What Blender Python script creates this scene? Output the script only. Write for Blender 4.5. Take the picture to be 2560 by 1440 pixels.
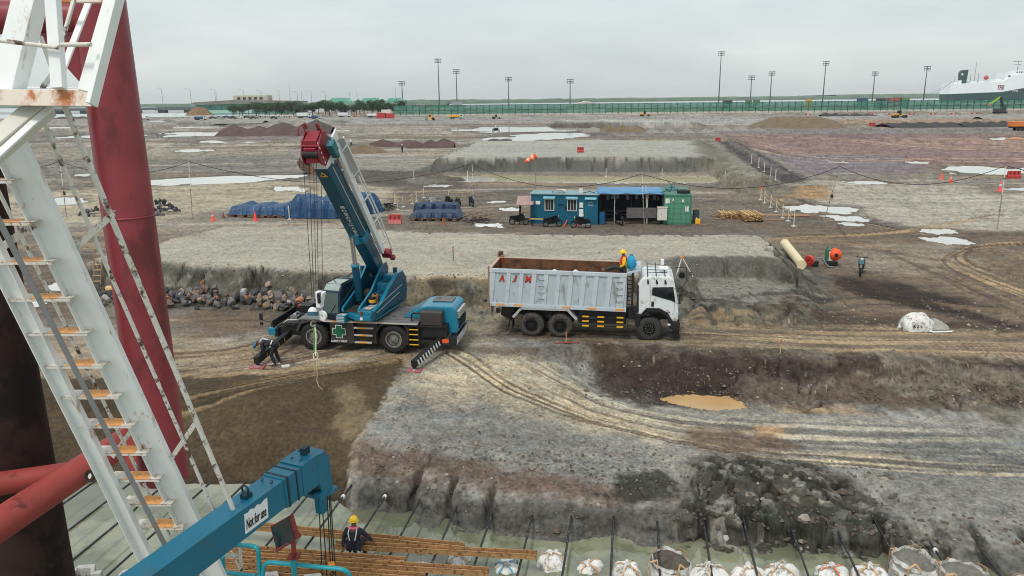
import bpy, bmesh, math, random
import numpy as np
from mathutils import Vector, Matrix, Euler
random.seed(7)
S = bpy.context.scene
for o in list(bpy.data.objects): bpy.data.objects.remove(o)
PI = math.pi
R = math.radians
# ------------------------------------------------------------------ camera
FP, CX, CY = 1850.0, 1280.0, 720.0            # focal length and centre in photo pixels (2560 wide)
CAMZ = 10.7
PITCH, ROLL = R(14.25), 0.0105
cd = Vector((0, math.cos(PITCH), -math.sin(PITCH)))
_r = Vector((1, 0, 0)); _u = Vector((0, math.sin(PITCH), math.cos(PITCH)))
cr = _r*math.cos(ROLL) - _u*math.sin(ROLL)
cu = _u*math.cos(ROLL) + _r*math.sin(ROLL)
CAM = Vector((0, 0, CAMZ))
cam = bpy.data.cameras.new('camera'); camo = bpy.data.objects.new('camera', cam)
S.collection.objects.link(camo)
camo.matrix_world = Matrix(((cr.x, cu.x, -cd.x, 0), (cr.y, cu.y, -cd.y, 0), (cr.z, cu.z, -cd.z, CAMZ), (0, 0, 0, 1)))
cam.sensor_width = 36; cam.lens = 36*FP/2560; cam.clip_start = .1; cam.clip_end = 30000
S.camera = camo
# ------------------------------------------------------------------ sky, sun, exposure
SUN_EL, SUN_AZ = R(58), R(205)                # azimuth clockwise from +Y: behind the camera, a little to the left
W = bpy.data.worlds.new('World'); S.world = W; W.use_nodes = True
nt = W.node_tree; nt.nodes.clear()
def N(t, ty, **kw):
    n = t.nodes.new(ty)
    for k, v in kw.items():
        if k in n.inputs.keys(): n.inputs[k].default_value = v
        else: setattr(n, k, v)
    return n
L = lambda t, a, b: t.links.new(a, b)
sky = N(nt, 'ShaderNodeTexSky', sky_type='NISHITA', sun_disc=False, sun_elevation=SUN_EL, sun_rotation=SUN_AZ, air_density=1.0, dust_density=4.0)
bgs = N(nt, 'ShaderNodeBackground', Strength=.035); L(nt, sky.outputs[0], bgs.inputs[0])
tc = N(nt, 'ShaderNodeTexCoord'); mp = N(nt, 'ShaderNodeMapping'); mp.inputs['Scale'].default_value = (1, 1, 4.5)
L(nt, tc.outputs['Generated'], mp.inputs[0])
nz = N(nt, 'ShaderNodeTexNoise', Scale=2.2, Detail=6.0, Roughness=.55); L(nt, mp.outputs[0], nz.inputs[0])
cr1 = N(nt, 'ShaderNodeValToRGB'); cr1.color_ramp.elements[0].position = .36; cr1.color_ramp.elements[1].position = .66
cr1.color_ramp.elements[0].color = (.51, .585, .595, 1); cr1.color_ramp.elements[1].color = (.68, .735, .73, 1)
L(nt, nz.outputs[0], cr1.inputs[0])
sx = N(nt, 'ShaderNodeSeparateXYZ'); L(nt, tc.outputs['Generated'], sx.inputs[0])
cr2 = N(nt, 'ShaderNodeValToRGB')
e = cr2.color_ramp.elements; e[0].position = 0; e[0].color = (1.13, 1.10, 1.07, 1); e[1].position = .14; e[1].color = (1.0, 1.0, 1.0, 1)
e2 = e.new(.7); e2.color = (1.15, 1.13, 1.12, 1)
L(nt, sx.outputs[2], cr2.inputs[0])
mm = N(nt, 'ShaderNodeMixRGB', blend_type='MULTIPLY'); mm.inputs[0].default_value = 1
L(nt, cr1.outputs[0], mm.inputs[1]); L(nt, cr2.outputs[0], mm.inputs[2])
bgc = N(nt, 'ShaderNodeBackground', Strength=.99); L(nt, mm.outputs[0], bgc.inputs[0])
ad = N(nt, 'ShaderNodeAddShader'); L(nt, bgs.outputs[0], ad.inputs[0]); L(nt, bgc.outputs[0], ad.inputs[1])
ow = N(nt, 'ShaderNodeOutputWorld'); L(nt, ad.outputs[0], ow.inputs[0])
sl = bpy.data.lights.new('sun', 'SUN'); sl.energy = 1.7; sl.angle = R(11); sl.color = (1, .965, .92)
so = bpy.data.objects.new('sun', sl); S.collection.objects.link(so)
sd = Vector((math.sin(SUN_AZ)*math.cos(SUN_EL), math.cos(SUN_AZ)*math.cos(SUN_EL), math.sin(SUN_EL)))
so.rotation_euler = sd.to_track_quat('Z', 'Y').to_euler(); so.location = (0, -20, 60)
S.view_settings.view_transform = 'Standard'; S.view_settings.look = 'None'; S.view_settings.exposure = 0; S.view_settings.gamma = 1
S.render.engine = 'CYCLES'
S.cycles.volume_bounces = 0; S.cycles.max_bounces = 6; S.cycles.use_denoising = True
S.cycles.volume_step_rate = 4; S.cycles.filter_width = 1.05

# ------------------------------------------------------------------ pixel -> world
def ray(px, py): return cd + cr*((px-CX)/FP) - cu*((py-CY)/FP)
def G(px, py, z=0.0):                          # the point of height z seen at that pixel
    d = ray(px, py); t = (z-CAMZ)/d.z
    return CAM + d*t
def AT(px, py, zc): return CAM + ray(px, py)*zc
def ZC(p): return (Vector(p)-CAM).dot(cd)

# ------------------------------------------------------------------ materials
MATS = {}
def srgb(r, g, b):
    f = lambda c: (c/255/12.92) if c <= 10 else ((c/255+.055)/1.055)**2.4
    return (f(r), f(g), f(b))
def mat(name, col, rough=.6, metal=0., var=.12, scale=3., dirt=None, dirt_amt=0., dirt_scale=1.5, bump=0., bscale=30., trans=0., coat=0., spec=.5, dirt_stretch=None):
    """painted / plain surface: base colour with soft variation, optional second colour in noise-shaped patches, optional bump"""
    if name in MATS: return MATS[name]
    m = bpy.data.materials.new(name); m.use_nodes = True; t = m.node_tree
    b = t.nodes['Principled BSDF']
    b.inputs['Roughness'].default_value = rough; b.inputs['Metallic'].default_value = metal
    b.inputs['Specular IOR Level'].default_value = spec
    if coat: b.inputs['Coat Weight'].default_value = coat
    if trans: b.inputs['Alpha'].default_value = 1-trans
    c = N(t, 'ShaderNodeTexCoord')
    n = N(t, 'ShaderNodeTexNoise', Scale=scale, Detail=5.0, Roughness=.6); L(t, c.outputs['Object'], n.inputs[0])
    rp = N(t, 'ShaderNodeMapRange'); rp.inputs[1].default_value = .3; rp.inputs[2].default_value = .7
    rp.inputs[3].default_value = 1-var; rp.inputs[4].default_value = 1+var; L(t, n.outputs[0], rp.inputs[0])
    hs = N(t, 'ShaderNodeMixRGB', blend_type='MULTIPLY'); hs.inputs[0].default_value = 1; hs.inputs[1].default_value = (*col, 1)
    L(t, rp.outputs[0], hs.inputs[2]); out = hs.outputs[0]
    if dirt:
        cc = c.outputs['Object']
        if dirt_stretch:
            mpp = N(t, 'ShaderNodeMapping'); mpp.inputs['Scale'].default_value = dirt_stretch; L(t, cc, mpp.inputs[0]); cc = mpp.outputs[0]
        n2 = N(t, 'ShaderNodeTexNoise', Scale=dirt_scale, Detail=8.0, Roughness=.68); L(t, cc, n2.inputs[0])
        r2 = N(t, 'ShaderNodeMapRange'); lo = .72-.45*dirt_amt
        r2.inputs[1].default_value = lo; r2.inputs[2].default_value = lo+.09; L(t, n2.outputs[0], r2.inputs[0])
        mx = N(t, 'ShaderNodeMixRGB'); L(t, r2.outputs[0], mx.inputs[0]); L(t, out, mx.inputs[1]); mx.inputs[2].default_value = (*dirt, 1)
        out = mx.outputs[0]
    L(t, out, b.inputs['Base Color'])
    if bump:
        n3 = N(t, 'ShaderNodeTexNoise', Scale=bscale, Detail=4.0); L(t, c.outputs['Object'], n3.inputs[0])
        bp = N(t, 'ShaderNodeBump', Strength=min(bump*10, 1), Distance=bump); L(t, n3.outputs[0], bp.inputs['Height']); L(t, bp.outputs[0], b.inputs['Normal'])
    MATS[name] = m; return m

# ------------------------------------------------------------------ tagging and mesh building
def tag(o, label=None, cat=None, group=None, kind=None):
    if label: o['label'] = label
    if cat: o['category'] = cat
    if group: o['group'] = group
    if kind: o['kind'] = kind
    return o
def empty(name, loc, rz=0, label=None, cat=None, group=None):
    o = bpy.data.objects.new(name, None); S.collection.objects.link(o)
    o.location = loc; o.rotation_euler = (0, 0, rz); o.empty_display_size = .2
    return tag(o, label, cat, group)
def copy_tree(o, parent=None):
    c = o.copy(); S.collection.objects.link(c)
    if parent: c.parent = parent
    for ch in o.children: copy_tree(ch, c)
    return c
def basis(d, up=Vector((0, 0, 1))):
    d = d.normalized()
    if abs(d.dot(up)) > .97: up = Vector((1, 0, 0)) if abs(d.x) < .9 else Vector((0, 1, 0))
    s = d.cross(up).normalized(); u = s.cross(d).normalized()
    return s, u
class MB:
    def __init__(s, M=None): s.v = []; s.f = []; s.mi = []; s.M = M; s.cur = 0; s.sm = []
    def add(s, vs, fs, smooth=False):
        k = len(s.v)
        s.v += [tuple(s.M @ Vector(p)) if s.M else tuple(p) for p in vs]
        s.f += [tuple(i+k for i in f) for f in fs]; s.mi += [s.cur]*len(fs); s.sm += [smooth]*len(fs); return s
    def box(s, c, d, rot=None, taper=1.0):
        c = Vector(c); hx, hy, hz = d[0]/2, d[1]/2, d[2]/2; t = taper
        P = [Vector(p) for p in [(-hx, -hy, -hz), (hx, -hy, -hz), (hx, hy, -hz), (-hx, hy, -hz), (-hx*t, -hy*t, hz), (hx*t, -hy*t, hz), (hx*t, hy*t, hz), (-hx*t, hy*t, hz)]]
        if rot is not None:
            m = rot if isinstance(rot, Matrix) else Euler(rot).to_matrix(); P = [m @ p for p in P]
        return s.add([c+p for p in P], [(0, 3, 2, 1), (4, 5, 6, 7), (0, 1, 5, 4), (1, 2, 6, 5), (2, 3, 7, 6), (3, 0, 4, 7)])
    def bx(s, x0, x1, y0, y1, z0, z1): return s.box(((x0+x1)/2, (y0+y1)/2, (z0+z1)/2), (abs(x1-x0), abs(y1-y0), abs(z1-z0)))
    def beam(s, a, b, w, h, up=Vector((0, 0, 1)), w2=None, h2=None):   # box section from a to b
        a = Vector(a); b = Vector(b); sd, u = basis(b-a, Vector(up)); w2 = w2 or w; h2 = h2 or h
        P = [a-sd*w/2-u*h/2, a+sd*w/2-u*h/2, a+sd*w/2+u*h/2, a-sd*w/2+u*h/2, b-sd*w2/2-u*h2/2, b+sd*w2/2-u*h2/2, b+sd*w2/2+u*h2/2, b-sd*w2/2+u*h2/2]
        return s.add(P, [(0, 1, 2, 3), (4, 7, 6, 5), (0, 4, 5, 1), (1, 5, 6, 2), (2, 6, 7, 3), (3, 7, 4, 0)])
    def cyl(s, a, b, r, r2=None, n=16, caps=True):
        a = Vector(a); b = Vector(b); r2 = r if r2 is None else r2; sd, u = basis(b-a)
        P = []
        for k in range(n):
            t = 2*PI*k/n; q = sd*math.cos(t)+u*math.sin(t); P.append(a+q*r); P.append(b+q*r2)
        F = [(2*k, 2*k+1, (2*k+3) % (2*n), (2*k+2) % (2*n)) for k in range(n)]
        s.add(P, F, True)
        if caps:
            if r > 0: s.add([P[2*k] for k in range(n)], [tuple(range(n))])
            if r2 > 0: s.add([P[2*k+1] for k in range(n)], [tuple(range(n))[::-1]])
        return s
    def tube(s, pts, r, n=8, closed=False):
        pts = [Vector(p) for p in pts]; m = len(pts); P = []; prev = None
        rs = r if isinstance(r, (list, tuple)) else [r]*m
        for i, p in enumerate(pts):
            if closed: d = pts[(i+1) % m]-pts[i-1]
            else: d = (pts[min(i+1, m-1)]-pts[max(i-1, 0)])
            sd, u = basis(d)
            if prev is not None:
                sd = (prev - d.normalized()*prev.dot(d.normalized())).normalized(); u = sd.cross(d.normalized())*-1
                u = d.normalized().cross(sd)*-1
            prev = sd
            for k in range(n):
                t = 2*PI*k/n; P.append(p+(sd*math.cos(t)+u*math.sin(t))*rs[i])
        F = []
        for i in range(m if closed else m-1):
            j = (i+1) % m
            for k in range(n): F.append((i*n+k, i*n+(k+1) % n, j*n+(k+1) % n, j*n+k))
        s.add(P, F, True)
        if not closed: s.add(P[:n], [tuple(range(n))[::-1]]); s.add(P[-n:], [tuple(range(n))])
        return s
    def prism(s, pts, y0, y1, ax='y'):            # polygon in XZ (or XY / YZ) extruded along the remaining axis
        n = len(pts)
        f = {'y': lambda p, q: (p[0], q, p[1]), 'z': lambda p, q: (p[0], p[1], q), 'x': lambda p, q: (q, p[0], p[1])}[ax]
        P = [f(p, y0) for p in pts]+[f(p, y1) for p in pts]
        return s.add(P, [tuple(range(n)), tuple(range(2*n-1, n-1, -1))]+[(i, i+n, (i+1) % n+n, (i+1) % n) for i in range(n)])
    def ell(s, c, r, nu=12, nv=8, rot=None):
        c = Vector(c); r = Vector(r) if not isinstance(r, (int, float)) else Vector((r, r, r)); P = []
        for j in range(nv+1):
            ph = PI*j/nv
            for i in range(nu):
                t = 2*PI*i/nu; p = Vector((r.x*math.sin(ph)*math.cos(t), r.y*math.sin(ph)*math.sin(t), r.z*math.cos(ph)))
                if rot is not None: p = (rot if isinstance(rot, Matrix) else Euler(rot).to_matrix()) @ p
                P.append(c+p)
        F = [(j*nu+i, (j+1)*nu+i, (j+1)*nu+(i+1) % nu, j*nu+(i+1) % nu) for j in range(nv) for i in range(nu)]
        return s.add(P, F, True)
    def ring(s, c, ax, r0, r1, w, n=28):          # flat washer / tyre-like annulus of width w along ax
        c = Vector(c); ax = Vector(ax).normalized(); sd, u = basis(ax); P = []
        for k in range(n):
            t = 2*PI*k/n; q = sd*math.cos(t)+u*math.sin(t)
            P += [c+q*r0-ax*w/2, c+q*r1-ax*w/2, c+q*r1+ax*w/2, c+q*r0+ax*w/2]
        F = []
        for k in range(n):
            a, b = 4*k, 4*((k+1) % n)
            for j in range(4): F.append((a+j, b+j, b+(j+1) % 4, a+(j+1) % 4))
        return s.add(P, F)
    def build(s, name, m, parent=None, bevel=0, smooth=None, local=True):
        me = bpy.data.meshes.new(name); me.from_pydata([tuple(p) for p in s.v], [], s.f)
        ms = m if isinstance(m, (list, tuple)) else [m]
        for q in ms: me.materials.append(q)
        me.polygons.foreach_set('material_index', s.mi)
        me.polygons.foreach_set('use_smooth', s.sm if smooth is None else [smooth]*len(s.f))
        bm = bmesh.new(); bm.from_mesh(me); bmesh.ops.recalc_face_normals(bm, faces=bm.faces); bm.to_mesh(me); bm.free()
        o = bpy.data.objects.new(name, me); S.collection.objects.link(o)
        if parent: o.parent = parent
        if bevel:
            b = o.modifiers.new('bevel', 'BEVEL'); b.width = bevel; b.segments = 2; b.limit_method = 'ANGLE'; b.angle_limit = R(40)
        return o

# ------------------------------------------------------------------ numpy noise
def _h(i, j, s):
    n = (i.astype(np.int64)*374761393 + j.astype(np.int64)*668265263 + s*982451653) & 0xffffffff
    n = ((n ^ (n >> 13))*1274126177) & 0xffffffff
    n = (n ^ (n >> 16)) & 0xffffffff
    return n.astype(np.float32)/4294967295.0
def vn(x, y, s=0):
    i = np.floor(x); j = np.floor(y); fx = (x-i).astype(np.float32); fy = (y-j).astype(np.float32)
    fx = fx*fx*(3-2*fx); fy = fy*fy*(3-2*fy)
    a = _h(i, j, s); b = _h(i+1, j, s); c = _h(i, j+1, s); d = _h(i+1, j+1, s)
    return (a*(1-fx)+b*fx)*(1-fy)+(c*(1-fx)+d*fx)*fy
def fbm(x, y, o=4, s=0, g=.5):
    t = 0; a = 1; w = 0
    for k in range(o):
        t = t+a*vn(x, y, s+k*17); w += a; a *= g; x = x*2.03+11.3; y = y*2.03-7.1
    return t/w
def sst(x, a=0., b=1.):
    t = np.clip((x-a)/(b-a), 0, 1); return t*t*(3-2*t)
def sdf(X, Y, P):                                # signed distance to a polygon, negative inside
    d = np.full(X.shape, 1e18); ins = np.zeros(X.shape, bool); n = len(P)
    for i in range(n):
        ax, ay = P[i]; bx, by = P[(i+1) % n]; ex, ey = bx-ax, by-ay
        wx, wy = X-ax, Y-ay; t = np.clip((wx*ex+wy*ey)/(ex*ex+ey*ey+1e-9), 0, 1)
        d = np.minimum(d, (wx-ex*t)**2+(wy-ey*t)**2)
        c = ((ay > Y) != (by > Y)) & (X < (bx-ax)*(Y-ay)/(by-ay+1e-12)+ax)
        ins ^= c
    d = np.sqrt(d); return np.where(ins, -d, d)
def pline(X, Y, P):                              # distance to a polyline (signed by side) and length along it
    D = np.full(X.shape, 1e9); T = np.zeros(X.shape); acc = 0
    for i in range(len(P)-1):
        ax, ay = P[i]; bx, by = P[i+1]; ex, ey = bx-ax, by-ay; l = math.hypot(ex, ey)+1e-9
        wx, wy = X-ax, Y-ay; t = np.clip((wx*ex+wy*ey)/(l*l), 0, 1)
        dd = np.hypot(wx-ex*t, wy-ey*t); sg = np.sign(ex*wy-ey*wx)
        m = dd < np.abs(D); D = np.where(m, dd*sg, D); T = np.where(m, acc+t*l, T); acc += l
    return D, T
def smooth_line(P, n=8):
    P = [np.array(p, float) for p in P]; out = []
    for i in range(len(P)-1):
        p0, p1, p2, p3 = P[max(i-1, 0)], P[i], P[i+1], P[min(i+2, len(P)-1)]
        for k in range(n):
            t = k/n; out.append(.5*((2*p1)+(-p0+p2)*t+(2*p0-5*p1+4*p2-p3)*t*t+(-p0+3*p1-3*p2+p3)*t**3))
    out.append(P[-1]); return [tuple(q) for q in out]
def gp(pts, z=0.): return [tuple(G(p[0], p[1], z))[:2] for p in pts]
# ================================================================== TERRAIN
WATER_Z = -1.7
def az(px, py, z): 
    p = G(px, py, z); return math.atan2(p.x, p.y), math.hypot(p.x, p.y)
# break lines of the near ground: (px, py, z)
BL = [
 [(-900,1020,0),(100,985,0),(400,985,0),(640,975,0),(850,955,0),(1020,935,0),(1060,925,0),(1150,882,0),(1290,868,0),(1450,870,0),(1600,884,0),(1900,893,0),(2200,903,0),(2560,915,0),(3400,940,0)],
 [(-900,1110,-.7),(100,1080,-.7),(640,1085,-.7),(860,1075,-.6),(1010,1000,-.1),(1100,960,-.15),(1300,925,-.3),(1420,925,-.6),(1480,945,-.95),(1560,965,-1.05),(1700,985,-1.15),(2000,988,-1.15),(2300,1000,-1.15),(2560,1030,-1.2),(3400,1100,-1.2)],
 [(-900,1170,-1.2),(100,1150,-1.25),(640,1155,-1.25),(830,1150,-1.15),(905,1100,-.5),(1000,1090,-.5),(1300,1100,-.75),(1700,1120,-1.05),(2100,1140,-1.15),(2560,1160,-1.2),(3400,1200,-1.2)],
 [(-900,1220,-1.6),(100,1190,-1.6),(640,1200,-1.6),(830,1215,-1.6),(885,1190,-1.0),(980,1190,-.92),(1240,1235,-.95),(1500,1262,-.95),(1700,1270,-.98),(1900,1290,-1.0),(2200,1315,-1.05),(2560,1340,-1.1),(3400,1400,-1.2)],
 [(-900,1245,-1.7),(100,1212,-1.7),(640,1218,-1.7),(850,1262,-1.7),(900,1290,-1.7),(1000,1300,-1.7),(1130,1325,-1.7),(1300,1336,-1.7),(1420,1343,-1.7),(1650,1365,-1.7),(1800,1375,-1.7),(2000,1387,-1.7),(2200,1400,-1.7),(2350,1420,-1.65),(2560,1500,-1.6),(3400,1560,-1.6)],
]
def polar_grid():
    na, nr = 1760, 900
    A = np.linspace(R(-56), R(56), na)
    y = np.linspace(740*10.7/12, 740*10.7/1000, nr)     # even steps as the camera height sees them
    Rr = 740*10.7/y
    a, r = np.meshgrid(A, Rr); return a, r, na, nr
a_, r_, NA, NR = polar_grid()
X = (np.sin(a_)*r_); Y = (np.cos(a_)*r_)
warp = (fbm(X*.8, Y*.8, 4, 5)-.5); warp2 = (fbm(X*.25, Y*.25, 3, 9)-.5)
# near profile
aw = a_
Rk = []; Zk = []
for k, line in enumerate(BL):
    pts = [az(*p)+(p[2],) for p in line]; pa = [p[0] for p in pts]
    rk = np.interp(aw, pa, [p[1] for p in pts]); zk = np.interp(aw, pa, [p[2] for p in pts])
    amp = [.9, .8, .8, .7, .8][k]
    Rk.append(rk+warp*amp+warp2*.8); Zk.append(zk)
right = sst(X, -6.2, -4.2)
# scalloped bank between the tie rods
ROD_DIR = Vector((math.sin(R(9.4)), math.cos(R(9.4)), 0)); ROD_SIDE = Vector((ROD_DIR.y, -ROD_DIR.x, 0))
rs0 = Vector(G(1526, 1440, -1.2)).dot(ROD_SIDE); RODSP = 1.25
rod_u = (X*ROD_SIDE.x+Y*ROD_SIDE.y-rs0)/RODSP
rod_w = (fbm(X*2.5, Y*2.5, 3, 311)-.5)*.22
notch = np.exp(-((rod_u-np.round(rod_u)+rod_w*.6)*RODSP/.11)**2)
nstr = sst(_h(np.round(rod_u), np.round(rod_u)*0, 3), .25, .8)
# vertical edge shaping: interpolate z over break lines
Zn = np.zeros_like(X)
prof = [(Rk[0], Zk[0])]+[(Rk[i], Zk[i]) for i in range(1, 5)]
r5 = Rk[4]-1.6
Zn = np.where(r_ >= Rk[0], 0, Zn)
def seg(z, rA, zA, rB, zB, p):                     # rA far, rB near
    t = np.clip((rA-r_)/np.maximum(rA-rB, .05), 0, 1)
    t = t**p if np.isscalar(p) else t**p
    return np.where((r_ < rA), zA+(zB-zA)*t, z)
steep = np.where(X > 1.5, .72, 1.0)
Zn = seg(Zn, Rk[0], Zk[0], Rk[1], Zk[1], steep)
Zn = seg(Zn, Rk[1], Zk[1], Rk[2], Zk[2], 1.0)
Zn = seg(Zn, Rk[2], Zk[2], Rk[3], Zk[3], 1.0)
tb = np.clip((Rk[3]-r_)/np.maximum(Rk[3]-Rk[4], .05), 0, 1); blk_ = (fbm(X*.9+3, Y*.6, 3, 301)-.5)*.5
tb2 = sst(tb, .42+blk_, .78+blk_)*.8+.2*tb; tb = np.where(X > -5, tb2, tb)
Zn = np.where(r_ < Rk[3], Zk[3]+(Zk[4]-Zk[3])*tb, Zn)
Zn = seg(Zn, Rk[4], Zk[4], r5, -2.5, 1.0)
Z = Zn.copy()
# notches where the rods enter the bank
bandn = sst(r_, Rk[4]-.2, Rk[4]+.3)*sst(-r_, -(Rk[3]+.9), -(Rk[3]+.2))*right
Z -= bandn*notch*nstr*.38
Z += bandn*((fbm(X*1.6, Y*1.6, 4, 321)-.5)*.24)
COL = np.zeros(X.shape+(3,), np.float32)
c3 = lambda *c: np.array(srgb(*c), np.float32)
n1 = fbm(X*.05, Y*.22, 5, 21); n2 = fbm(X*.45, Y*1.1, 5, 31); n3 = fbm(X*3, Y*3.5, 4, 41); n4 = vn(X*14, Y*14, 51); n5 = fbm(X*.012, Y*.07, 4, 61)
def mixc(c, m): 
    global COL
    m = m[..., None].astype(np.float32); COL = COL*(1-m)+c*m
COL[:] = c3(136, 128, 116)
mixc(c3(168, 161, 148), sst(n1, .42, .62)*.9)
mixc(c3(112, 103, 94), sst(n5, .52, .64)*.75)
mixc(c3(158, 134, 102), sst(fbm(X*.06, Y*.3, 4, 71), .58, .7)*.6)
rough_amp = np.full(X.shape, .006) + .004*sst(-r_, -60, -20)
def region(pts, col, soft=1.0, amt=1.0, z=0., wob=1.0, lo=None, hi=None, poly=None, freq=None):
    P = poly or gp(pts, z); xs = [p[0] for p in P]; ys = [p[1] for p in P]
    pad = soft*2+wob*2+1
    box = (X > min(xs)-pad) & (X < max(xs)+pad) & (Y > min(ys)-pad) & (Y < max(ys)+pad)
    m = np.zeros(X.shape, np.float32)
    if not box.any(): return m
    xb, yb = X[box], Y[box]; fr = freq or (1.2/max(wob, .2))
    d = sdf(xb, yb, P)+(fbm(xb*fr, yb*fr, 4, 77)-.5)*2*wob
    mm = 1-sst(d, -soft, soft)
    m[box] = mm
    if col is not None: mixc(c3(*col), m*amt)
    return m
def mound(pts, h, w, z=0., gul=0., col=None, facecol=None, wob=.3, prof=1.0):
    """flat-topped fill: polygon of the crest, height h, side slopes w metres wide"""
    global Z
    P = gp(pts, z+h); xs = [p[0] for p in P]; ys = [p[1] for p in P]; pad = w*2+3
    box = (X > min(xs)-pad) & (X < max(xs)+pad) & (Y > min(ys)-pad) & (Y < max(ys)+pad)
    xb, yb = X[box], Y[box]
    d = sdf(xb, yb, P)+(fbm(xb*.5, yb*.5, 4, 13)-.5)*2*wob
    if gul:
        g = 1-np.abs(fbm(xb*gul, yb*.3, 3, 19)*2-1)*14; d = d+np.clip(g, 0, 1)*w*.35*(d > -w*.4)
        g2 = fbm(xb*gul*2, yb*gul*1.0, 2, 23)-.5; d = d+g2*w*.22*(d > 0)
    t = 1-sst(np.clip(d/w, 0, 1)**prof)
    t = np.clip(t, 0, 1)
    Z[box] = Z[box]*(1-t)+(z+h)*t
    Mtop = np.zeros(X.shape, np.float32); Mtop[box] = 1-sst(d, -.1*w, .25*w)
    Mface = np.zeros(X.shape, np.float32); Mface[box] = sst(d, 0, .2*w)*(1-sst(d, w*1.0, w*1.6))
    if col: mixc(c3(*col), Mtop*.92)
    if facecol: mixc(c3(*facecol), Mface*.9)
    return Mtop, Mface
def ruts(pts, width, ca, cb, amt=.8, freq=5., z=0., amp=.02, long=.12, seed=0, edge=.3):
    """bundle of wheel ruts running along a line"""
    global Z
    P = smooth_line(gp(pts, z), 8); xs = [p[0] for p in P]; ys = [p[1] for p in P]; pad = width+1
    box = (X > min(xs)-pad) & (X < max(xs)+pad) & (Y > min(ys)-pad) & (Y < max(ys)+pad)
    D, T = pline(X[box], Y[box], P)
    D = D+(fbm(X[box]*.15, Y[box]*.15, 2, 3+seed)-.5)*1.0
    nn = fbm(D*freq, T*long, 4, 200+seed, .6); nw = fbm(D*1.2, T*.08, 3, 300+seed)
    m = (1-sst(np.abs(D), width*(.5-edge/2), width*.5))*amt*sst(nw, .25, .55)
    M = np.zeros(X.shape, np.float32)
    M[box] = m*sst(nn, .45, .62); mixc(c3(*ca), M)
    M2 = np.zeros(X.shape, np.float32); M2[box] = m*sst(1-nn, .5, .66); mixc(c3(*cb), M2)
    Z[box] += (nn-.5)*2*amp*m/amt
# ---- far field stripes
for k, (p, col, am) in enumerate([
    ([(-600,300),(3200,282),(3200,300),(-600,318)], (152,150,146), .7),
    ([(-200,330),(760,325),(760,350),(-200,352)], (128,122,116), .8),
    ([(-200,372),(300,370),(750,372),(750,395),(340,400),(-200,405)], (150,142,126), .8),
    ([(-300,395),(330,400),(560,392),(760,385),(760,430),(520,428),(350,436),(-300,440)], (124,120,112), .85),
    ([(360,462),(760,452),(1000,470),(1040,520),(560,520),(380,560),(-200,560),(-200,500)], (172,162,138), .85),
    ([(700,380),(1050,395),(1100,430),(880,430),(740,400)], (142,138,128), .8),
    ([(880,425),(1090,428),(1150,470),(1000,475),(880,455)], (96,88,78), .85),
    ([(800,315),(1320,318),(1290,335),(820,330)], (160,152,142), .6),
    ([(1300,318),(1900,322),(3200,318),(3200,338),(1820,336),(1250,345)], (128,118,116), .85),
    ([(1450,300),(1900,296),(1880,312),(1420,316)], (160,160,154), .7),
    ([(1810,338),(3400,332),(3400,412),(2560,416),(2350,412),(2250,432),(2000,436),(1905,395)], (140,112,108), .9),
    ([(1905,385),(2250,392),(2300,425),(2120,436),(1980,434)], (128,120,128), .8),
    ([(2150,345),(3400,350),(3400,372),(2400,378)], (166,136,116), .55),
    ([(2080,300),(3200,292),(3200,306),(2100,310)], (160,128,94), .8),
    ([(1780,345),(1830,345),(1990,430),(1960,455),(1850,450),(1800,390)], (140,134,118), .9),
    ([(980,470),(1350,480),(2000,490),(2200,560),(1960,590),(1300,590),(880,570),(960,520)], (112,102,90), .85),
    ([(1340,460),(2100,470),(2200,500),(2050,520),(1700,490),(1340,480)], (134,120,102), .8),
    ([(2080,455),(2500,470),(3300,500),(3400,560),(2400,585),(2250,560),(2050,510)], (170,164,150), .9),
    ([(1980,465),(2060,470),(2080,500),(1985,492)], (178,140,92), .8),
    ([(1900,560),(2300,570),(3400,600),(3400,900),(1700,900),(1700,760),(1990,740),(2060,690),(1990,640)], (120,103,84), .9),
    ([(2150,610),(2400,605),(2430,660),(2300,690),(2130,670)], (146,136,120), .8),
    ([(2080,690),(2200,700),(2500,770),(2400,790),(2150,740)], (74,60,49), .85),
    ([(2190,715),(2350,730),(2330,745),(2230,735)], (62,50,42), .8),
    ([(1950,760),(2250,780),(2560,810),(2560,830),(1900,820)], (98,80,66), .7),
    ([(1700,775),(1960,775),(2250,800),(2200,812),(1700,800)], (176,146,100), .7),
    ([(430,775),(800,760),(760,800),(600,850),(430,830)], (118,98,80), .85),
    ([(-400,640),(250,640),(230,800),(-400,820)], (116,100,84), .9),
    ([(990,740),(1240,745),(1260,775),(1130,785),(1000,770)], (190,156,100), .9),
    ([(-400,840),(470,840),(700,855),(640,960),(400,975),(-400,990)], (150,128,96), .6),
    ]): region(p, col, soft=1.2, amt=am, wob=1.6 if p[0][1] > 440 else 5.0)
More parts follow.
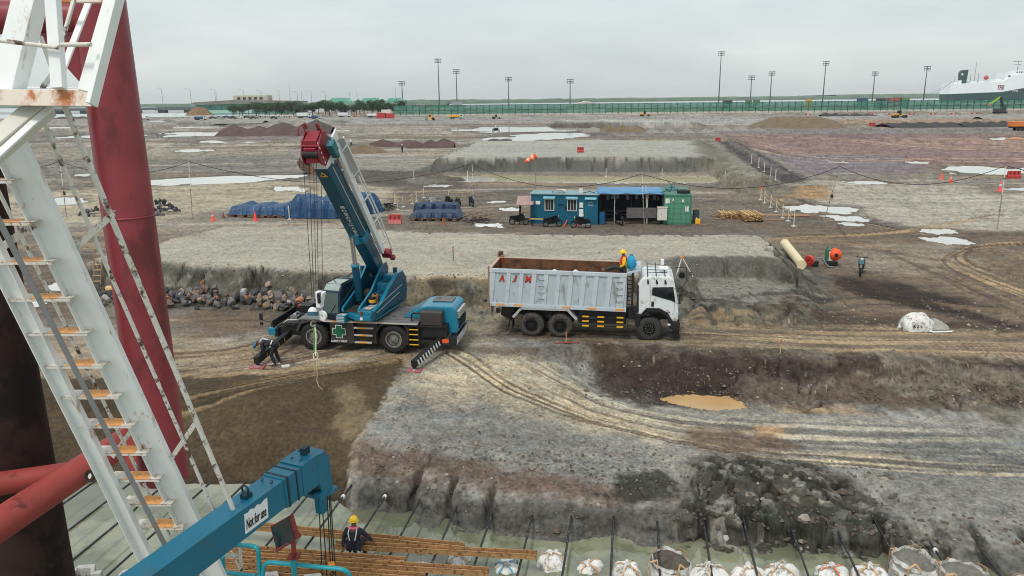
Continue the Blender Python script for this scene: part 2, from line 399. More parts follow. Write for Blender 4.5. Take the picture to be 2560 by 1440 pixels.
# ---- puddles that are only shallow hollows (water sheets are separate objects)
PUD = [ # px, py, half-width px, half-height px, tilt
 (560,448,215,9.5,-3),(610,353,80,5.5,-3),(485,376,36,3.5,-4),(640,344,60,3,-2),(560,317,50,4,-4),(250,340,90,4,-3),(500,336,110,3.5,-3),
 (130,505,70,9,-10),(215,437,30,3,0),(460,333,60,2.5,0),(1370,340,95,6,-6),(1350,322,60,7,-8),(1290,352,70,4,0),(1180,325,80,2.5,0),(1420,322,70,2.5,0),
 (2180,455,70,5.5,1),(2050,520,55,12,12),(2110,545,50,9,10),(2350,578,60,9,6),(2370,600,70,11,4),(2470,425,140,13,2),(2545,475,60,14,6),(2130,560,30,6,10),
 (2290,405,45,3,0),(2100,404,30,2.5,0),(1095,463,35,4,-3),(1170,448,50,7,-5),(1225,562,30,9,-8),(1275,522,30,5,0),(60,765,60,14,0),(165,710,70,14,-4),(100,745,80,10,0),(245,675,34,7,-6),
 (1240,503,25,3,-6),(2540,345,60,5,3),(700,322,24,2,0),(2075,525,70,5,10),(1880,318,12,3,0),(850,326,40,2,0),(100,320,90,2.5,-2),(330,304,90,2,0),(735,470,50,9,-4),
]
puddle_specs = []
for (px, py, hw, hh, tl) in PUD:
    c = G(px, py); a = G(px-hw, py+hw*math.tan(R(-tl))*-1) ; 
    ex = G(px+hw, py+math.tan(R(tl))*hw); wx = (ex-c); e1 = math.hypot(wx.x, wx.y); ang = math.atan2(wx.y, wx.x)
    ey = abs(G(px, py-hh).y-G(px, py+hh).y)/2
    puddle_specs.append((c.x, c.y, e1, ey, ang))
def hollow(cx, cy, e1, e2, ang, depth=.11):
    global Z
    pad = max(e1, e2)*1.6
    box = (np.abs(X-cx) < pad) & (np.abs(Y-cy) < pad)
    xb, yb = X[box]-cx, Y[box]-cy; ca, sa = math.cos(ang), math.sin(ang)
    u = (xb*ca+yb*sa)/e1; v = (-xb*sa+yb*ca)/e2
    q = np.sqrt(u*u+v*v)+(fbm(u*2.2+cx, v*1.5+cy, 4, 91)-.5)*1.3
    m = 1-sst(q, .72, 1.0); M = np.zeros(X.shape, np.float32); M[box] = m
    mw = np.zeros(X.shape, np.float32); mw[box] = (1-sst(q, .9, 1.35)); mixc(c3(98, 86, 70), mw*.6)
    Z[box] -= depth*m; rough_amp[box] *= (1-.9*m)
# ---- raised gravel pads
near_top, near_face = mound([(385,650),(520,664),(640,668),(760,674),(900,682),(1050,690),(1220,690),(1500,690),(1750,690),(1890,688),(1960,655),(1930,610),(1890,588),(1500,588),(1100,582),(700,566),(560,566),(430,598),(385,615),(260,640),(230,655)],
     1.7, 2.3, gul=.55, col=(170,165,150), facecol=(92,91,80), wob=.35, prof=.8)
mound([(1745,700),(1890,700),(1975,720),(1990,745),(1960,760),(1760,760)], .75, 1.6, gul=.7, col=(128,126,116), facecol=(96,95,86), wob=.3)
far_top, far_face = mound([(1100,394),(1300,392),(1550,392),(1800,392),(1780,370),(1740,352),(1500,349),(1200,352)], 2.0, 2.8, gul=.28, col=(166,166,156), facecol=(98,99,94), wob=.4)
mound([(1400,300),(1690,298),(1740,304),(1720,306),(1395,307)], 1.6, 5, gul=.1, col=(166,166,160), facecol=(118,118,114), wob=.5)
mound([(460,303),(800,297),(860,299),(820,303),(500,307)], 1.2, 5, gul=.1, col=(150,148,138), facecol=(110,110,104), wob=.5)
mound([(1065,446),(1140,440),(1150,436),(1060,438)], .5, 2, gul=.5, facecol=(120,116,106), wob=.5)
# spoil ridge right of the far pad
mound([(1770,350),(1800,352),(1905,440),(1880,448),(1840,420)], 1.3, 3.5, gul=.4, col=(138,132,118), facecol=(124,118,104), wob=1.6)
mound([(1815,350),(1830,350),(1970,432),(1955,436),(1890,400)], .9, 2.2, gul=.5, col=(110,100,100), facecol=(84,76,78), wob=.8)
mound([(1990,462),(2500,478),(2560,480),(2560,474),(2400,462)], .25, 1.4, gul=.4, wob=.8)
for (cx_, cy_, rr) in [(1640,668,.5),(1905,668,.6),(1880,740,.6)]: pass
# near regions
slope_m = region([(60,985),(400,985),(640,978),(850,958),(1015,935),(1000,965),(960,1020),(880,1110),(850,1180),(870,1262),(640,1235),(60,1230)], (88,74,50), soft=.16, amt=.97, wob=.3, z=-.7)
region([(845,990),(960,980),(940,1040),(880,1090),(850,1050)], (158,140,104), soft=.5, amt=.5, wob=.6, z=-.4)
ruts([(430,900),(560,890),(700,860)], 3.0, (162,138,102), (92,70,50), amt=.8, freq=4, seed=1)
ruts([(300,975),(560,925),(760,905),(1000,900)], 2.6, (160,136,98), (98,78,54), amt=.85, freq=4, seed=2, amp=.03)
ruts([(420,1010),(560,985),(760,965),(1000,925)], 2.2, (160,132,92), (88,68,46), amt=.8, freq=4, seed=3, z=-.05, amp=.03)
ruts([(600,1000),(800,960),(1010,890)], 2.4, (150,122,84), (80,62,44), amt=.7, freq=4, seed=8, z=-.05, amp=.03)
# road surface where the truck drives
ruts([(700,905),(1000,850),(1250,835),(1700,840),(2100,850),(2560,862),(3400,890)], 5.2, (178,156,118), (104,84,64), amt=.8, freq=4, edge=.7, seed=4, amp=.025, long=.08)
ruts([(1000,800),(1250,790),(1700,800),(2100,815),(2560,826),(3400,850)], 4.0, (160,138,104), (108,88,70), amt=.7, freq=4, edge=.7, seed=5, amp=.03, long=.1)
region([(1130,780),(1250,790),(1260,860),(1160,880),(1080,905),(1110,850)], (146,140,122), soft=1., amt=.7, wob=.8)
# dark cut face with pebbles, lower terrace
region([(1460,872),(1600,884),(1900,893),(2200,905),(2560,918),(3300,945),(3300,1010),(2560,1010),(2300,985),(2000,985),(1700,980),(1560,960),(1490,925)], (92,80,70), soft=.35, amt=.9, wob=.35, z=-.4)
region([(1480,890),(1900,905),(2560,925),(3300,950),(3300,965),(2560,945),(1900,925),(1500,905)], (70,56,48), soft=.3, amt=.7, wob=.5, z=-.3)
region([(1290,872),(1450,872),(1530,950),(1560,975),(1400,960),(1300,920)], (136,138,134), soft=.4, amt=.85, wob=.4, z=-.4)
region([(1060,925),(1300,880),(1700,990),(3300,1020),(3300,1500),(2400,1400),(1700,1340),(1240,1310),(900,1280),(880,1110),(980,1010)], (140,140,135), soft=.6, amt=.85, wob=.4, z=-.8)
region([(1075,925),(1250,885),(1400,930),(1600,1000),(1700,1060),(1400,1040),(1200,1010),(1010,1010)], (190,176,146), soft=1., amt=.75, wob=1.0, z=-.4)
ruts([(1150,890),(1280,940),(1420,985),(1600,1020),(1850,1050),(2100,1060),(2560,1070)], 4.2, (198,188,160), (104,98,88), amt=.72, freq=5, seed=6, edge=.9, z=-.7, amp=.025)
ruts([(1130,930),(1250,985),(1400,1030),(1600,1075),(1850,1115),(2100,1130),(2560,1160)], 3.4, (208,190,152), (100,84,64), amt=.8, freq=6, seed=7, edge=.9, z=-.9, amp=.03)
region([(1700,1060),(1950,1085),(2000,1110),(1900,1140),(1750,1120)], (110,84,60), soft=.5, amt=.7, wob=.6, z=-1.1)
region([(1940,1010),(2150,1015),(2200,1030),(1960,1030)], (186,150,104), soft=.3, amt=.6, wob=.4, z=-1.1)
region([(1890,1065),(1960,1062),(1960,1085),(1900,1088)], (196,156,104), soft=.25, amt=.7, wob=.2, z=-1.1)
region([(880,1110),(960,1125),(1100,1140),(1400,1180),(1620,1215),(1700,1240),(1500,1260),(1240,1215),(1000,1190),(890,1180)], (112,90,76), soft=.5, amt=.85, wob=.5, z=-.75)
region([(1000,1180),(1250,1222),(1500,1255),(1700,1262),(1700,1285),(1400,1262),(1150,1235)], (158,152,142), soft=.4, amt=.6, wob=.4, z=-.95)
region([(870,1262),(900,1215),(1150,1262),(1500,1290),(1720,1295),(1720,1380),(1300,1345),(900,1300)], (94,93,88), soft=.25, amt=.85, wob=.2, z=-1.3)
region([(1540,1180),(1650,1172),(1700,1200),(1700,1245),(1560,1255),(1535,1215)], (64,66,56), soft=.2, amt=.9, wob=.25, z=-.9)
rock_m = region([(1735,1150),(1850,1130),(2030,1150),(2120,1190),(2240,1280),(2400,1330),(2400,1420),(2000,1400),(1740,1380),(1700,1300),(1720,1220)], (74,72,62), soft=.5, amt=.93, wob=.4, z=-1.0)
region([(2200,1180),(2560,1190),(3300,1300),(3300,1600),(2500,1500),(2330,1380),(2230,1290)], (132,131,124), soft=.6, amt=.8, wob=.5, z=-1.1)
region([(2350,1370),(2560,1390),(3300,1500),(3300,1700),(2500,1520),(2360,1420)], (84,82,76), soft=.5, amt=.7, wob=.5, z=-1.3)
# swirling tracks on the right
for k, off in enumerate([0, 1, 2, 3]):
    ruts([(2580+off*30,760+off*-8),(2440+off*20,700-off*7),(2370+off*12,655-off*5),(2420+off*10,625-off*3),(2560,612-off*2),(2700,610)], .9, (180,154,114), (92,72,56), amt=.9, freq=6, seed=20+k, amp=.03)
ruts([(1960,500),(2060,535),(2150,560),(2300,590),(2560,640),(2800,700)], 2.6, (186,158,116), (84,68,54), amt=.9, freq=3, seed=30, amp=.04)
ruts([(2500,540),(2300,575),(2100,590),(1900,600)], 2.2, (176,150,108), (100,80,62), amt=.8, freq=3, seed=31, amp=.03)
ruts([(1870,490),(1990,500),(2060,545),(2100,590)], 1.5, (150,130,100), (78,64,52), amt=.8, freq=4, seed=32, amp=.04)
ruts([(2100,600),(2250,650),(2400,720),(2600,800)], 2.5, (150,128,100), (90,70,56), amt=.6, freq=3, seed=33, amp=.03)
ruts([(2000,780),(2200,760),(2600,790)], 3.0, (140,116,90), (82,64,52), amt=.6, freq=3, seed=34, amp=.03)
ruts([(1900,600),(2200,620),(2560,680),(2900,760)], 4.0, (152,126,96), (100,82,66), amt=.6, freq=2, seed=35, amp=.03)
for k, (p, w_) in enumerate([([(1850,338),(2100,350),(2300,370),(2560,380)], 9), ([(1850,350),(2000,390),(2250,400),(2560,400)], 9), ([(2100,340),(2300,352),(2700,372)], 8)]):
    ruts(p, w_, (182,150,128), (104,80,80), amt=.75, freq=.5, seed=40+k, amp=.01, long=.01)
for k, (p, w_) in enumerate([([(-200,345),(300,350),(750,340)], 10), ([(-100,420),(400,415),(800,400)], 7), ([(900,360),(1100,355),(1300,340)], 8), ([(900,485),(1300,475),(1800,480)], 5), ([(880,540),(1300,515),(1750,500)],4), ([(900,340),(1200,330),(1900,325)],12)]):
    ruts(p, w_, (170,160,144), (92,84,78), amt=.7, freq=.8, seed=50+k, amp=.012, long=.02)
# ochre mud pool floor, ochre wet strip
region([(1668,998),(1740,988),(1840,994),(1862,1008),(1850,1022),(1740,1020)], (206,160,98), soft=.12, amt=.95, wob=.2, z=-1.15)
region([(1040,1000),(1200,1010),(1400,1050),(1560,1085),(1640,1120),(1500,1150),(1200,1125),(980,1100),(960,1060)], (116,117,114), soft=1.2, amt=.5, wob=.8, z=-.6)
region([(2150,1090),(2400,1080),(2800,1110),(2800,1180),(2350,1170)], (112,116,114), soft=.9, amt=.55, wob=.8, z=-1.1)
region([(2080,1010),(2600,1030),(2800,1060),(2300,1050)], (150,150,143), soft=.6, amt=.6, wob=.8, z=-1.1)
slope_m = region([(-200,985),(60,985),(400,985),(640,978),(850,958),(1012,938),(985,985),(940,1050),(880,1112),(852,1180),(872,1262),(640,1235),(-200,1230)], (92,76,54), soft=.10, amt=.96, wob=.22, z=-.6)
mixc(c3(112, 94, 68), slope_m*sst(fbm(X*12, Y*9, 2, 401), .6, .7)*.5); mixc(c3(74, 61, 44), slope_m*sst(fbm(X*.5, Y*.8, 3, 403), .4, .7)*.6)
region([(845,990),(905,985),(930,1040),(880,1090),(850,1050)], (150,134,102), soft=.4, amt=.55, wob=.7, z=-.4)
region([(60,1180),(500,1195),(840,1205),(865,1262),(640,1240),(60,1235)], (58,50,38), soft=.3, amt=.7, wob=.3, z=-1.6)
ruts([(480,985),(640,960),(820,930),(980,905)], 1.6, (158,134,96), (74,60,42), amt=.7, freq=5, seed=61, amp=.03)
for pp, cc in (([(2085,700),(2130,695),(2210,728),(2400,775),(2560,815),(2560,828),(2330,780),(2180,745),(2100,725)], (58,44,34)), ([(2190,712),(2240,706),(2330,735),(2420,760),(2300,748)], (64,50,40)), ([(1960,775),(2230,790),(2560,822),(2560,832),(2200,815),(1950,800)], (84,68,56)), ([(1470,880),(1700,886),(1850,900),(1840,940),(1600,955),(1500,925)], (66,52,46))): region(pp, cc, soft=.35, amt=.85, wob=.5)
region([(1060,870),(1290,862),(1560,866),(1700,874),(1500,880),(1200,884)], (92,76,60), soft=.5, amt=.6, wob=.5)
region([(640,870),(1100,880),(1180,820),(1000,800),(700,820)], (96,80,60), soft=1.0, amt=.55, wob=.6)  # soil darkened under the crane, its contact shade painted in
region([(1250,815),(1680,830),(1720,858),(1450,862),(1240,845)], (84,72,60), soft=.8, amt=.6, wob=.5)  # truck's contact shade, painted as a darker patch of ground
for sp in puddle_specs: hollow(*sp)
# pond in front of the far pad
pond = region([(1075,440),(1300,438),(1560,440),(1830,440),(1870,446),(1868,456),(1500,457),(1200,452),(1110,446)], None, soft=.5, wob=.8)
Z -= pond*.3; rough_amp *= (1-.9*pond)
ochre = region([(1668,998),(1740,988),(1840,994),(1862,1008),(1850,1022),(1740,1020)], None, soft=.3, wob=.2, z=-1.15)
Z = np.where(ochre > 0, np.maximum(Z, -1.165)*(1-ochre)+(-1.29)*ochre, Z); near_o = region([(1600,975),(1745,962),(1890,970),(1930,1008),(1900,1055),(1740,1055),(1620,1030)], None, soft=.3, wob=.0, z=-1.15); Z = np.where((near_o > .02) & (ochre <= 0), np.maximum(Z, -1.16), Z)
# ---- rubble mound by the shore
mc = G(1930, 1200, -.8)
dm = np.hypot((X-mc.x)/2.4, (Y-mc.y)/1.2); bump = np.exp(-dm**2*1.1)
Z += bump*.42
mc2 = G(1790, 1160, -.9); Z += np.exp(-(((X-mc2.x)/.9)**2+((Y-mc2.y)/.7)**2))*.25
cr_ = np.abs(fbm(X*1.3, Y*1.6, 4, 131)*2-1)
Z -= rock_m*(np.clip(.10-cr_, 0, 1)*2.2)*sst(r_, Rk[4]-.3, Rk[4]+.6)
Z += rock_m*((fbm(X*1.5, Y*1.5, 4, 141)-.5)*.34+(fbm(X*7, Y*7, 3, 143)-.5)*.12)
for (gx, gy, gz, w_, dp) in [(1735,1200,-.9,.35,.6),(2210,1235,-1.1,.4,.5),(2120,1240,-1.1,.3,.35),(2480,1400,-1.2,.5,.5),(2330,1360,-1.2,.3,.35)]:
    q = G(gx, gy, gz); Z -= np.exp(-(((X-q.x+(Y-q.y)*.5)/w_)**2+((Y-q.y)/(w_*2.2))**2))*dp
# ---- soil roughness
mud = region([(880,1110),(1100,1125),(1700,1215),(1700,1262),(1240,1222),(890,1190)], None, soft=.5, wob=.5, z=-.8)
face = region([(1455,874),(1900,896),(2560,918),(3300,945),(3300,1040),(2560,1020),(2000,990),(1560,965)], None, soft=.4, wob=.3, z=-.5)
nearf = sst(-r_, -45, -25)
Z += (fbm(X*1.1, Y*1.3, 5, 151)-.5)*.10*nearf*(1-slope_m*.6)
Z += (fbm(X*4, Y*4, 3, 161)-.5)*(.035*nearf*(1-.7*slope_m)+.08*mud+.02*face+.02*near_face+.03*bandn)
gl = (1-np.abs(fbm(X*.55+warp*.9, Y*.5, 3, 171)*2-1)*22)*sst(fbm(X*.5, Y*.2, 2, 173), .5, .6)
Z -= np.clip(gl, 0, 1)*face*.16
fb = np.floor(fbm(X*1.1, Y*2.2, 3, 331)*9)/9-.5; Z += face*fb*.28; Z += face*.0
Z += (n4-.5)*rough_amp
far_rel = (fbm(X*.25, Y*.5, 4, 181)-.5)*.10*sst(r_, 40, 60)*(1-pond)
Z += np.clip(far_rel, -.01, 1)*(rough_amp > .004)
# clods: small dark bumps
cl = vn(X*6.5, Y*6.5, 191); clm = sst(cl, .82, .93)*(region([(1000,1020),(1250,1040),(1700,1150),(1700,1230),(1000,1150),(920,1110)], None, soft=.8, wob=.8, z=-.6)*sst(fbm(X*.9, Y*.9, 3, 192), .42, .6)+mud*.6)
Z += clm*.07; mixc(c3(74, 66, 58), clm*.8)
pb = vn(X*9, Y*9, 201); pbm = sst(pb, .86, .93)*face*sst(fbm(X*.7, Y*2, 3, 202), .45, .6); Z += pbm*.04; mixc(c3(176, 150, 130), pbm*.9)
pb2 = vn(X*8, Y*8, 203); pbm2 = sst(pb2, .9, .96)*region([(2060,740),(2250,780),(2600,820),(2600,835),(1950,830),(1960,800)], None, soft=1., wob=.8); Z += pbm2*.03; mixc(c3(190,180,168), pbm2*.8)
# crevice shade painted into the soil colour along the cracks and rod notches
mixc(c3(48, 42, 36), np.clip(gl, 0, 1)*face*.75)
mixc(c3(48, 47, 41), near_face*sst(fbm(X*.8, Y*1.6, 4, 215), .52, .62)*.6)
mixc(c3(132, 130, 118), near_face*sst(fbm(X*1.3, Y*1.9, 4, 216), .56, .66)*.6)
mixc(c3(150, 148, 138), rock_m*sst(fbm(X*2.4, Y*2.4, 5, 221), .55, .63)*.7)
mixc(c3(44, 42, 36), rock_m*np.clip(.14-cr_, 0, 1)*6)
mixc(c3(60, 66, 54), rock_m*sst(fbm(X*.7, Y*.9, 3, 225), .5, .6)*.5)
mixc(c3(66, 64, 60), bandn*notch*nstr*.8)
# fine value variation
n6 = vn(X*26, Y*26, 57); fcm = np.clip(face+near_face+bandn+far_face, 0, 1); v = 1+(n2-.5)*.75*(1-.6*fcm)+((n3-.5)*.95+(n4-.5)*.55*sst(-r_, -90, -30)+(n6-.5)*.55*sst(-r_, -42, -28)+(vn(X*7+3, Y*5, 58)-.5)*.55*sst(r_, 36, 48)*sst(-r_, -120, -80)+(vn(X*3, Y*1.3, 59)-.5)*.5*sst(r_, 80, 110))*(1-.85*fcm)
fz = fbm(X*3.5, Z*9+Y, 4, 345); v = v+((fz-.5)*1.3+(fbm(X*6, Z*14+Y*.5, 3, 346)-.5)*.9)*fcm*(1-.8*far_face); mixc(c3(70, 70, 64), far_face*np.clip(1-np.abs(fbm(X*.22, Z*.5, 2, 361)*2-1)*26, 0, 1)*.8)
mixc(c3(128, 120, 106), face*sst(fbm(X*.7+5, Z*2.5, 4, 347), .5, .62)*sst(X, 9, 16)*.8)
st = fbm(X*.35+warp2, Y*3.2, 4, 231); v = v+(st-.5)*.7*sst(r_, 24, 32)*(1-near_face)*(1-.75*near_top)*(1-.6*far_top)
st2 = fbm(X*.05, Y*.8, 4, 233); v = v+(st2-.5)*.8*sst(r_, 60, 90)
v = 1+(v-1)*.84*(1-.5*slope_m)*(1-.35*near_top)*(1-.5*far_top)
lum_ = COL.mean(-1, keepdims=True); COL = COL*.76+lum_*.24*np.array([1.03, 1.0, .96], np.float32)
COL = .24*(np.clip(COL, .003, 1)/.24)**1.16
COL *= (.80*np.clip(v, .28, 1.9))[..., None]
COL = np.clip(COL, .01, .8)
def zat(x, y):                                   # terrain height under a point
    a = math.atan2(x, y); r = math.hypot(x, y)
    i = int(round((a-R(-56))/R(112)*(NA-1))); yy = 740*10.7/r; y0 = 740*10.7/12; y1 = 740*10.7/1000
    j = int(round((y0-yy)/(y0-y1)*(NR-1))); return float(Z[max(0, min(NR-1, j)), max(0, min(NA-1, i))])
def on(px, py, z=0.):                            # ground point under that pixel, at the terrain's own height
    p = G(px, py, z)
    for _ in range(5):
        zz = zat(p.x, p.y); p = G(px, py, .5*(zz+p.z))
    return Vector((p.x, p.y, zat(p.x, p.y)))
def np_mesh(name, V, F, cols=None, smooth=True):
    me = bpy.data.meshes.new(name); me.vertices.add(len(V)); me.vertices.foreach_set('co', V.astype(np.float32).ravel())
    me.loops.add(F.size); me.loops.foreach_set('vertex_index', F.astype(np.int32).ravel())
    me.polygons.add(len(F)); me.polygons.foreach_set('loop_start', np.arange(0, F.size, 4, dtype=np.int32))
    me.polygons.foreach_set('use_smooth', np.full(len(F), smooth))
    if cols is not None:
        at = me.color_attributes.new('soil', 'FLOAT_COLOR', 'POINT')
        at.data.foreach_set('color', np.concatenate([cols, np.ones((len(cols), 1))], 1).astype(np.float32).ravel())
    me.update(calc_edges=True); return me
edge = sst(r_, 930, 990); Z = Z*(1-edge)+(-2.5)*edge
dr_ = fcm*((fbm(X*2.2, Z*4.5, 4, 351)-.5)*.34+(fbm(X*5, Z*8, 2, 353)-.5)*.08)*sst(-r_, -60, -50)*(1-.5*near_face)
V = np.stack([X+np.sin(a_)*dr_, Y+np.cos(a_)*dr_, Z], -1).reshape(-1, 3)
idx = np.arange(NA*NR).reshape(NR, NA)
F = np.stack([idx[:-1, :-1], idx[:-1, 1:], idx[1:, 1:], idx[1:, :-1]], -1).reshape(-1, 4)[:, ::-1]
me = np_mesh('ground', V, F, COL.reshape(-1, 3))
# soil material: zone colours held on the mesh, fine grain and bump from nodes
gm = bpy.data.materials.new('soil'); gm.use_nodes = True; t = gm.node_tree; b = t.nodes['Principled BSDF']
vc = N(t, 'ShaderNodeVertexColor', layer_name='soil'); geo = N(t, 'ShaderNodeNewGeometry')
na = N(t, 'ShaderNodeTexNoise', Scale=7.0, Detail=2.5, Roughness=.6); L(t, geo.outputs['Position'], na.inputs[0])
mr = N(t, 'ShaderNodeMapRange'); mr.inputs[1].default_value = .3; mr.inputs[2].default_value = .7; mr.inputs[3].default_value = .72; mr.inputs[4].default_value = 1.28
L(t, na.outputs[0], mr.inputs[0])
mx = N(t, 'ShaderNodeMixRGB', blend_type='MULTIPLY'); mx.inputs[0].default_value = 1; L(t, vc.outputs[0], mx.inputs[1]); L(t, mr.outputs[0], mx.inputs[2])
hsn = N(t, 'ShaderNodeTexNoise', Scale=1.7, Detail=4.0); L(t, geo.outputs['Position'], hsn.inputs[0])
tint = N(t, 'ShaderNodeMixRGB', blend_type='MULTIPLY'); tr = N(t, 'ShaderNodeValToRGB')
tr.color_ramp.elements[0].position = .35; tr.color_ramp.elements[0].color = (1.05, 1.0, .93, 1); tr.color_ramp.elements[1].position = .65; tr.color_ramp.elements[1].color = (.98, 1.0, 1.02, 1)
L(t, hsn.outputs[0], tr.inputs[0]); tint.inputs[0].default_value = 1; L(t, mx.outputs[0], tint.inputs[1]); L(t, tr.outputs[0], tint.inputs[2])
L(t, tint.outputs[0], b.inputs['Base Color']); b.inputs['Roughness'].default_value = .88; b.inputs['Specular IOR Level'].default_value = .25
nb = N(t, 'ShaderNodeTexNoise', Scale=7.0, Detail=3.0, Roughness=.6); L(t, geo.outputs['Position'], nb.inputs[0])
bp = N(t, 'ShaderNodeBump', Strength=.8, Distance=.05); L(t, nb.outputs[0], bp.inputs['Height']); L(t, bp.outputs[0], b.inputs['Normal'])
me.materials.append(gm)
go = bpy.data.objects.new('ground', me); S.collection.objects.link(go); tag(go, kind='structure')

# loose stones and clods strewn over the near ground
rnd = random.Random(404); sv = []; sf = []; sm_i = []
base_ = [Vector(p) for p in ((1, 0, -.2), (.3, .95, -.1), (-.8, .6, -.3), (-.85, -.55, -.1), (.25, -1, -.25), (.5, .3, .75), (-.45, .25, .7), (0, -.5, .65))]
bfc = [(0, 1, 5), (1, 2, 6, 5), (2, 3, 6), (3, 7, 6), (3, 4, 7), (4, 0, 5, 7), (5, 6, 7)]
zones = [((1450, 2560), (872, 990), 520, .05), ((1450, 2560), (965, 1010), 300, .06), ((900, 1720), (1115, 1235), 420, .05), ((900, 2560), (920, 1150), 300, .028), ((1950, 2560), (740, 830), 420, .06), ((880, 2560), (1270, 1380), 420, .06), ((420, 1250), (860, 960), 260, .03), ((1730, 2250), (1150, 1380), 170, .08), ((400, 1900), (700, 765), 420, .06), ((1250, 2560), (600, 760), 300, .05)]
for (xr, yr, cnt, sz) in zones:
    for _ in range(cnt):
        px, py = rnd.uniform(*xr), rnd.uniform(*yr); p = on(px, py, -.5)
        if p.z < WATER_Z: continue
        s_ = sz*rnd.uniform(.4, 1.25)*(1.8 if rnd.random() < .06 else 1); k = len(sv); rz = rnd.uniform(0, 6.3); c_, q_ = math.cos(rz), math.sin(rz); st_ = rnd.uniform(.6, 1.3)
        for v_ in base_: a, b_ = v_.x*st_*(1+rnd.uniform(-.2, .2)), v_.y; sv.append((p.x+(a*c_-b_*q_)*s_, p.y+(a*q_+b_*c_)*s_, p.z+v_.z*s_*.8+s_*.15))
        mi = rnd.choices((0, 1, 2), (1, 6, .3) if sz > .08 else (6, 4, .7))[0]
        for f_ in bfc: sf.append(tuple(k+i for i in f_)); sm_i.append(mi)
ms_ = bpy.data.meshes.new('loose_stones'); ms_.from_pydata(sv, [], sf)
for nm_, c_ in (('stone_brown', (92, 80, 70)), ('stone_grey', (98, 96, 90)), ('stone_pale', (150, 140, 126))): ms_.materials.append(mat(nm_, srgb(*c_), .9, var=.3, scale=5))
ms_.polygons.foreach_set('material_index', sm_i)
lo_ = bpy.data.objects.new('loose_stones', ms_); S.collection.objects.link(lo_); tag(lo_, 'small loose stones and clods strewn over the near ground', 'stones', None, 'stuff')

# ------------------------------------------------------------------ water
def water_mat(name, col, rough=.06, bump=.004, scale=3., var=.08, spec=.5, dirt=None):
    m = mat(name, col, rough=rough, var=var, scale=.6, spec=spec, dirt=dirt, dirt_amt=.5, dirt_scale=.35, bump=bump, bscale=scale); m.node_tree.nodes['Principled BSDF'].inputs['IOR'].default_value = 1.75; return m
def flat(name, pts, z, m, kind='structure', label=None, cat=None, nsub=0):
    o = MB().add([(p[0], p[1], z) for p in pts], [tuple(range(len(pts)))]).build(name, m); return tag(o, label, cat, None, kind)
basin_m = water_mat('basin_water', srgb(106, 109, 88), rough=.02, bump=.003, scale=1.3, var=.22, dirt=srgb(136, 138, 114))
flat('basin_water', [(-60, -30), (60, -30), (60, 24.5), (-60, 24.5)], WATER_Z, basin_m)
sea_m = water_mat('sea_water', srgb(190, 198, 196), rough=.25, bump=.02, scale=.05)
flat('sea', [(-9000, 940), (9000, 940), (9000, 12000), (-9000, 12000)], -2.0, sea_m)
pud_m = water_mat('puddle_water', srgb(202, 198, 188), rough=.05, bump=.0008, scale=2., var=.03)
for i, (cx_, cy_, e1, e2, ang) in enumerate(puddle_specs):
    pts = []
    for k in range(24):
        t_ = 2*PI*k/24; u, v_ = e1*1.22*math.cos(t_), e2*1.22*math.sin(t_)
        pts.append((cx_+u*math.cos(ang)-v_*math.sin(ang), cy_+u*math.sin(ang)+v_*math.cos(ang)))
    flat('puddle', pts, -.040-.0012*i, pud_m)
pond_m = water_mat('pond_water', srgb(186, 178, 140), rough=.08, bump=.002, scale=1.5)
flat('pond', gp([(1040,434),(1880,434),(1890,460),(1500,461),(1090,455)]), -.10, pond_m)
och_m = water_mat('mud_pool_water', srgb(190, 154, 106), rough=.25, bump=.002, scale=3)
flat('mud_pool', gp([(1620,985),(1745,972),(1870,980),(1910,1008),(1880,1042),(1740,1042),(1640,1020)], -1.15), -1.185, och_m)
# ================================================================== FOREGROUND: barge rig, stair, boom, beams, bags
rust = srgb(120, 66, 34); drk = srgb(60, 42, 32)
M_white = mat('white_rusty_paint', srgb(230, 232, 230), .45, var=.07, scale=2, dirt=srgb(176, 134, 98), dirt_amt=.27, dirt_scale=5, dirt_stretch=(1, 1, .45), bump=.004, bscale=40)
M_whiterail = mat('white_rail_paint', srgb(212, 208, 198), .5, var=.12, scale=9, dirt=srgb(84, 56, 40), dirt_amt=.46, dirt_scale=9, bump=.003, bscale=90)
M_tread = mat('worn_tread', srgb(205, 200, 190), .6, var=.1, scale=12, dirt=srgb(150, 120, 90), dirt_amt=.4, dirt_scale=20, bump=.004, bscale=120)
M_treadrust = mat('tread_orange', srgb(216, 152, 86), .65, var=.14, scale=14, dirt=srgb(150, 104, 66), dirt_amt=.4, dirt_scale=24, bump=.005, bscale=120)
M_greybar = mat('grey_bar', srgb(128, 128, 128), .5, var=.05, scale=5, dirt=drk, dirt_amt=.12)
M_plate = mat('rusty_edge_plate', srgb(218, 206, 192), .55, var=.08, dirt=srgb(178, 108, 56), dirt_amt=.55, dirt_scale=3.2, dirt_stretch=(1, 1, .55), bump=.004, bscale=60)
M_red = mat('red_primer', srgb(132, 54, 60), .36, var=.2, scale=.9, dirt=srgb(104, 44, 48), dirt_amt=.42, dirt_scale=1.1, dirt_stretch=(1, 1, .5), bump=.004, bscale=50, spec=.35)
M_red2 = mat('red_orange_primer', srgb(146, 62, 56), .5, var=.2, scale=1.4, dirt=srgb(98, 44, 36), dirt_amt=.33, dirt_scale=2.2, bump=.004, bscale=50, spec=.3)
M_pile = mat('dark_pile_steel', srgb(50, 34, 30), .75, var=.25, scale=2, dirt=srgb(30, 22, 20), dirt_amt=.5, bump=.008, bscale=30, spec=.2)
M_blue = mat('blue_boom_paint', srgb(18, 100, 126), .38, var=.07, scale=1.5, dirt=srgb(40, 92, 108), dirt_amt=.35, dirt_scale=3, bump=.001, bscale=20, dirt_stretch=(1, 1, 3))
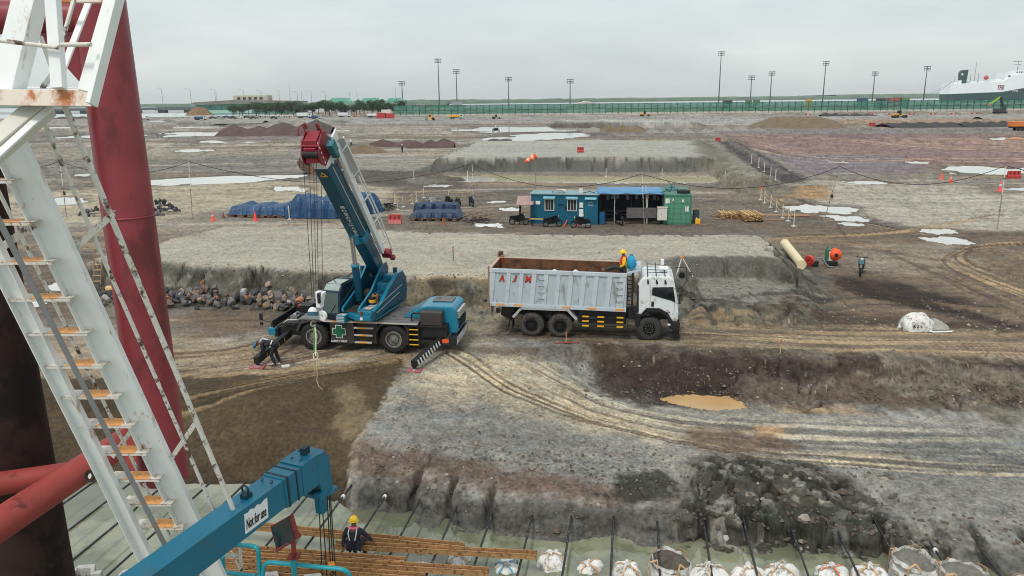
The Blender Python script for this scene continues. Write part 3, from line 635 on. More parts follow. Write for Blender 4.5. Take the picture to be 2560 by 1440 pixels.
M_bluedk = mat('dark_blue_iron', srgb(14, 44, 56), .5, var=.1)
M_teal = mat('teal_rail', srgb(22, 146, 160), .4, var=.08, scale=6, dirt=srgb(16, 96, 104), dirt_amt=.25, dirt_scale=8)
M_blk = mat('black_steel', srgb(30, 31, 33), .5, var=.15, scale=5, dirt=srgb(64, 58, 52), dirt_amt=.3)
M_rope = mat('wire_rope', srgb(34, 32, 30), .6, var=.2, scale=20)
M_sign = mat('white_sign', srgb(222, 222, 220), .5, var=.03, dirt=srgb(170, 166, 158), dirt_amt=.2, dirt_scale=9)
M_ink = mat('black_ink', srgb(14, 14, 16), .5, var=0)
M_conc = mat('weathered_concrete', srgb(168, 166, 160), .85, var=.14, scale=5, dirt=srgb(88, 86, 82), dirt_amt=.45, dirt_scale=6, bump=.01, bscale=30)
M_hbeam = mat('orange_rust_beam', srgb(166, 126, 82), .7, var=.25, scale=3, dirt=srgb(104, 68, 42), dirt_amt=.42, dirt_scale=9, bump=.006, bscale=40)
M_rod = mat('tarred_rod', srgb(34, 34, 36), .45, var=.3, scale=4, dirt=srgb(150, 146, 138), dirt_amt=.28, dirt_scale=6)
M_tie = mat('white_rag', srgb(220, 220, 216), .8, var=.05)
M_glass = mat('dark_glass', srgb(26, 40, 46), .08, var=.1, scale=1, spec=.8)
M_redp = mat('red_iron', srgb(128, 44, 42), .5, var=.15, scale=6, dirt=srgb(70, 34, 30), dirt_amt=.35, dirt_scale=8)

def on_plane(px, py, P0, n):
    d = ray(px, py); t = (Vector(P0)-CAM).dot(n)/d.dot(n); return CAM+d*t
def text_mesh(name, s, m, origin, ex, ey, height, parent=None, depth=.004, width=None, font_shear=0., off=0.):
    """lettering as mesh: origin = lower left corner, ex / ey = unit axes, height of capitals"""
    cu_ = bpy.data.curves.new(name, 'FONT'); cu_.body = s; cu_.extrude = depth; cu_.shear = font_shear; cu_.offset = off
    o = bpy.data.objects.new(name, cu_); S.collection.objects.link(o)
    bpy.context.view_layer.update()
    me = bpy.data.meshes.new_from_object(o.evaluated_get(bpy.context.evaluated_depsgraph_get()))
    bpy.data.objects.remove(o)
    V_ = [v.co.copy() for v in me.vertices]
    x0 = min(v.x for v in V_); x1 = max(v.x for v in V_); y0 = min(v.y for v in V_); y1 = max(v.y for v in V_)
    sy = height/(y1-y0); sx_ = width/(x1-x0) if width else sy
    ex = Vector(ex).normalized(); ey = Vector(ey).normalized(); ez = ex.cross(ey)
    for v in me.vertices:
        c = v.co; v.co = Vector(origin)+ex*(c.x-x0)*sx_+ey*(c.y-y0)*sy+ez*c.z
    me.materials.clear(); me.materials.append(m)
    o = bpy.data.objects.new(name, me); S.collection.objects.link(o)
    if parent: o.parent = parent
    return o

# ---- the stair
stair = empty('steel_stair', (0, 0, 0), label='white rusty steel stair with orange striped treads leading down to the barge', cat='stair')
def st_pt(i, side=0.): # right end of tread i; side metres to the left
    zc = 6.51+.216*i; f = i/10
    A0 = AT(80, 555, 6.51); B0 = AT(457, 1319, 8.67)
    p = A0+(B0-A0)*f
    return p
sdir = (st_pt(10)-st_pt(0)).normalized()
TW = .59
left = (AT(153, 988, 7.59)-AT(298, 996, 7.59)).normalized(); left.z = 0; left.normalize()
fwd = Vector((left.y, -left.x, 0));
if fwd.y < 0: fwd = -fwd                              # away from the camera
nrm = sdir.cross(left).normalized()
if nrm.dot(cd) > 0: nrm = -nrm                        # towards the camera, across the flight
def strip(mb, a, b, w, th, side, nn):
    sd = side.normalized(); a = Vector(a); b = Vector(b); n_ = nn.normalized()
    P = [a-sd*w/2-n_*th/2, a+sd*w/2-n_*th/2, a+sd*w/2+n_*th/2, a-sd*w/2+n_*th/2]; Q = [p+(b-a) for p in P]
    return mb.add(P+Q, [(0, 1, 2, 3), (4, 7, 6, 5), (0, 4, 5, 1), (1, 5, 6, 2), (2, 6, 7, 3), (3, 7, 4, 0)])
def lp(px1, py1, z1, px2, py2, z2, e0=0., e1=0.):      # 3-D segment between two seen points, extended
    a = AT(px1, py1, z1); b = AT(px2, py2, z2); d = b-a
    return a-d*e0, b+d*e1
for nm, (a, b), wv in (('stringer', lp(72, 450, 6.45, 452, 1255, 8.6, .13, .45), .27), ('stringer', lp(-20, 600, 6.7, 353, 1360, 8.75, .12, .3), .16)):
    m = MB(); sd = (b-a).cross(cd).normalized()
    strip(m, a, b, wv, .012, sd, cd)
    for q in (-1, 1): strip(m, a+sd*q*wv/2-cd*.04, b+sd*q*wv/2-cd*.04, .012, .09, sd, cd)
    o = m.build(nm, M_white, stair, bevel=.002)
for i in range(-2, 12):
    p = st_pt(i); q = p+left*TW
    if i > 10: continue
    d = .19
    m = MB()
    for (u0, u1, ma) in ((0, .22, 0), (.22, .66, 1), (.66, 1., 0)):
        a = p+(q-p)*u0; b = p+(q-p)*u1; m.cur = ma; sk = fwd*d
        sh = left*-.035*0
        m.add([a, b, b+sk, a+sk, a-Vector((0, 0, .006)), b-Vector((0, 0, .006)), b+sk-Vector((0, 0, .006)), a+sk-Vector((0, 0, .006))],
              [(0, 1, 2, 3), (7, 6, 5, 4), (0, 4, 5, 1), (1, 5, 6, 2), (2, 6, 7, 3), (3, 7, 4, 0)])
    m.cur = 0; m.add([p, q, q-Vector((0, 0, .03)), p-Vector((0, 0, .03)), p+fwd*.004, q+fwd*.004, q-Vector((0, 0, .03))+fwd*.004, p-Vector((0, 0, .03))+fwd*.004], [(0, 1, 2, 3), (7, 6, 5, 4), (3, 2, 6, 7)])
    m.build('tread', [M_tread, M_treadrust], stair)
def rail(pts, r, m=M_whiterail, nm='handrail', par=None, n=10): return MB().tube(pts, r, n).build(nm, m, par or stair)
rail(lp(163, 267, 6.1, 573, 1249, 8.0, .02, .12), .026)
rail(lp(108, 302, 6.35, 535, 1277, 8.3, 0, .12), .019)
rail(lp(0, 485, 6.9, 427, 1343, 9.2, .1, .02), .018)
a, b = lp(0, 556, 6.0, 413, 1364, 7.9, .1, .03)
strip(MB(), a, b, .05, .012, (b-a).cross(cd), cd).build('handrail', M_greybar, stair)
def angle_bar(a, b, w, m, nm, par):
    mb = MB(); a = Vector(a); b = Vector(b); sd = (b-a).cross(cd).normalized()
    strip(mb, a, b, w, .008, sd, cd); strip(mb, a+sd*w/2+cd*w*.45, b+sd*w/2+cd*w*.45, .008, w*.9, sd, cd)
    return mb.build(nm, m, par, bevel=.002)
for (x0, y0, z0, x1, y1, z1, w) in [(189, 620, 6.85, 285, 533, 6.6, .062), (431, 1143, 8.2, 495, 1049, 7.6, .05), (0, 622, 6.95, 87, 560, 6.6, .075), (281, 1143, 8.75, 333, 1070, 8.3, .05)]:
    angle_bar(AT(x0, y0, z0), AT(x1, y1, z1), w, M_whiterail, 'baluster', stair)
# ---- landing frame above the stair
lf = empty('landing_frame', (0, 0, 0), label='white rusty landing frame of plates and diagonal members at the top left corner', cat='steel frame')
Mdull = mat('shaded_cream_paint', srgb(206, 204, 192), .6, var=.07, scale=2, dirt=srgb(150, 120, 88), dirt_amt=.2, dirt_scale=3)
def bar(p, q, w, th, m, nm, depth=None):
    mb = MB(); mb.beam(p, q, w, th, up=cd); return mb.build(nm, m, lf, bevel=.004)
ZF = 5.4
strip(MB(), AT(-120, 242, ZF), AT(229, 246, ZF), .118, .012, cu, cd).build('edge_plate', M_plate, lf, bevel=.003)
mb = MB(); mb.add([AT(-120, 224, ZF), AT(228, 227, ZF), AT(200, 218, ZF+1.0), AT(-120, 214, ZF+1.0), AT(-120, 264, ZF+.02), AT(228, 264, ZF+.02), AT(200, 250, ZF+1.0), AT(-120, 248, ZF+1.0)],
   [(3, 2, 1, 0), (4, 5, 6, 7), (2, 3, 7, 6)]); mb.build('deck_plate', M_white, lf)
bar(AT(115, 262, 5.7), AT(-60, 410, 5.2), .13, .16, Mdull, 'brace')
bar(AT(128, 266, 5.62), AT(-30, 410, 5.16), .055, .02, M_white, 'brace')
bar(AT(83, -30, 5.6), AT(18, 232, 5.6), .17, .16, M_white, 'post')
bar(AT(130, -30, 5.35), AT(148, 222, 5.36), .085, .07, M_white, 'post')
bar(AT(287, -30, 5.45), AT(212, 228, 5.4), .10, .03, M_white, 'diagonal')
bar(AT(302, -30, 5.43), AT(229, 262, 5.38), .035, .11, M_white, 'diagonal')
bar(AT(190, -20, 5.6), AT(156, 102, 5.5), .024, .024, M_whiterail, 'diagonal')
bar(AT(224, 0, 5.9), AT(158, 172, 5.7), .05, .02, M_white, 'diagonal')
bar(AT(102, 92, 5.8), AT(134, 186, 5.7), .03, .02, M_whiterail, 'diagonal')
bar(AT(70, 3, 5.7), AT(262, 3, 5.7), .025, .03, M_plate, 'crossbar')
bar(AT(134, 182, 5.8), AT(104, 222, 5.9), .04, .02, M_whiterail, 'diagonal')
for a, b in (((-20, 99), (146, 119)), ((153, 112), (228, 111))): MB().tube([AT(*a, 5.28), AT(*b, 5.28)], .016, 10).build('guard_rail', M_whiterail, lf)
# ---- red leg, braces, dark pile
leg = empty('red_rig_leg', (0, 0, 0), label='tall red steel pipe leg of the piling rig beside the stair', cat='rig leg')
base = AT(330, 600, 12.3)
def vert(p, z): return Vector((p.x, p.y, z))
m = MB(); zt, zb = base.z+6.5, AT(405, 1205, 13.2).z
m.cyl(vert(base, zt), vert(base, zb), .37, .415, 48); m.build('column', M_red, leg)
wz = AT(320, 540, 12.2).z; MB().ring(vert(base, wz), (0, 0, 1), .38, .408, .03, 48).build('weld_seam', M_red, leg, smooth=True)
a = AT(-200, 20, 11.9); b = AT(262, 45, 11.4)
b = Vector((base.x, base.y, b.z)); a = Vector((base.x-4, base.y-.3, b.z+.05)); MB().cyl(a, b, .25, .25, 36).build('cross_pipe', M_red, leg)
g0 = Vector((base.x-.34, base.y-.15, b.z-.2)); mb = MB(); mb.prism([(0, 0), (-.62, 0), (-.05, -.75), (0, -.8)], -.01, .01)
mb.v = [(g0.x+v[0], g0.y+v[1], g0.z+v[2]) for v in mb.v]; mb.build('gusset', M_red, leg)
pa = AT(-60, 1350, 10.0); pb = vert(base, AT(372, 1075, 12.7).z)
MB().cyl(pa, pb, .235, .215, 32).build('brace_pipe', M_red2, leg)
pa2 = AT(-80, 1222, 11.2); pb2 = AT(185, 1180, 11.9); MB().cyl(pa2, pb2, .19, .17, 28).build('brace_pipe', M_red2, leg)
mb = MB(); q0 = AT(270, 1130, 12.0); q1 = AT(330, 1035, 12.2); q2 = AT(345, 1190, 12.2); mb.add([q0, q1, q2, q0+cd*.02, q1+cd*.02, q2+cd*.02], [(0, 1, 2), (5, 4, 3), (0, 3, 4, 1), (1, 4, 5, 2), (2, 5, 3, 0)]); mb.build('gusset', M_red2, leg)
MB().cyl(AT(222, 1190, 10.3), AT(300, 1187, 10.8), .045, .045, 16).build('stub_pipe', M_whiterail, leg)
MB().ring(AT(224, 1190, 10.28), AT(300, 1187, 10.8)-AT(224, 1190, 10.3), .045, .085, .02, 20).build('pipe_collar', M_pile, leg)
pile = empty('steel_pile', (0, 0, 0), label='dark brown steel pipe pile standing in the water at the left edge', cat='pile')
pc = AT(32, 1169, 12.2); m = MB(); m.cyl(vert(pc, pc.z+6.5), vert(pc, WATER_Z-1), .60, .60, 48); m.build('pile_shaft', M_pile, pile)
MB().ring(vert(pc, pc.z+6.5), (0, 0, 1), .56, .61, .05, 40).build('pile_rim', M_pile, pile)

# ---- blue boom
bm_ = empty('blue_boom', (0, 0, 0), label='blue box boom with a white Not for use sign reaching from the lower left', cat='crane boom')
A0 = AT(377, 1440, 7.0); B0 = AT(777, 1151, 9.05); bd = (B0-A0).normalized()
bs = bd.cross(Vector((0, 0, 1))).normalized()          # to the right of the boom (towards the camera side)
if bs.dot(cd) > 0: bs = -bs
bu = bs.cross(bd).normalized(); bu = bu if bu.z > 0 else -bu
BW, BH = .29, .355
def bp_(s, r, u): return A0+bd*s+bs*r+bu*u             # s along, r across (0 = seen side, negative = far side), u up (0 = top)
def bbox(mb, s0, s1, r0, r1, u0, u1):
    P = [bp_(s, r, u) for u in (u0, u1) for (s, r) in ((s0, r0), (s1, r0), (s1, r1), (s0, r1))]
    return mb.add(P, [(0, 3, 2, 1), (4, 5, 6, 7), (0, 1, 5, 4), (1, 2, 6, 5), (2, 3, 7, 6), (3, 0, 4, 7)])
LB = (B0-A0).length
m = MB(); bbox(m, -4, LB-.22, -BW, 0, -BH, 0); m.build('boom_box', M_blue, bm_, bevel=.006)
m = MB(); bbox(m, LB-.5, LB-.2, -BW-.012, .012, -BH-.012, .012); bbox(m, LB-.2, LB+.08, -BW-.02, .02, -BH-.02, .03)
P = [(LB+.08, .03), (LB+.24, -.0), (LB+.32, -.1), (LB+.33, -.56), (LB+.16, -.62), (LB+.08, -.36)]
for r0, r1 in ((-BW-.02, -BW+.01), (-.01, .02)):
    k = [bp_(s, r, u) for r in (r0, r1) for (s, u) in P]; n = len(P)
    m.add(k, [tuple(range(n)), tuple(range(2*n-1, n-1, -1))]+[(i, i+n, (i+1) % n+n, (i+1) % n) for i in range(n)])
bbox(m, LB+.08, LB+.28, -BW+.01, -.01, -.25, .0)
m.build('boom_head', M_blue, bm_, bevel=.004)
m = MB(); bbox(m, LB-.46, LB-.43, -BW-.02, .018, -BH-.018, .018); bbox(m, LB-.3, LB-.28, -BW-.02, .02, -BH-.02, .02); m.build('seam_plate', M_bluedk, bm_)
m = MB(); m.cyl(bp_(LB+.22, -BW+.02, -.46), bp_(LB+.22, -.02, -.46), .10, n=24); m.build('sheave', M_bluedk, bm_)
m = MB(); bbox(m, LB+.1, LB+.4, -BW-.05, .04, -.62, -.57); bbox(m, LB+.05, LB+.16, -.06, .05, -.78, -.5); m.build('hook_guard', M_blue, bm_, bevel=.004)
sh = AT(652, 1193, 8.1); hp = bp_((sh-A0).dot(bd), -BW/2, 0)
m = MB(); s0 = (sh-A0).dot(bd); bbox(m, s0-.05, s0+.05, -BW/2-.045, -BW/2+.045, 0, .05)
pts = [hp+bd*0+bs*math.cos(t)*.045+bu*(.09+math.sin(t)*.055) for t in np.linspace(0, 2*PI, 17)[:-1]]; m.tube(pts, .012, 8, True); m.build('lifting_shackle', M_bluedk, bm_)
m = MB()
for s, r in ((LB-.62, -.06), (LB-.62, -.2), (LB-.1, -.07), (LB-.1, -.2)):
    p = bp_(s, r, .012); m.tube([p+bd*math.cos(t)*.018+bu*(.02+math.sin(t)*.022) for t in np.linspace(0, 2*PI, 9)[:-1]], .005, 6, True)
bbox(m, LB+.02, LB+.12, -BW*.6, -BW*.35, .03, .12); m.build('lug', M_bluedk, bm_)
# sign
c4 = [on_plane(x, y, bp_(0, .004, 0), bs) for (x, y) in ((611, 1286), (668, 1244), (671, 1293), (614, 1336))]
sg = MB(); jag = [c4[0]]
for k in range(1, 7): t_ = k/7; jag.append(c4[0]+(c4[1]-c4[0])*t_+(c4[3]-c4[0])*(.10*[.5, -.3, .8, -.1, 1.1, .2][k-1]))
jag += [c4[1], c4[2], c4[3]]; n = len(jag); sg.add(jag+[p-bs*.004 for p in jag], [tuple(range(n)), tuple(range(2*n-1, n-1, -1))]+[(i, (i+1) % n, (i+1) % n+n, i+n) for i in range(n)])
sgo = sg.build('sign', M_sign, bm_)
org = on_plane(617, 1325, bp_(0, .007, 0), bs); top_ = on_plane(616.5, 1300, bp_(0, .007, 0), bs); rt_ = on_plane(668, 1287, bp_(0, .007, 0), bs)
ey_ = bu; ex_ = bd
text_mesh('lettering', 'Not for use', M_ink, org, (rt_-org), (top_-org), (top_-org).length*1.05, sgo, .002, width=(rt_-org).length*.96, off=.012)
# ropes of the blue boom
m = MB()
for (x0, y0, x1, y1) in [(797, 1248, 806, 1450), (805, 1250, 818, 1450), (818, 1240, 826, 1412), (823, 1240, 832, 1412), (826, 1238, 840, 1450)]:
    m.tube([AT(x0, y0, 9.25), AT(x1, y1, 9.25+(y1-y0)*.002)], .0075, 6)
m.build('hoist_rope', M_rope, bm_)
m = MB(); m.box(AT(829, 1415, 9.55), (.09, .09, .1), (0, 0, .4)); m.build('hook_block', mat('orange_block', srgb(206, 132, 36), .5), bm_, bevel=.02)
MB().tube([AT(829, 1423, 9.55)+cu*-.03, AT(833, 1432, 9.55), AT(829, 1440, 9.55), AT(824, 1434, 9.55)], .012, 8).build('hook', M_rope, bm_)

# ---- teal railing, flood light, lower platform
rl = empty('teal_railing', (0, 0, 0), label='teal pipe railing of the rig platform at the bottom edge', cat='railing')
ZR = 9.3
def corner(pts, n=5, rad=.35):
    out = [Vector(pts[0])]
    for i in range(1, len(pts)-1):
        p = Vector(pts[i]); a = (Vector(pts[i-1])-p); b = (Vector(pts[i+1])-p); r = min(rad*1.0, a.length*.45, b.length*.45)
        p0 = p+a.normalized()*r; p1 = p+b.normalized()*r
        for k in range(n+1):
            t = k/n; out.append(p0*(1-t)**2+p*2*t*(1-t)+p1*t*t)
    out.append(Vector(pts[-1])); return out
def P9(*q): return [AT(x, y, z) for (x, y, z) in q]
for pts in (P9((592, 1362, 9.6), (645, 1366, 9.3), (652, 1470, 9.6)), P9((654, 1480, 9.6), (660, 1404, 9.4), (868, 1424, 9.2), (892, 1480, 9.5)), P9((560, 1431, 9.9), (640, 1440, 9.7)), P9((395, 1384, 9.3), (352, 1396, 9.4), (372, 1402, 9.4), (420, 1404, 9.5)), P9((557, 1392, 9.9), (562, 1480, 10.1))):
    MB().tube(corner(pts, 5, .12), .028, 12).build('rail', M_teal, rl)
MB().tube(P9((733, 1396, 9.25), (739, 1480, 9.5)), .036, 12).build('post', M_teal, rl)
fl = empty('flood_light', tuple(AT(735, 1393, 9.25)), label='black glass flood lamp on a red stand clamped to the teal railing', cat='flood light')
def rel(o, mb): mb.v = [tuple(Vector(v)-o.location) for v in mb.v]; return mb
pc_ = [AT(675, 1316, 9.35), AT(723, 1289, 9.0), AT(740, 1347, 9.05), AT(692, 1381, 9.4)]
fn = (pc_[1]-pc_[0]).cross(pc_[3]-pc_[0]).normalized(); fn = fn if fn.dot(cd) > 0 else -fn
def slab(quad, th, inset=0.):
    c = sum(quad, Vector())/4; q = [c+(p-c)*(1-inset) for p in quad]
    return MB().add(q+[p+fn*th for p in q], [(0, 1, 2, 3), (7, 6, 5, 4), (0, 4, 5, 1), (1, 5, 6, 2), (2, 6, 7, 3), (3, 7, 4, 0)])
rel(fl, slab(pc_, .06)).build('housing', M_redp, fl, bevel=.006)
rel(fl, slab([p-fn*.004 for p in pc_], .01, .09)).build('glass', mat('lamp_glass', srgb(34, 38, 40), .15, var=.2, scale=6), fl)
m = MB(); m.tube(P9((736, 1398, 9.25), (733, 1352, 9.2)), .03, 12); m.box(AT(735, 1390, 9.24), (.14, .14, .02)); m.tube(P9((752, 1380, 9.2), (747, 1396, 9.2)), .008, 6); rel(fl, m).build('stand', M_redp, fl)
m = MB(); m.tube(corner(P9((690, 1376, 9.32), (716, 1362, 9.2), (752, 1338, 9.1), (744, 1334, 9.15))), .017, 8); rel(fl, m).build('bracket', M_redp, fl)
post = MB().tube(P9((600, 1362, 9.9), (606, 1480, 10.3)), .022, 10).build('white_pipe_post', M_whiterail); tag(post, 'thin white rust-spotted pipe post under the blue boom', 'post')
MB().tube(P9((578, 1378, 10.1), (600, 1425, 10.2)), .012, 8).build('strut', M_whiterail, post)
# ---- concrete sheet pile wall tops at the water's edge
def sheetpile(px, py, label, sc=1.):
    c = G(px, py, -.85); o = empty('concrete_sheet_pile', (c.x, c.y, 0), R(8)-R(0), label, 'sheet pile', 'concrete sheet piles along the wall')
    w = .5*sc; pts = [(-w, -.02), (-w*.62, -.02), (-w*.40, .30), (w*.40, .30), (w*.62, -.02), (w, -.02), (w, -.16), (w*.52, -.16), (w*.30, .14), (-w*.30, .14), (-w*.52, -.16), (-w, -.16)]
    MB().prism(pts, -3, -.85, 'z').build('pile_body', M_conc, o, bevel=.015)
    return o
sheetpile(205, 1428, 'grey W-shaped concrete sheet pile top beside the dark pipe pile'); sheetpile(318, 1440, 'grey W-shaped concrete sheet pile top under the blue boom'); 
sheetpile(668, 1447, 'grey concrete sheet pile top behind the teal railing corner'); sheetpile(778, 1452, 'grey concrete sheet pile top left of the teal railing end')

# ---- tie rods
RZ = -1.2
rods = [(245, 1198), (330, 1205), (420, 1205), (531, 1202), (621, 1200), (808, 1192), (887, 1202), (987, 1202), (1050, 1249), (1142, 1266), (1252, 1222), (1339, 1256), (1435, 1250), (1536, 1261), (1642, 1277), (1735, 1155), (1843, 1240), (1960, 1270), (2067, 1268), (2171, 1275), (2325, 1355), (2459, 1383)]
ordn = ['first', 'second', 'third', 'fourth', 'fifth', 'sixth', 'seventh', 'eighth', 'ninth', 'tenth', 'eleventh']
for i, (px, py) in enumerate(rods):
    zz = RZ; p = G(px, py, zz); q = p-ROD_DIR*9
    o = MB().tube([Vector((0, 0, 0)), q-p], .032, 8).build('tie_rod', M_rod); o.location = p
    lab = 'long black tie rod over the water, %s counted from the left' % ordn[i] if i < 11 else 'long black tie rod over the water, %s counted from the right' % ordn[21-i]
    tag(o, lab, 'tie rod', 'tie rods across the basin')
    if i in (6, 7, 14, 15, 20):
        k = MB(); w_ = -ROD_DIR*(1.0 if i < 9 else .4)
        k.ring(w_, ROD_DIR, .03, .06, .10, 10)
        k.build('rag_knot', M_tie, o)
# ---- rusty H beams on the rods
M_web = mat('dark_rust_web', srgb(112, 76, 48), .8, var=.25, scale=3, dirt=srgb(70, 46, 32), dirt_amt=.4, dirt_scale=6)  # rusty web coloured darker than the flanges for contrast
def hbeam(x0, y0, x1, y1, z, label, e0=0., e1=0.):
    a = G(x0, y0, z); b = G(x1, y1, z); d = b-a; a = a-d*e0; b = b+d*e1; L_ = (b-a).length; o = empty('steel_beam', tuple(a), math.atan2(b.y-a.y, b.x-a.x), label, 'steel beam', 'rusty steel beams lying on the tie rods')
    hw, hh, t_ = .085, .085, .012
    m = MB(); m.bx(0, L_, -hw, -hw+t_, -hh, hh); m.bx(0, L_, hw-t_, hw, -hh, hh); m.bx(0, L_, -hw-.012, -hw, hh-.02, hh); m.bx(0, L_, hw, hw+.012, hh-.02, hh); m.cur = 1; m.bx(0, L_, -hw+t_, hw-t_, -.008, .008); m.build('h_section', [M_hbeam, M_web], o)
    m = MB()
    for k in range(int(L_/.9)): m.bx(.3+k*.9, .312+k*.9, -hw+.012, hw-.012, -hh, hh*.55)
    m.build('stiffeners', M_hbeam, o); return o
hbeam(735, 1325, 1161, 1368, -1.02, 'rusty orange steel beam in front of the seated worker, short farthest one', e0=.5)
hbeam(837, 1362, 1342, 1388, -1.06, 'rusty orange steel beam the worker in the yellow helmet sits on')
hbeam(588, 1372, 1012, 1404, -1.06, 'rusty steel beam passing behind the flood lamp, third from the bank', e0=.3)
hbeam(700, 1397, 1222, 1430, -1.06, 'long rusty steel beam crossing just above the teal railing', e0=.2)
hbeam(565, 1407, 1060, 1444, -1.06, 'nearest rusty steel beam, half hidden by the teal railing', e0=.3)
hbeam(560, 1434, 900, 1460, -1.06, 'rusty steel beam at the bottom edge behind the railing bend', e0=.3)
# ---- big bags
M_bag = mat('white_woven_bag', srgb(214, 213, 207), .75, var=.12, scale=5, dirt=srgb(142, 138, 126), dirt_amt=.46, dirt_scale=4, bump=.04, bscale=7)
M_strap = mat('orange_strap', srgb(190, 150, 110), .7, var=.15, scale=10)
M_strapo = mat('bright_orange_strap', srgb(216, 104, 44), .7, var=.15, scale=10)
M_strapb = mat('blue_strap', srgb(92, 160, 184), .7, var=.1)
M_fill = mat('dark_bag_fill', srgb(84, 76, 66), .9, var=.4, scale=9, bump=.03, bscale=18)
def bag(px, py, r, h, label, kind='tied', seed=0, z0=WATER_Z, strap=M_strap, sink=.25):
    c = G(px, py, z0+h*.7); rnd = random.Random(seed); o = empty('big_bag', (c.x, c.y, z0-sink), rnd.uniform(0, 6), label, 'bulk bag', 'white bulk bags at the water edge')
    nu, nv = 56, 18; H_ = h+sink; V_ = []; ph = [rnd.uniform(0, 6) for _ in range(6)]
    for j in range(nv+1):
        t = j/nv
        if kind == 'open': rr = r*(1-.10*(1-math.sin(PI*min(t*1.1, 1)))); zz = H_*t
        else:
            ang = t*PI/2; rr = r*math.cos(ang)**.62 if t < 1 else 0; zz = H_*math.sin(ang)**.9
        for i in range(nu):
            th = 2*PI*i/nu; fold = math.sin(th*7+ph[0])*.5+math.sin(th*13+ph[1]+t*2)*.35+math.sin(th*23+ph[2])*.2
            k = 1+fold*(.05+.20*t**2 if kind != 'open' else .03+.04*t)+.09*math.sin(th*2+ph[3])+.06*math.sin(th*3+t*5+ph[4])+.03*math.sin(th*9+t*17+ph[1])
            dz = fold*.05*t*(1-t)*2 if kind != 'open' else fold*.03*t
            if kind == 'tied' and t > .8: dz -= .10*(t-.8)/.2*r
            V_.append((math.cos(th)*rr*k, math.sin(th)*rr*k, zz+dz))
    Fq = [(j*nu+i, j*nu+(i+1) % nu, (j+1)*nu+(i+1) % nu, (j+1)*nu+i) for j in range(nv) for i in range(nu)]
    mb = MB(); mb.add(V_, Fq, True); mb.build('bag_body', M_bag, o)
    if kind == 'open':
        f = MB(); n_ = 28; vs = [(0, 0, H_*.93)]
        for q in range(1, 7):
            for i in range(n_):
                th = 2*PI*i/n_; rr = r*.97*q/6; vs.append((math.cos(th)*rr, math.sin(th)*rr, H_*.88+.12*(1-(q/6)**2)*math.cos(th+1)+rnd.uniform(-.02, .02)))
        fs = [(0, 1+i, 1+(i+1) % n_) for i in range(n_)]+[(1+(q-1)*n_+i, 1+q*n_+i, 1+q*n_+(i+1) % n_, 1+(q-1)*n_+(i+1) % n_) for q in range(1, 6) for i in range(n_)]
        f.add(vs, fs, True); f.build('bag_fill', M_fill if kind == 'open' and r < .56 else mat('grey_bag_fill', srgb(112, 110, 102), .9, var=.3, scale=9, bump=.03, bscale=18), o)
    else:
        kb = MB(); top = (0, 0, H_-.06)
        for k in range(5):
            th = k*1.26+ph[5]; rr = r*rnd.uniform(.16, .32); kb.tube([(0, 0, H_-.1), (math.cos(th)*rr*.5, math.sin(th)*rr*.5, H_+.05+rnd.uniform(0, .05)), (math.cos(th+.3)*rr, math.sin(th+.3)*rr, H_-.02)], [.05, .045, .02], 8)
        kb.ring(top, (0, 0, 1), .03, .07, .05, 14); kb.build('gathered_neck', M_bag, o)
    for k in range(4):
        sb = MB(); th = k*PI/2+.5+rnd.uniform(-.2, .2); pts = []
        if kind == 'open':
            for q in range(7): t = .35+.65*q/6; pts.append((math.cos(th)*r*1.06, math.sin(th)*r*1.06, H_*t))
            pts += [(math.cos(th+.25)*r*.8, math.sin(th+.25)*r*.8, H_+.10), (math.cos(th+.5)*r*.98, math.sin(th+.5)*r*.98, H_-.02)]
        else:
            for q in range(8): t = .25+.72*q/7; ang = t*PI/2; rr = r*math.cos(ang)**.62*1.07; pts.append((math.cos(th)*rr, math.sin(th)*rr, H_*math.sin(ang)**.9+.02))
            pts.append((math.cos(th)*.05, math.sin(th)*.05, H_))
        for a, b in zip(pts[:-1], pts[1:]): sb.beam(a, b, .045, .01, up=Vector((math.cos(th), math.sin(th), .3)))
        sb.build('strap', strap, o)
    if kind != 'open': o.rotation_euler = (rnd.uniform(-.28, .28), rnd.uniform(-.28, .28), rnd.uniform(0, 6)); o.scale = (rnd.uniform(.85, 1.2), rnd.uniform(.85, 1.2), rnd.uniform(.85, 1.15))
    return o
bag(1382, 1388, .47, .36, 'white tied bulk bag floating past the end of the longest steel beam', seed=1)
bag(1477, 1410, .34, .16, 'mostly sunken small bulk bag right of the beam end bag', seed=2)
bag(1567, 1416, .45, .44, 'white bulk bag with gathered orange straps, left of the open dark-filled bag', seed=3)
bag(1675, 1412, .54, .60, 'open bulk bag filled with dark soil', 'open', seed=4)
bag(1778, 1428, .60, .62, 'grey-white knotted bulk bag right of the open dark-filled bag', seed=5)
bag(1872, 1440, .46, .42, 'low creased bulk bag between the knotted bag and the blue-lined bag', seed=6)
bag(1970, 1430, .62, .60, 'bulk bag with short tan straps at the foot of the rubble mound', seed=7)
bag(2090, 1438, .58, .62, 'bulk bag tied with a bright orange ribbon', seed=8, strap=M_strapo)
bag(2188, 1440, .56, .60, 'crumpled bulk bag left of the lettered sand bag', seed=9)
tb = bag(2285, 1415, .57, .80, 'open bulk bag heaped with grey sand, with blue lettering on its side', 'open', seed=10)
bag(2413, 1445, .58, .62, 'open bulk bag with grey sand right of the lettered bag', 'open', seed=11)
bag(2560, 1462, .40, .5, 'small bag corner in the lower right corner', seed=12)
bag(925, 1354, .42, .16, 'half sunken bulk bag beside the seated worker', seed=13); bag(1056, 1362, .42, .14, 'half sunken bulk bag between the second and third beams', seed=14)
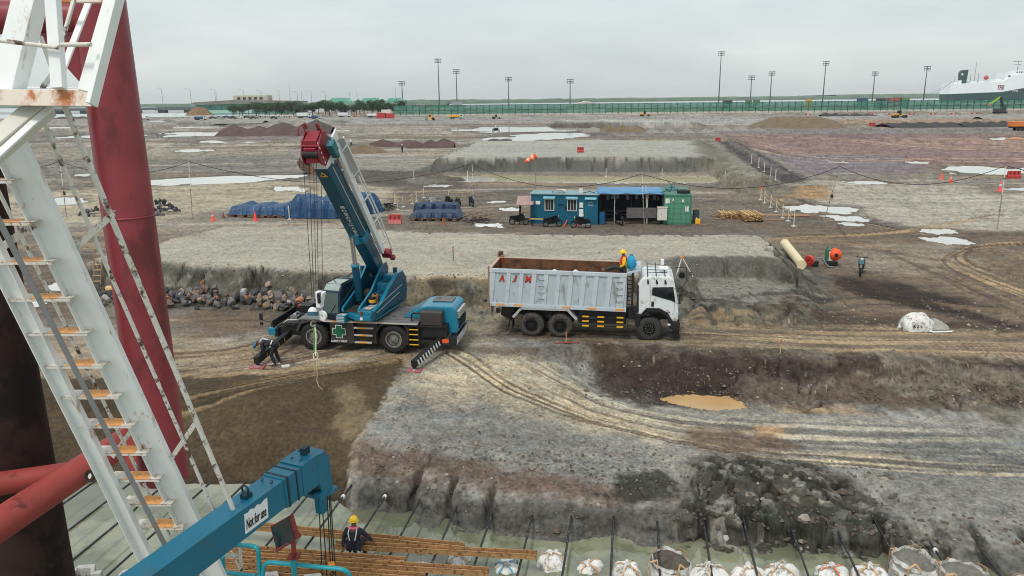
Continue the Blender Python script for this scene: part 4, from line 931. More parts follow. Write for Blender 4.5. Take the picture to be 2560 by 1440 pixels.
bag(1052, 1416, .38, .10, 'sunken bulk bag near the lower beam, bottom middle', seed=15); bag(1148, 1388, .44, .16, 'half sunken bulk bag with tan tapes below the short beam end', seed=16)
bag(1268, 1410, .36, .14, 'half sunken bulk bag with a light blue ribbon', seed=17, strap=M_strapb)
th0 = math.atan2(-tb.location.y, -tb.location.x)-tb.rotation_euler.z
M_print = mat('blue_print', srgb(60, 120, 140), .6)
for k, ch in enumerate('COLORGEBL'):
    th = th0+.12+(k-4)*.125; e1_ = Vector((-math.sin(th), math.cos(th), 0)); rad = Vector((math.cos(th), math.sin(th), 0))
    text_mesh('lettering', ch, M_print, rad*.64-e1_*.035+Vector((0, 0, .70)), e1_, (0, 0, 1), .085, tb, .004, width=.06, off=.01)
# ================================================================== MOBILE CRANE
class Frame:
    def __init__(s, o, ex): 
        s.o = Vector(o); s.x = Vector((ex[0], ex[1], 0)).normalized(); s.y = Vector((-s.x.y, s.x.x, 0)); s.rz = math.atan2(s.x.y, s.x.x)
    def M(s): return Matrix(((s.x.x, s.y.x, 0, s.o.x), (s.x.y, s.y.y, 0, s.o.y), (0, 0, 1, s.o.z), (0, 0, 0, 1)))
    def loc(s, p): return s.M().inverted() @ Vector(p)
T_teal = mat('crane_teal', srgb(22, 118, 146), .32, var=.06, scale=1.5, dirt=srgb(70, 104, 104), dirt_amt=.22, dirt_scale=3, coat=.2)
T_tealdk = mat('crane_deep_teal', srgb(12, 74, 96), .35, var=.08, scale=1.5, dirt=srgb(26, 60, 70), dirt_amt=.3, dirt_scale=2)
T_dark = mat('chassis_brown_black', srgb(58, 52, 50), .5, var=.1, scale=2, dirt=srgb(84, 76, 66), dirt_amt=.25, dirt_scale=3)
T_blk = mat('matt_black', srgb(22, 22, 24), .55, var=.2, scale=3)
T_deck = mat('deck_grey', srgb(104, 104, 102), .6, var=.15, scale=2, dirt=srgb(50, 48, 46), dirt_amt=.4, dirt_scale=3)
T_tyre = mat('tyre_rubber', srgb(34, 33, 32), .85, var=.2, scale=6, bump=.01, bscale=25)
T_tyremud = mat('muddy_tyre', srgb(74, 70, 64), .9, var=.3, scale=9, dirt=srgb(40, 38, 36), dirt_amt=.5, dirt_scale=8, bump=.02, bscale=22)
T_rim = mat('grey_rim', srgb(128, 124, 118), .5, var=.1, scale=6, dirt=srgb(76, 68, 60), dirt_amt=.4, dirt_scale=6)
T_white = mat('white_paint', srgb(226, 228, 226), .4, var=.05, dirt=srgb(168, 160, 146), dirt_amt=.22, dirt_scale=3)
T_red = mat('crane_red', srgb(132, 24, 38), .4, var=.1, scale=3, dirt=srgb(84, 16, 24), dirt_amt=.3, dirt_scale=4)
T_orange = mat('orange_marker', srgb(240, 158, 30), .5, var=.05)
T_lgrey = mat('light_grey_strip', srgb(186, 184, 178), .5, var=.05)
T_green = mat('green_cross', srgb(14, 92, 62), .5, var=.03)
T_chrome = mat('steel_rod', srgb(190, 192, 194), .2, metal=.8, var=.03)
T_yel = mat('yellow_paint', srgb(232, 178, 34), .5, var=.06)
T_redpad = mat('red_pad', srgb(176, 92, 94), .6, var=.1, scale=6)
wa, wb = G(786, 877), G(985, 885)
CF = Frame((wa+wb)/2, (wb-wa)); CF.o.z = 0.0
SC = (wb-wa).length/2
crane = empty('mobile_crane', tuple(CF.o), CF.rz, 'teal and black two-axle mobile crane with raised boom and stripe-marked outriggers', 'mobile crane')
def wheel(par, x, y0, w, r, rimr, tm, rm, lugs=28, name='wheel', hubout=-1):
    """wheel whose outer face is at y0, extending w away from the camera"""
    o = bpy.data.objects.new(name, None); S.collection.objects.link(o); o.parent = par; o.location = (x, y0, r)
    m = MB(); prof = [(rimr, .02*w/.4), (rimr+.04, 0), (r*.82, -.02), (r*.95, .02), (r, .07), (r, w-.07), (r*.95, w-.02), (r*.82, w+.02), (rimr, w)]; n = 40
    vs = []
    for k in range(n):
        t = 2*PI*k/n
        for (rr, yy) in prof: vs.append((math.cos(t)*rr, yy, math.sin(t)*rr))
    q = len(prof); m.add(vs, [(k*q+j, ((k+1) % n)*q+j, ((k+1) % n)*q+j+1, k*q+j+1) for k in range(n) for j in range(q-1)], True)
    for k in range(lugs):
        t = 2*PI*k/lugs
        for sgn, yy in ((1, w*.27), (-1, w*.73)):
            tt = t+(PI/lugs if sgn < 0 else 0); m.box((math.cos(tt)*(r+.005), yy, math.sin(tt)*(r+.005)), (.035, w*.42, .055), Euler((0, -tt, 0)).to_matrix() @ Euler((sgn*.35, 0, 0)).to_matrix())
    m.build('tyre', tm, o)
    m = MB(); m.ring((0, .03, 0), (0, 1, 0), rimr*.90, rimr+.01, .10, 32); m.cyl((0, .13, 0), (0, .15, 0), rimr*.9, n=32)
    m.cyl((0, .13, 0), (0, .05, 0), rimr*.55, rimr*.5, 24); m.cyl((0, .05, 0), (0, -.01, 0), rimr*.25, rimr*.22, 16)
    for k in range(10): t = 2*PI*k/10; m.cyl((math.cos(t)*rimr*.42, .05, math.sin(t)*rimr*.42), (math.cos(t)*rimr*.42, .03, math.sin(t)*rimr*.42), .018, n=8)
    m.build('rim', rm, o); return o
WR = .64
for x in (-SC, SC):
    wheel(crane, x, .06, .42, WR, .36, T_tyre, T_rim, 22)
    w = wheel(crane, x, 2.5, .42, WR, .36, T_tyre, T_rim, 22); w.rotation_euler.z = PI; w.location.y = 2.56
# chassis
m = MB(); m.bx(-2.75, 3.55, .55, 2.05, .5, 1.2); m.build('chassis_frame', T_blk, crane, bevel=.02)
m = MB()
m.prism([(-1.02, .40), (-1.02, 1.36), (-1.15, 1.42), (1.0, 1.42), (1.0, 1.38), (.05, 1.38), (.05, .40)], .02, .10)
m.bx(.05, 1.02, .35, .45, .35, 1.38)
m.prism([(-2.62, .9), (-2.45, 1.28), (-1.95, 1.44), (-1.1, 1.44), (-1.05, 1.36), (-1.3, 1.34), (-1.95, 1.34), (-2.35, 1.2), (-2.52, .85)], .0, .5)
m.prism([(1.0, .42), (.98, .9), (1.2, 1.28), (1.4, 1.38), (2.35, 1.38), (2.52, 1.1), (2.45, .42), (2.4, .42), (2.46, 1.05), (2.32, 1.32), (1.44, 1.32), (1.25, 1.22), (1.06, .9), (1.06, .42)], .02, .45)
m.build('side_skirt', T_dark, crane, bevel=.012)
m = MB(); m.bx(-2.45, 3.0, 0, 2.5, 1.42, 1.475); m.bx(-1.8, 3.0, .3, 2.2, 1.475, 1.5); m.build('deck', T_deck, crane, bevel=.008)
m = MB(); m.bx(-1.32, 2.95, -.012, 0, 1.36, 1.43); m.build('deck_edge_strip', T_lgrey, crane)
for x0 in (-.87, .2): MB().bx(x0, x0+.43, -.018, -.012, 1.375, 1.425).build('reflector', T_orange, crane)
for k, z in enumerate((1.13, .80, .47)):
    st_ = MB().bx(.07, .95-.05*k, -.01, .06, z-.035, z+.035).build('step_bar', T_lgrey, crane, bevel=.006); MB().bx(.28, .64, -.016, -.01, z-.03, z+.03).build('reflector', T_orange, st_)
m = MB(); m.bx(-.98, -.28, .008, .02, .70, 1.28); m.build('sign_panel', mat('dark_panel', srgb(40, 38, 38), .5), crane)
c = (-.62, .94); a, b = .27, .10
def cross(cx, cz, A_, B_): return [(cx-B_, cz-A_), (cx+B_, cz-A_), (cx+B_, cz-B_), (cx+A_, cz-B_), (cx+A_, cz+B_), (cx+B_, cz+B_), (cx+B_, cz+A_), (cx-B_, cz+A_), (cx-B_, cz+B_), (cx-A_, cz+B_), (cx-A_, cz-B_), (cx-B_, cz-B_)]
cw = MB().prism(cross(*c, .30, .155), -.002, .004).build('cross_border', T_white, crane); MB().prism(cross(*c, .275, .13), -.008, -.002).build('cross_emblem', T_green, cw)
text_mesh('safety_lettering', 'SAFETY FIRST', T_white, (-1.02, .012, .45), (1, 0, 0), (0, 0, 1), .085, crane, .004, width=.74, off=.02)
# front end
m = MB(); m.bx(-3.65, -2.5, .25, 2.3, .62, 1.0); m.bx(-3.7, -3.5, .1, 2.4, .55, .95); m.bx(-3.2, -2.6, .2, 2.3, 1.0, 1.2); m.build('front_platform', T_blk, crane, bevel=.02)
m = MB(); m.bx(-3.75, -3.68, .05, 2.45, 1.0, 1.32); m.bx(-3.7, -2.5, 2.35, 2.42, 1.0, 1.5); m.bx(-3.4, -2.7, .12, .18, 1.1, 1.16); m.tube([(-3.3, .9, 1.25), (-2.9, .9, 1.45), (-2.5, .9, 1.4)], .05, 8); m.bx(-3.1, -2.6, 1.6, 2.2, 1.2, 1.6); m.build('front_guard', T_blk, crane, bevel=.01)
MB().cyl((-3.0, .7, 1.28), (-3.0, 1.15, 1.28), .17, n=20).build('air_tank', T_chrome, crane)
m = MB(); m.tube([(-3.4, .5, 1.1), (-3.1, .3, 1.3), (-2.7, .5, 1.25), (-2.5, .9, 1.35)], .02, 6); m.build('hose', T_white, crane)
MB().bx(-3.35, -3.15, 1.9, 2.2, 1.4, 1.52).build('red_lamp', T_red, crane)
MB().bx(-3.95, -3.6, .02, .38, .66, .98).build('lamp_box', T_teal, crane, bevel=.03)
m = MB(); m.tube(corner([(-3.8, .1, 1.0), (-3.8, .1, 1.25), (-4.15, .05, 1.3), (-4.2, .02, 1.5)], 4, .08), .018, 8); m.box((-4.2, .0, 1.5), (.14, .06, .30)); m.box((-4.2, .0, 1.18), (.12, .06, .14)); m.build('mirror', T_blk, crane)
# rear engine hood
m = MB(); m.prism([(2.1, 1.5), (2.4, 1.66), (2.95, 1.98), (3.25, 2.06), (4.35, 2.06), (4.52, 1.92), (4.6, 1.2), (4.55, .85), (3.3, .85), (3.0, 1.48)], .55, 2.35); m.build('engine_hood', T_teal, crane, bevel=.05)
m = MB(); m.bx(3.05, 4.0, .05, .6, 1.33, 1.92); m.build('side_box', T_dark, crane, bevel=.03)
m = MB(); m.bx(2.55, 4.2, .0, .55, 1.26, 1.33); m.bx(3.1, 4.2, .1, .6, .8, 1.26); m.tube(corner([(2.65, .15, 1.5), (2.65, .15, 1.85), (3.05, .15, 1.85)], 5, .15), .04, 8); m.build('rear_side_shelf', T_blk, crane, bevel=.01)
m = MB(); m.bx(3.3, 4.2, 1.3, 2.1, 2.07, 2.11); m.build('hood_plate', T_deck, crane, bevel=.02)
for k in range(9):
    z = 1.05+k*.09; MB().bx(4.53+.02*(8-k)/8, 4.62, .75, 2.1, z, z+.045).build('louver', T_lgrey if k > 4 else T_blk, crane)
# ladder
m = MB(); [m.bx(x, x+.05, .0, .08, .38, 1.36) for x in (2.5, 2.95)]; m.build('ladder_rail', T_blk, crane)
for z in (.44, .66, .9, 1.12): MB().bx(2.55, 2.95, .0, .05, z, z+.035).build('ladder_rung', T_yel, crane)
# striped rear beam and outriggers
def striped(mb, a, b, h, th, n, side):
    """a row of slanting bars on a vertical face from a to b"""
    a = Vector(a); b = Vector(b); d = (b-a); L_ = d.length; d.normalize(); up = Vector((0, 0, 1)); s_ = Vector(side)*th
    st = L_/n
    for k in range(n):
        o0 = a+d*(k*st+st*.1); w = st*.45; sl = min(st*.8, L_-(k*st+st*.1)-w)
        P = [o0, o0+d*w, o0+d*(w+sl)+up*h, o0+d*sl+up*h]; mb.add(P+[p+s_ for p in P], [(3, 2, 1, 0), (4, 5, 6, 7), (0, 1, 5, 4), (1, 2, 6, 5), (2, 3, 7, 6), (3, 0, 4, 7)])
    return mb
rb = MB().bx(4.28, 4.62, .0, 2.5, .48, .82).build('rear_bumper_beam', T_blk, crane, bevel=.01)
striped(MB(), (4.622, .1, .50), (4.622, 2.4, .50), .30, .008, 9, (1, 0, 0)).build('hazard_stripes', T_white, rb)
m = MB(); m.bx(4.0, 4.3, -.02, .05, .6, .75); m.build('tail_lamp', mat('tail_orange', srgb(226, 92, 40), .4), crane)
def outrigger(x, length, z1, label=None, stripes=True, pad=True, side=-1, x2=None):
    o = bpy.data.objects.new('outrigger', None); S.collection.objects.link(o); o.parent = crane; x2 = x if x2 is None else x2
    y1 = .3 if side < 0 else 2.2; y2 = y1+side*length
    a = Vector((x, y1, .70)); b = Vector((x2, y2, z1)); m = MB(); m.beam(a, b, .22, .30); m.build('outrigger_beam', T_blk, o, bevel=.01)
    if stripes:
        d = (b-a).normalized(); sd, u = basis(d); sgn = 1 if sd.x > 0 else -1
        p0 = a+sd*sgn*.112-u*.13+d*.4; p1 = b+sd*sgn*.112-u*.13-d*.1
        m = MB(); L_ = (p1-p0).length; n = 9; st = L_/n
        for k in range(n):
            q = p0+d*(k*st); w = st*.42; P = [q, q+d*w, q+d*(w+st*.45)+u*.26, q+d*st*.45+u*.26]; s_ = sd*sgn*.006
            m.add(P+[p+s_ for p in P], [(3, 2, 1, 0), (4, 5, 6, 7), (0, 1, 5, 4), (1, 2, 6, 5), (2, 3, 7, 6), (3, 0, 4, 7)])
        m.build('hazard_stripes', T_white, o)
    MB().cyl((x2, y2+.12*-side, z1+.12), (x2, y2+.12*-side, .1), .075, n=14).build('jack', T_blk, o)
    m = MB(); m.cyl((x2, y2+.12*-side, .05), (x2, y2+.12*-side, .12), .16, .10, 16); m.build('float', T_rim, o)
    m = MB(); m.box((x2, y2+.12*-side, .035), (.55, .42, .05), (0, 0, .1)); m.build('float_pad', T_redpad, o, bevel=.006)
    return o
pr = CF.loc(G(1036, 928)); pf = CF.loc(G(645, 919))
outrigger(3.95, .3-pr.y+.1, .34, x2=pr.x)
o2 = outrigger(-3.05, .3-pf.y+.1, .34, stripes=False, x2=pf.x)
m = MB();
for k in range(4):
    f_ = .25+.18*k; q = Vector((-3.05, .3, .70)).lerp(Vector((pf.x, pf.y, .34)), f_); m.box((q.x+.118, q.y, q.z), (.006, .04, .18))
m.build('yellow_marks', T_yel, o2)
outrigger(3.95, 2.1, .34, side=1); outrigger(-3.05, 1.8, .34, side=1)
# ---- superstructure
UO = CF.M() @ Vector((.22, 1.28, 1.5)); fa = R(15)
fw = Vector((-math.sin(fa), -math.cos(fa), 0)); sw = Vector((math.cos(fa), -math.sin(fa), 0))      # forward (towards camera), viewer's right
MU = Matrix(((fw.x, sw.x, 0, UO.x), (fw.y, sw.y, 0, UO.y), (0, 0, 1, 0), (0, 0, 0, 1)))
MUL = CF.M().inverted() @ MU                                                                 # (u, s, z) -> crane coordinates
def UB(): return MB(MUL)
UB().cyl((0, 0, 1.48), (0, 0, 1.66), .75, n=36).build('slew_ring', T_blk, crane)
m = UB(); m.prism([(-1.75, -1.15), (1.2, -1.2), (1.2, -.45), (1.75, .35), (1.75, 1.0), (1.5, 1.22), (-1.3, 1.22), (-1.75, 1.0)], 1.62, 1.86, 'z'); m.build('slew_platform', T_teal, crane, bevel=.02)
# right-hand body
m = UB(); m.prism([(1.7, 1.86), (1.7, 2.02), (.95, 2.06), (.95, 2.02), (.3, 2.02), (.3, 2.42), (-.35, 2.42), (-.35, 2.78), (-1.0, 2.78), (-1.0, 3.0), (-1.7, 3.0), (-1.78, 1.86)], .42, 1.1); m.build('deck_body', T_teal, crane, bevel=.015)
m = UB(); m.prism([(1.72, 1.66), (1.72, 2.06), (.9, 2.22), (.2, 2.62), (-.9, 3.12), (-1.5, 3.12), (-1.82, 2.8), (-1.9, 2.2), (-1.75, 1.7)], 1.1, 1.22); m.build('side_panel', T_tealdk, crane, bevel=.02)
m = UB(); pts = [(1.72, 2.07), (.9, 2.24), (.2, 2.64), (-.9, 3.14), (-1.5, 3.14)]
for a, b in zip(pts[:-1], pts[1:]): m.beam((a[0], 1.16, a[1]), (b[0], 1.16, b[1]), .16, .035)
m.build('panel_edge', T_teal, crane)
for k in range(2):
    UB().beam((1.5-.3*k, 1.232, 1.95+.28*k), (-1.0-.3*k, 1.232, 2.25+.28*k), .012, .03).build('trim_line', T_lgrey, crane)
def grate(x0, x1, y0, y1, z, n, m_):
    mb = UB()
    for k in range(n): xx = x0+(x1-x0)*(k+.5)/n; mb.bx(xx-.018, xx+.018, y0, y1, z, z+.02)
    return mb.build('grating', m_, crane)
grate(.32, .92, .55, 1.05, 2.03, 9, T_lgrey); grate(-.33, .28, .6, 1.05, 2.43, 8, T_tealdk); grate(-.98, -.4, .6, 1.05, 2.79, 7, T_tealdk)
m = UB(); m.bx(1.15, 1.45, .6, .95, 2.06, 2.09); m.bx(-1.35, -1.1, .6, 1.0, 3.0, 3.03); m.build('step_pad', mat('worn_pad', srgb(176, 166, 146), .8, var=.2, scale=10), crane)
# boom bay side plates
for s0 in (-.42, .34):
    m = UB(); m.prism([(1.45, 1.86), (1.45, 2.05), (.2, 2.5), (-1.1, 3.45), (-1.55, 3.5), (-1.7, 3.2), (-1.5, 1.86)], s0, s0+.07); m.build('boom_bracket', T_tealdk, crane, bevel=.01)
    m = UB(); pts = [(1.47, 1.9), (1.46, 2.06), (.2, 2.52), (-1.1, 3.47)]
    for a, b in zip(pts[:-1], pts[1:]): m.beam((a[0], s0+.035, a[1]), (b[0], s0+.035, b[1]), .09, .03)
    m.build('bracket_edge', T_teal, crane)
m = UB(); m.bx(-1.4, 1.4, -.34, .34, 1.87, 1.9); m.cyl((-.7, -.33, 2.15), (-.7, .33, 2.15), .24, n=20); m.bx(.8, 1.1, -.15, .15, 1.9, 2.02); m.build('winch_bay', mat('bay_grime', srgb(48, 44, 38), .8, var=.4, scale=4), crane)  # bay floor and winch in one mottled dark brown
# left rear body
m = UB(); m.prism([(-.25, 1.86), (-.25, 2.5), (-.7, 2.85), (-1.5, 2.95), (-1.75, 2.7), (-1.75, 1.86)], -1.15, -.42); m.build('tank_body', T_teal, crane, bevel=.03)
m = UB(); m.tube(corner([(-.3, -1.17, 2.5), (-.75, -1.17, 2.95), (-1.5, -1.17, 3.05), (-1.5, .3, 3.05)], 5, .15), .025, 8); m.build('guard_pipe', T_blk, crane)
m = UB(); m.bx(-1.3, -.9, -1.0, -.55, 2.93, 2.96); m.build('top_slot', T_tealdk, crane)
for s_ in (-.8, .85):
    UB().cyl((-1.45, s_, 2.95), (-1.45, s_, 3.28), .10, n=16).build('air_cleaner', T_tealdk, crane)
# counterweight
m = UB(); m.prism([(-1.7, -1.2), (-1.7, 1.2), (-2.0, .95), (-2.05, -.95)], 1.75, 2.75, 'z'); m.build('counterweight', T_tealdk, crane, bevel=.05)
# cab
cabm = UB(); prof = [(-.15, 1.40), (1.38, 1.40), (1.52, 1.75), (1.40, 2.75), (1.15, 3.0), (-.15, 3.02)]
cabm.prism(prof, -1.32, -.50); cab = cabm.build('cab', mat('cab_navy', srgb(20, 42, 62), .35, var=.08), crane, bevel=.03)
m = UB(); m.add([(1.535, -1.24, 1.82), (1.535, -.58, 1.82), (1.43, -.58, 2.70), (1.43, -1.24, 2.70), (1.52, -1.24, 1.82), (1.52, -.58, 1.82), (1.41, -.58, 2.70), (1.41, -1.24, 2.70)], [(0, 1, 2, 3), (7, 6, 5, 4), (0, 4, 5, 1), (1, 5, 6, 2), (2, 6, 7, 3), (3, 7, 4, 0)])
CG = mat('cab_glass', srgb(62, 80, 78), .08, var=.25, scale=1.2, spec=.8); m.build('windshield', CG, cab)
m = UB(); m.prism([(.0, 1.95), (1.3, 1.95), (1.24, 2.75), (.0, 2.8)], -.50, -.488); m.build('side_window', M_glass, cab)
m = UB(); m.add([(1.38, -1.26, 2.80), (1.38, -.56, 2.80), (1.14, -.56, 3.02), (1.14, -1.26, 3.02), (1.36, -1.26, 2.76), (1.36, -.56, 2.76), (1.12, -.56, 2.98), (1.12, -1.26, 2.98)], [(0, 1, 2, 3), (7, 6, 5, 4), (0, 4, 5, 1), (1, 5, 6, 2), (2, 6, 7, 3), (3, 7, 4, 0)])
m.bx(.1, 1.12, -1.24, -.58, 3.025, 3.04); m.build('roof_glass', mat('pale_roof', srgb(150, 164, 158), .2, var=.15, scale=2), cab)
m = UB()
for s_ in (-1.28, -.54): m.beam((-.1, s_, 3.06), (1.2, s_, 3.04), .03, .03)
m.beam((.2, -1.28, 3.06), (.2, -.54, 3.06), .03, .03); m.build('roof_guard', T_blk, cab); UB().beam((1.56, -.9, 1.85), (1.5, -.7, 2.2), .02, .02).build('wiper', T_blk, cab); UB().beam((.6, -1.2, 3.08), (1.1, -.8, 3.08), .02, .02).build('roof_wiper', T_blk, cab)
m = UB(); m.box((1.5, -.38, 1.62), (.5, .42, .34)); m.build('cab_step', T_teal, crane, bevel=.02)
m = UB(); [m.bx(1.752, 1.765, -.56, -.2, 1.5+k*.07, 1.535+k*.07) for k in range(4)]; [m.bx(1.4+k*.08, 1.44+k*.08, -.56, -.2, 1.79, 1.80) for k in range(4)]; m.build('step_fins', T_lgrey, crane)
# warning lamp, text plate
m = UB(); m.cyl((1.73, .62, 1.9), (1.76, .62, 2.04), .05, n=12); m.build('amber_lamp', mat('amber', srgb(150, 60, 30), .3), crane)
m = UB(); m.bx(1.752, 1.76, .56, .68, 1.66, 1.78); m.build('plate', T_white, crane)
# ---- boom
PV = MU @ Vector((-1.32, 0, 3.22)); tipw = AT(788, 368, 27.6)
BDw = (tipw-PV); BL_ = BDw.length; BDw.normalize()
side_w = BDw.cross(Vector((0, 0, 1))).normalized(); side_w = side_w if side_w.dot(sw) > 0 else -side_w
upw = side_w.cross(BDw).normalized(); upw = upw if upw.z > 0 else -upw
MBm = CF.M().inverted() @ Matrix(((BDw.x, side_w.x, upw.x, PV.x), (BDw.y, side_w.y, upw.y, PV.y), (BDw.z, side_w.z, upw.z, PV.z), (0, 0, 0, 1)))
def BB(): return MB(MBm)                                  # (along, right, up)
m = BB(); m.prism([(-.35, -.22), (-.3, .2), (.6, .36), (3.1, .40), (3.1, -.34), (.8, -.30)], -.26, .26); m.build('boom_foot', T_tealdk, crane, bevel=.02)
m = BB(); w_ = .37
sec = [(-w_, -.10), (-w_, .40), (w_, .40), (w_, -.10), (w_*.78, -.36), (-w_*.78, -.36)]
n = len(sec); P = [(2.55, s_, u) for s_, u in sec]+[(BL_-.85, s_*.96, u*.96) for s_, u in sec]
m.add(P, [tuple(range(n)), tuple(range(2*n-1, n-1, -1))]+[(i, i+n, (i+1) % n+n, (i+1) % n) for i in range(n)]); boom = m.build('main_boom', T_tealdk, crane, bevel=.015)
m = BB(); sec2 = [(s_*1.10, u*1.12) for s_, u in sec]; P = [(2.45, s_, u) for s_, u in sec2]+[(2.85, s_, u) for s_, u in sec2]
m.add(P, [tuple(range(n)), tuple(range(2*n-1, n-1, -1))]+[(i, i+n, (i+1) % n+n, (i+1) % n) for i in range(n)]); m.prism([(2.45, -.3), (2.7, -.62), (3.1, -.3)], -.16, .16); m.build('boom_collar', T_teal, crane, bevel=.01)
m = BB(); P = [(BL_-1.5, s_*.98, u*.98) for s_, u in sec]; sec3 = [(s_*.90, u*.9) for s_, u in sec]
P = [(BL_-.95, s_, u) for s_, u in sec3]+[(BL_-.5, s_, u) for s_, u in sec3]; m.add(P, [tuple(range(n)), tuple(range(2*n-1, n-1, -1))]+[(i, i+n, (i+1) % n+n, (i+1) % n) for i in range(n)]); m.bx(BL_-.9, BL_-.7, .15, .42, .0, .45); m.build('inner_section', T_white, crane)
m = BB(); m.beam((2.9, w_+.01, -.08), (BL_-1, w_*.96+.01, -.08), .02, .04); m.beam((2.9, -w_-.03, -.12), (BL_-.9, -w_-.03, -.12), .05, .03); m.build('boom_trim', T_lgrey, crane)
# warning triangle and lettering on the underside
uz = -.362
ttop = 6.75
m = BB(); m.add([(ttop+.28, 0, uz), (ttop, -.16, uz), (ttop, .16, uz), (ttop+.28, 0, uz-.006), (ttop, -.16, uz-.006), (ttop, .16, uz-.006)], [(0, 1, 2), (5, 4, 3), (0, 3, 4, 1), (1, 4, 5, 2), (2, 5, 3, 0)]); tr_ = m.build('warning_triangle', T_yel, crane)
m = BB(); m.add([(ttop+.19, 0, uz-.007), (ttop+.05, -.07, uz-.007), (ttop+.05, .07, uz-.007), (ttop+.19, 0, uz-.009), (ttop+.05, -.07, uz-.009), (ttop+.05, .07, uz-.009)], [(0, 1, 2), (5, 4, 3), (0, 3, 4, 1), (1, 4, 5, 2), (2, 5, 3, 0)]); m.build('warning_mark', T_blk, tr_)
for k, ch in enumerate(['吊', 'り', '荷', 'の', '下', 'に', '入', 'る', 'な', '!!']):
    og = MBm @ Vector((5.0-k*.225-.19, .02, uz-.012)); ex_ = (MBm.to_3x3() @ Vector((0, 1, 0))); ey_ = (MBm.to_3x3() @ Vector((1, 0, 0)))
    text_mesh('boom_lettering', ch, T_white, og, ex_, ey_, .18, crane, .003, width=.19 if k < 9 else .12, off=.008)
# head
hd = BB(); hd.prism([(BL_-.55, -.45), (BL_-.6, .30), (BL_-.1, .52), (BL_+.34, .55), (BL_+.46, .25), (BL_+.40, -.2), (BL_+.1, -.55), (BL_-.2, -.66)], -.36, -.31)
hd.prism([(BL_-.55, -.45), (BL_-.6, .30), (BL_-.1, .52), (BL_+.34, .55), (BL_+.46, .25), (BL_+.40, -.2), (BL_+.1, -.55), (BL_-.2, -.66)], .31, .36)
hd.beam((BL_-.2, 0, -.60), (BL_+.42, 0, -.16), .50, .05, up=Vector((0, 0, 1))); hd.beam((BL_+.43, 0, -.14), (BL_+.40, 0, .36), .5, .05, up=Vector((1, 0, 0))); hd.bx(BL_-.5, BL_+.4, -.34, .34, -.05, .0); hd.bx(BL_+.3, BL_+.36, -.34, .34, -.3, .5); head = hd.build('boom_head', T_red, crane, bevel=.015)
m = BB(); m.add([(BL_-.35, -.2, -.46), (BL_-.35, .2, -.46), (BL_+.34, .24, -.40), (BL_+.34, -.24, -.40), (BL_-.35, -.2, -.43), (BL_-.35, .2, -.43), (BL_+.34, .24, -.37), (BL_+.34, -.24, -.37)], [(0, 1, 2, 3), (7, 6, 5, 4), (0, 4, 5, 1), (1, 5, 6, 2), (2, 6, 7, 3), (3, 7, 4, 0)]); m.build('head_cover', mat('lit_red_panel', srgb(176, 50, 66), .4, var=.06), head, bevel=.01)
m = BB(); m.cyl((BL_+.18, -.28, .2), (BL_+.18, .28, .2), .22, n=24); m.cyl((BL_+.05, -.3, -.40), (BL_+.05, .3, -.40), .16, n=24); m.build('sheaves', T_blk, head)
for k in range(5):
    for s_ in (-.362, .362):
        if k % 2 == 0 or s_ > 0: BB().box((BL_-.4+k*.22, s_, -.38+.03*k), (.12, .006, .05)).build('white_dash', T_white, head)
m = BB(); m.box((BL_+.1, -.44, .40), (.24, .12, .18)); m.build('orange_lamp', mat('beacon_orange', srgb(236, 92, 44), .35, var=.04), head, bevel=.03)
m = BB()
for s_ in (-.3, .3): m.tube([(BL_+.40, s_, .3), (BL_+.78, s_*1.1, .4), (BL_+.74, s_*1.5, .2), (BL_+.5, s_*1.6, .1)], .025, 6)
for q in ((BL_+.6, -.3, .5), (BL_+.65, .2, .45)): m.box(q, (.25, .07, .1))
m.build('head_hooks', T_red, head)
m = BB(); m.box((BL_-.1, .62, .1), (.5, .25, .35)); m.box((BL_-.5, .55, .2), (.4, .25, .25)); m.tube([(BL_+.3, .5, .3), (BL_-.1, .72, .2), (BL_-.6, .62, .2)], .04, 6); m.build('head_fittings', mat('aged_teal', srgb(40, 104, 112), .5, var=.3, scale=5), head, bevel=.02)
# stowed jib
jb = BB(); jb.beam((1.0, .52, .28), (BL_-.3, .62, .42), .15, .32); jb.beam((BL_-.3, .62, .42), (BL_+.25, .68, .5), .06, .5)
jib = jb.build('stowed_jib', T_white, crane, bevel=.01)
m = BB(); m.tube([(.8, .86, .5), (3.4, .98, .55), (BL_-.1, .92, .62)], .035, 8); m.tube([(1.2, .62, .75), (3.6, .7, .8), (BL_-.4, .7, .78)], .03, 8); m.build('jib_pipe', T_white, jib)
for k in range(5):
    u0 = 1.4+k*1.45; BB().tube([(u0, .60, .36), (u0+.35, .95, .54)], .028, 6).build('jib_strut', T_white, jib)
m = BB(); m.add([(BL_-1.9, .64, .45), (BL_-.2, .66, .55), (BL_-.15, .93, .60), (BL_-2.2, .95, .55)], [(0, 1, 2, 3)]); m.add([(BL_-1.9, .64, .43), (BL_-.2, .66, .53), (BL_-.15, .93, .58), (BL_-2.2, .95, .53)], [(3, 2, 1, 0)]); m.build('jib_plate', mat('pale_grey_plate', srgb(178, 182, 182), .5, var=.05), jib)
m = BB(); m.tube([(1.0, .44, .12)]+[(1.6+k*.8, .435+.0*k, .14+.03*(-1)**k) for k in range(8)], .014, 6); m.build('cable_run', T_blk, jib)
m = BB(); m.box((.75, .62, .35), (.35, .4, .3)); m.box((.5, .85, .3), (.2, .2, .2)); m.build('jib_foot', T_red, jib, bevel=.02)
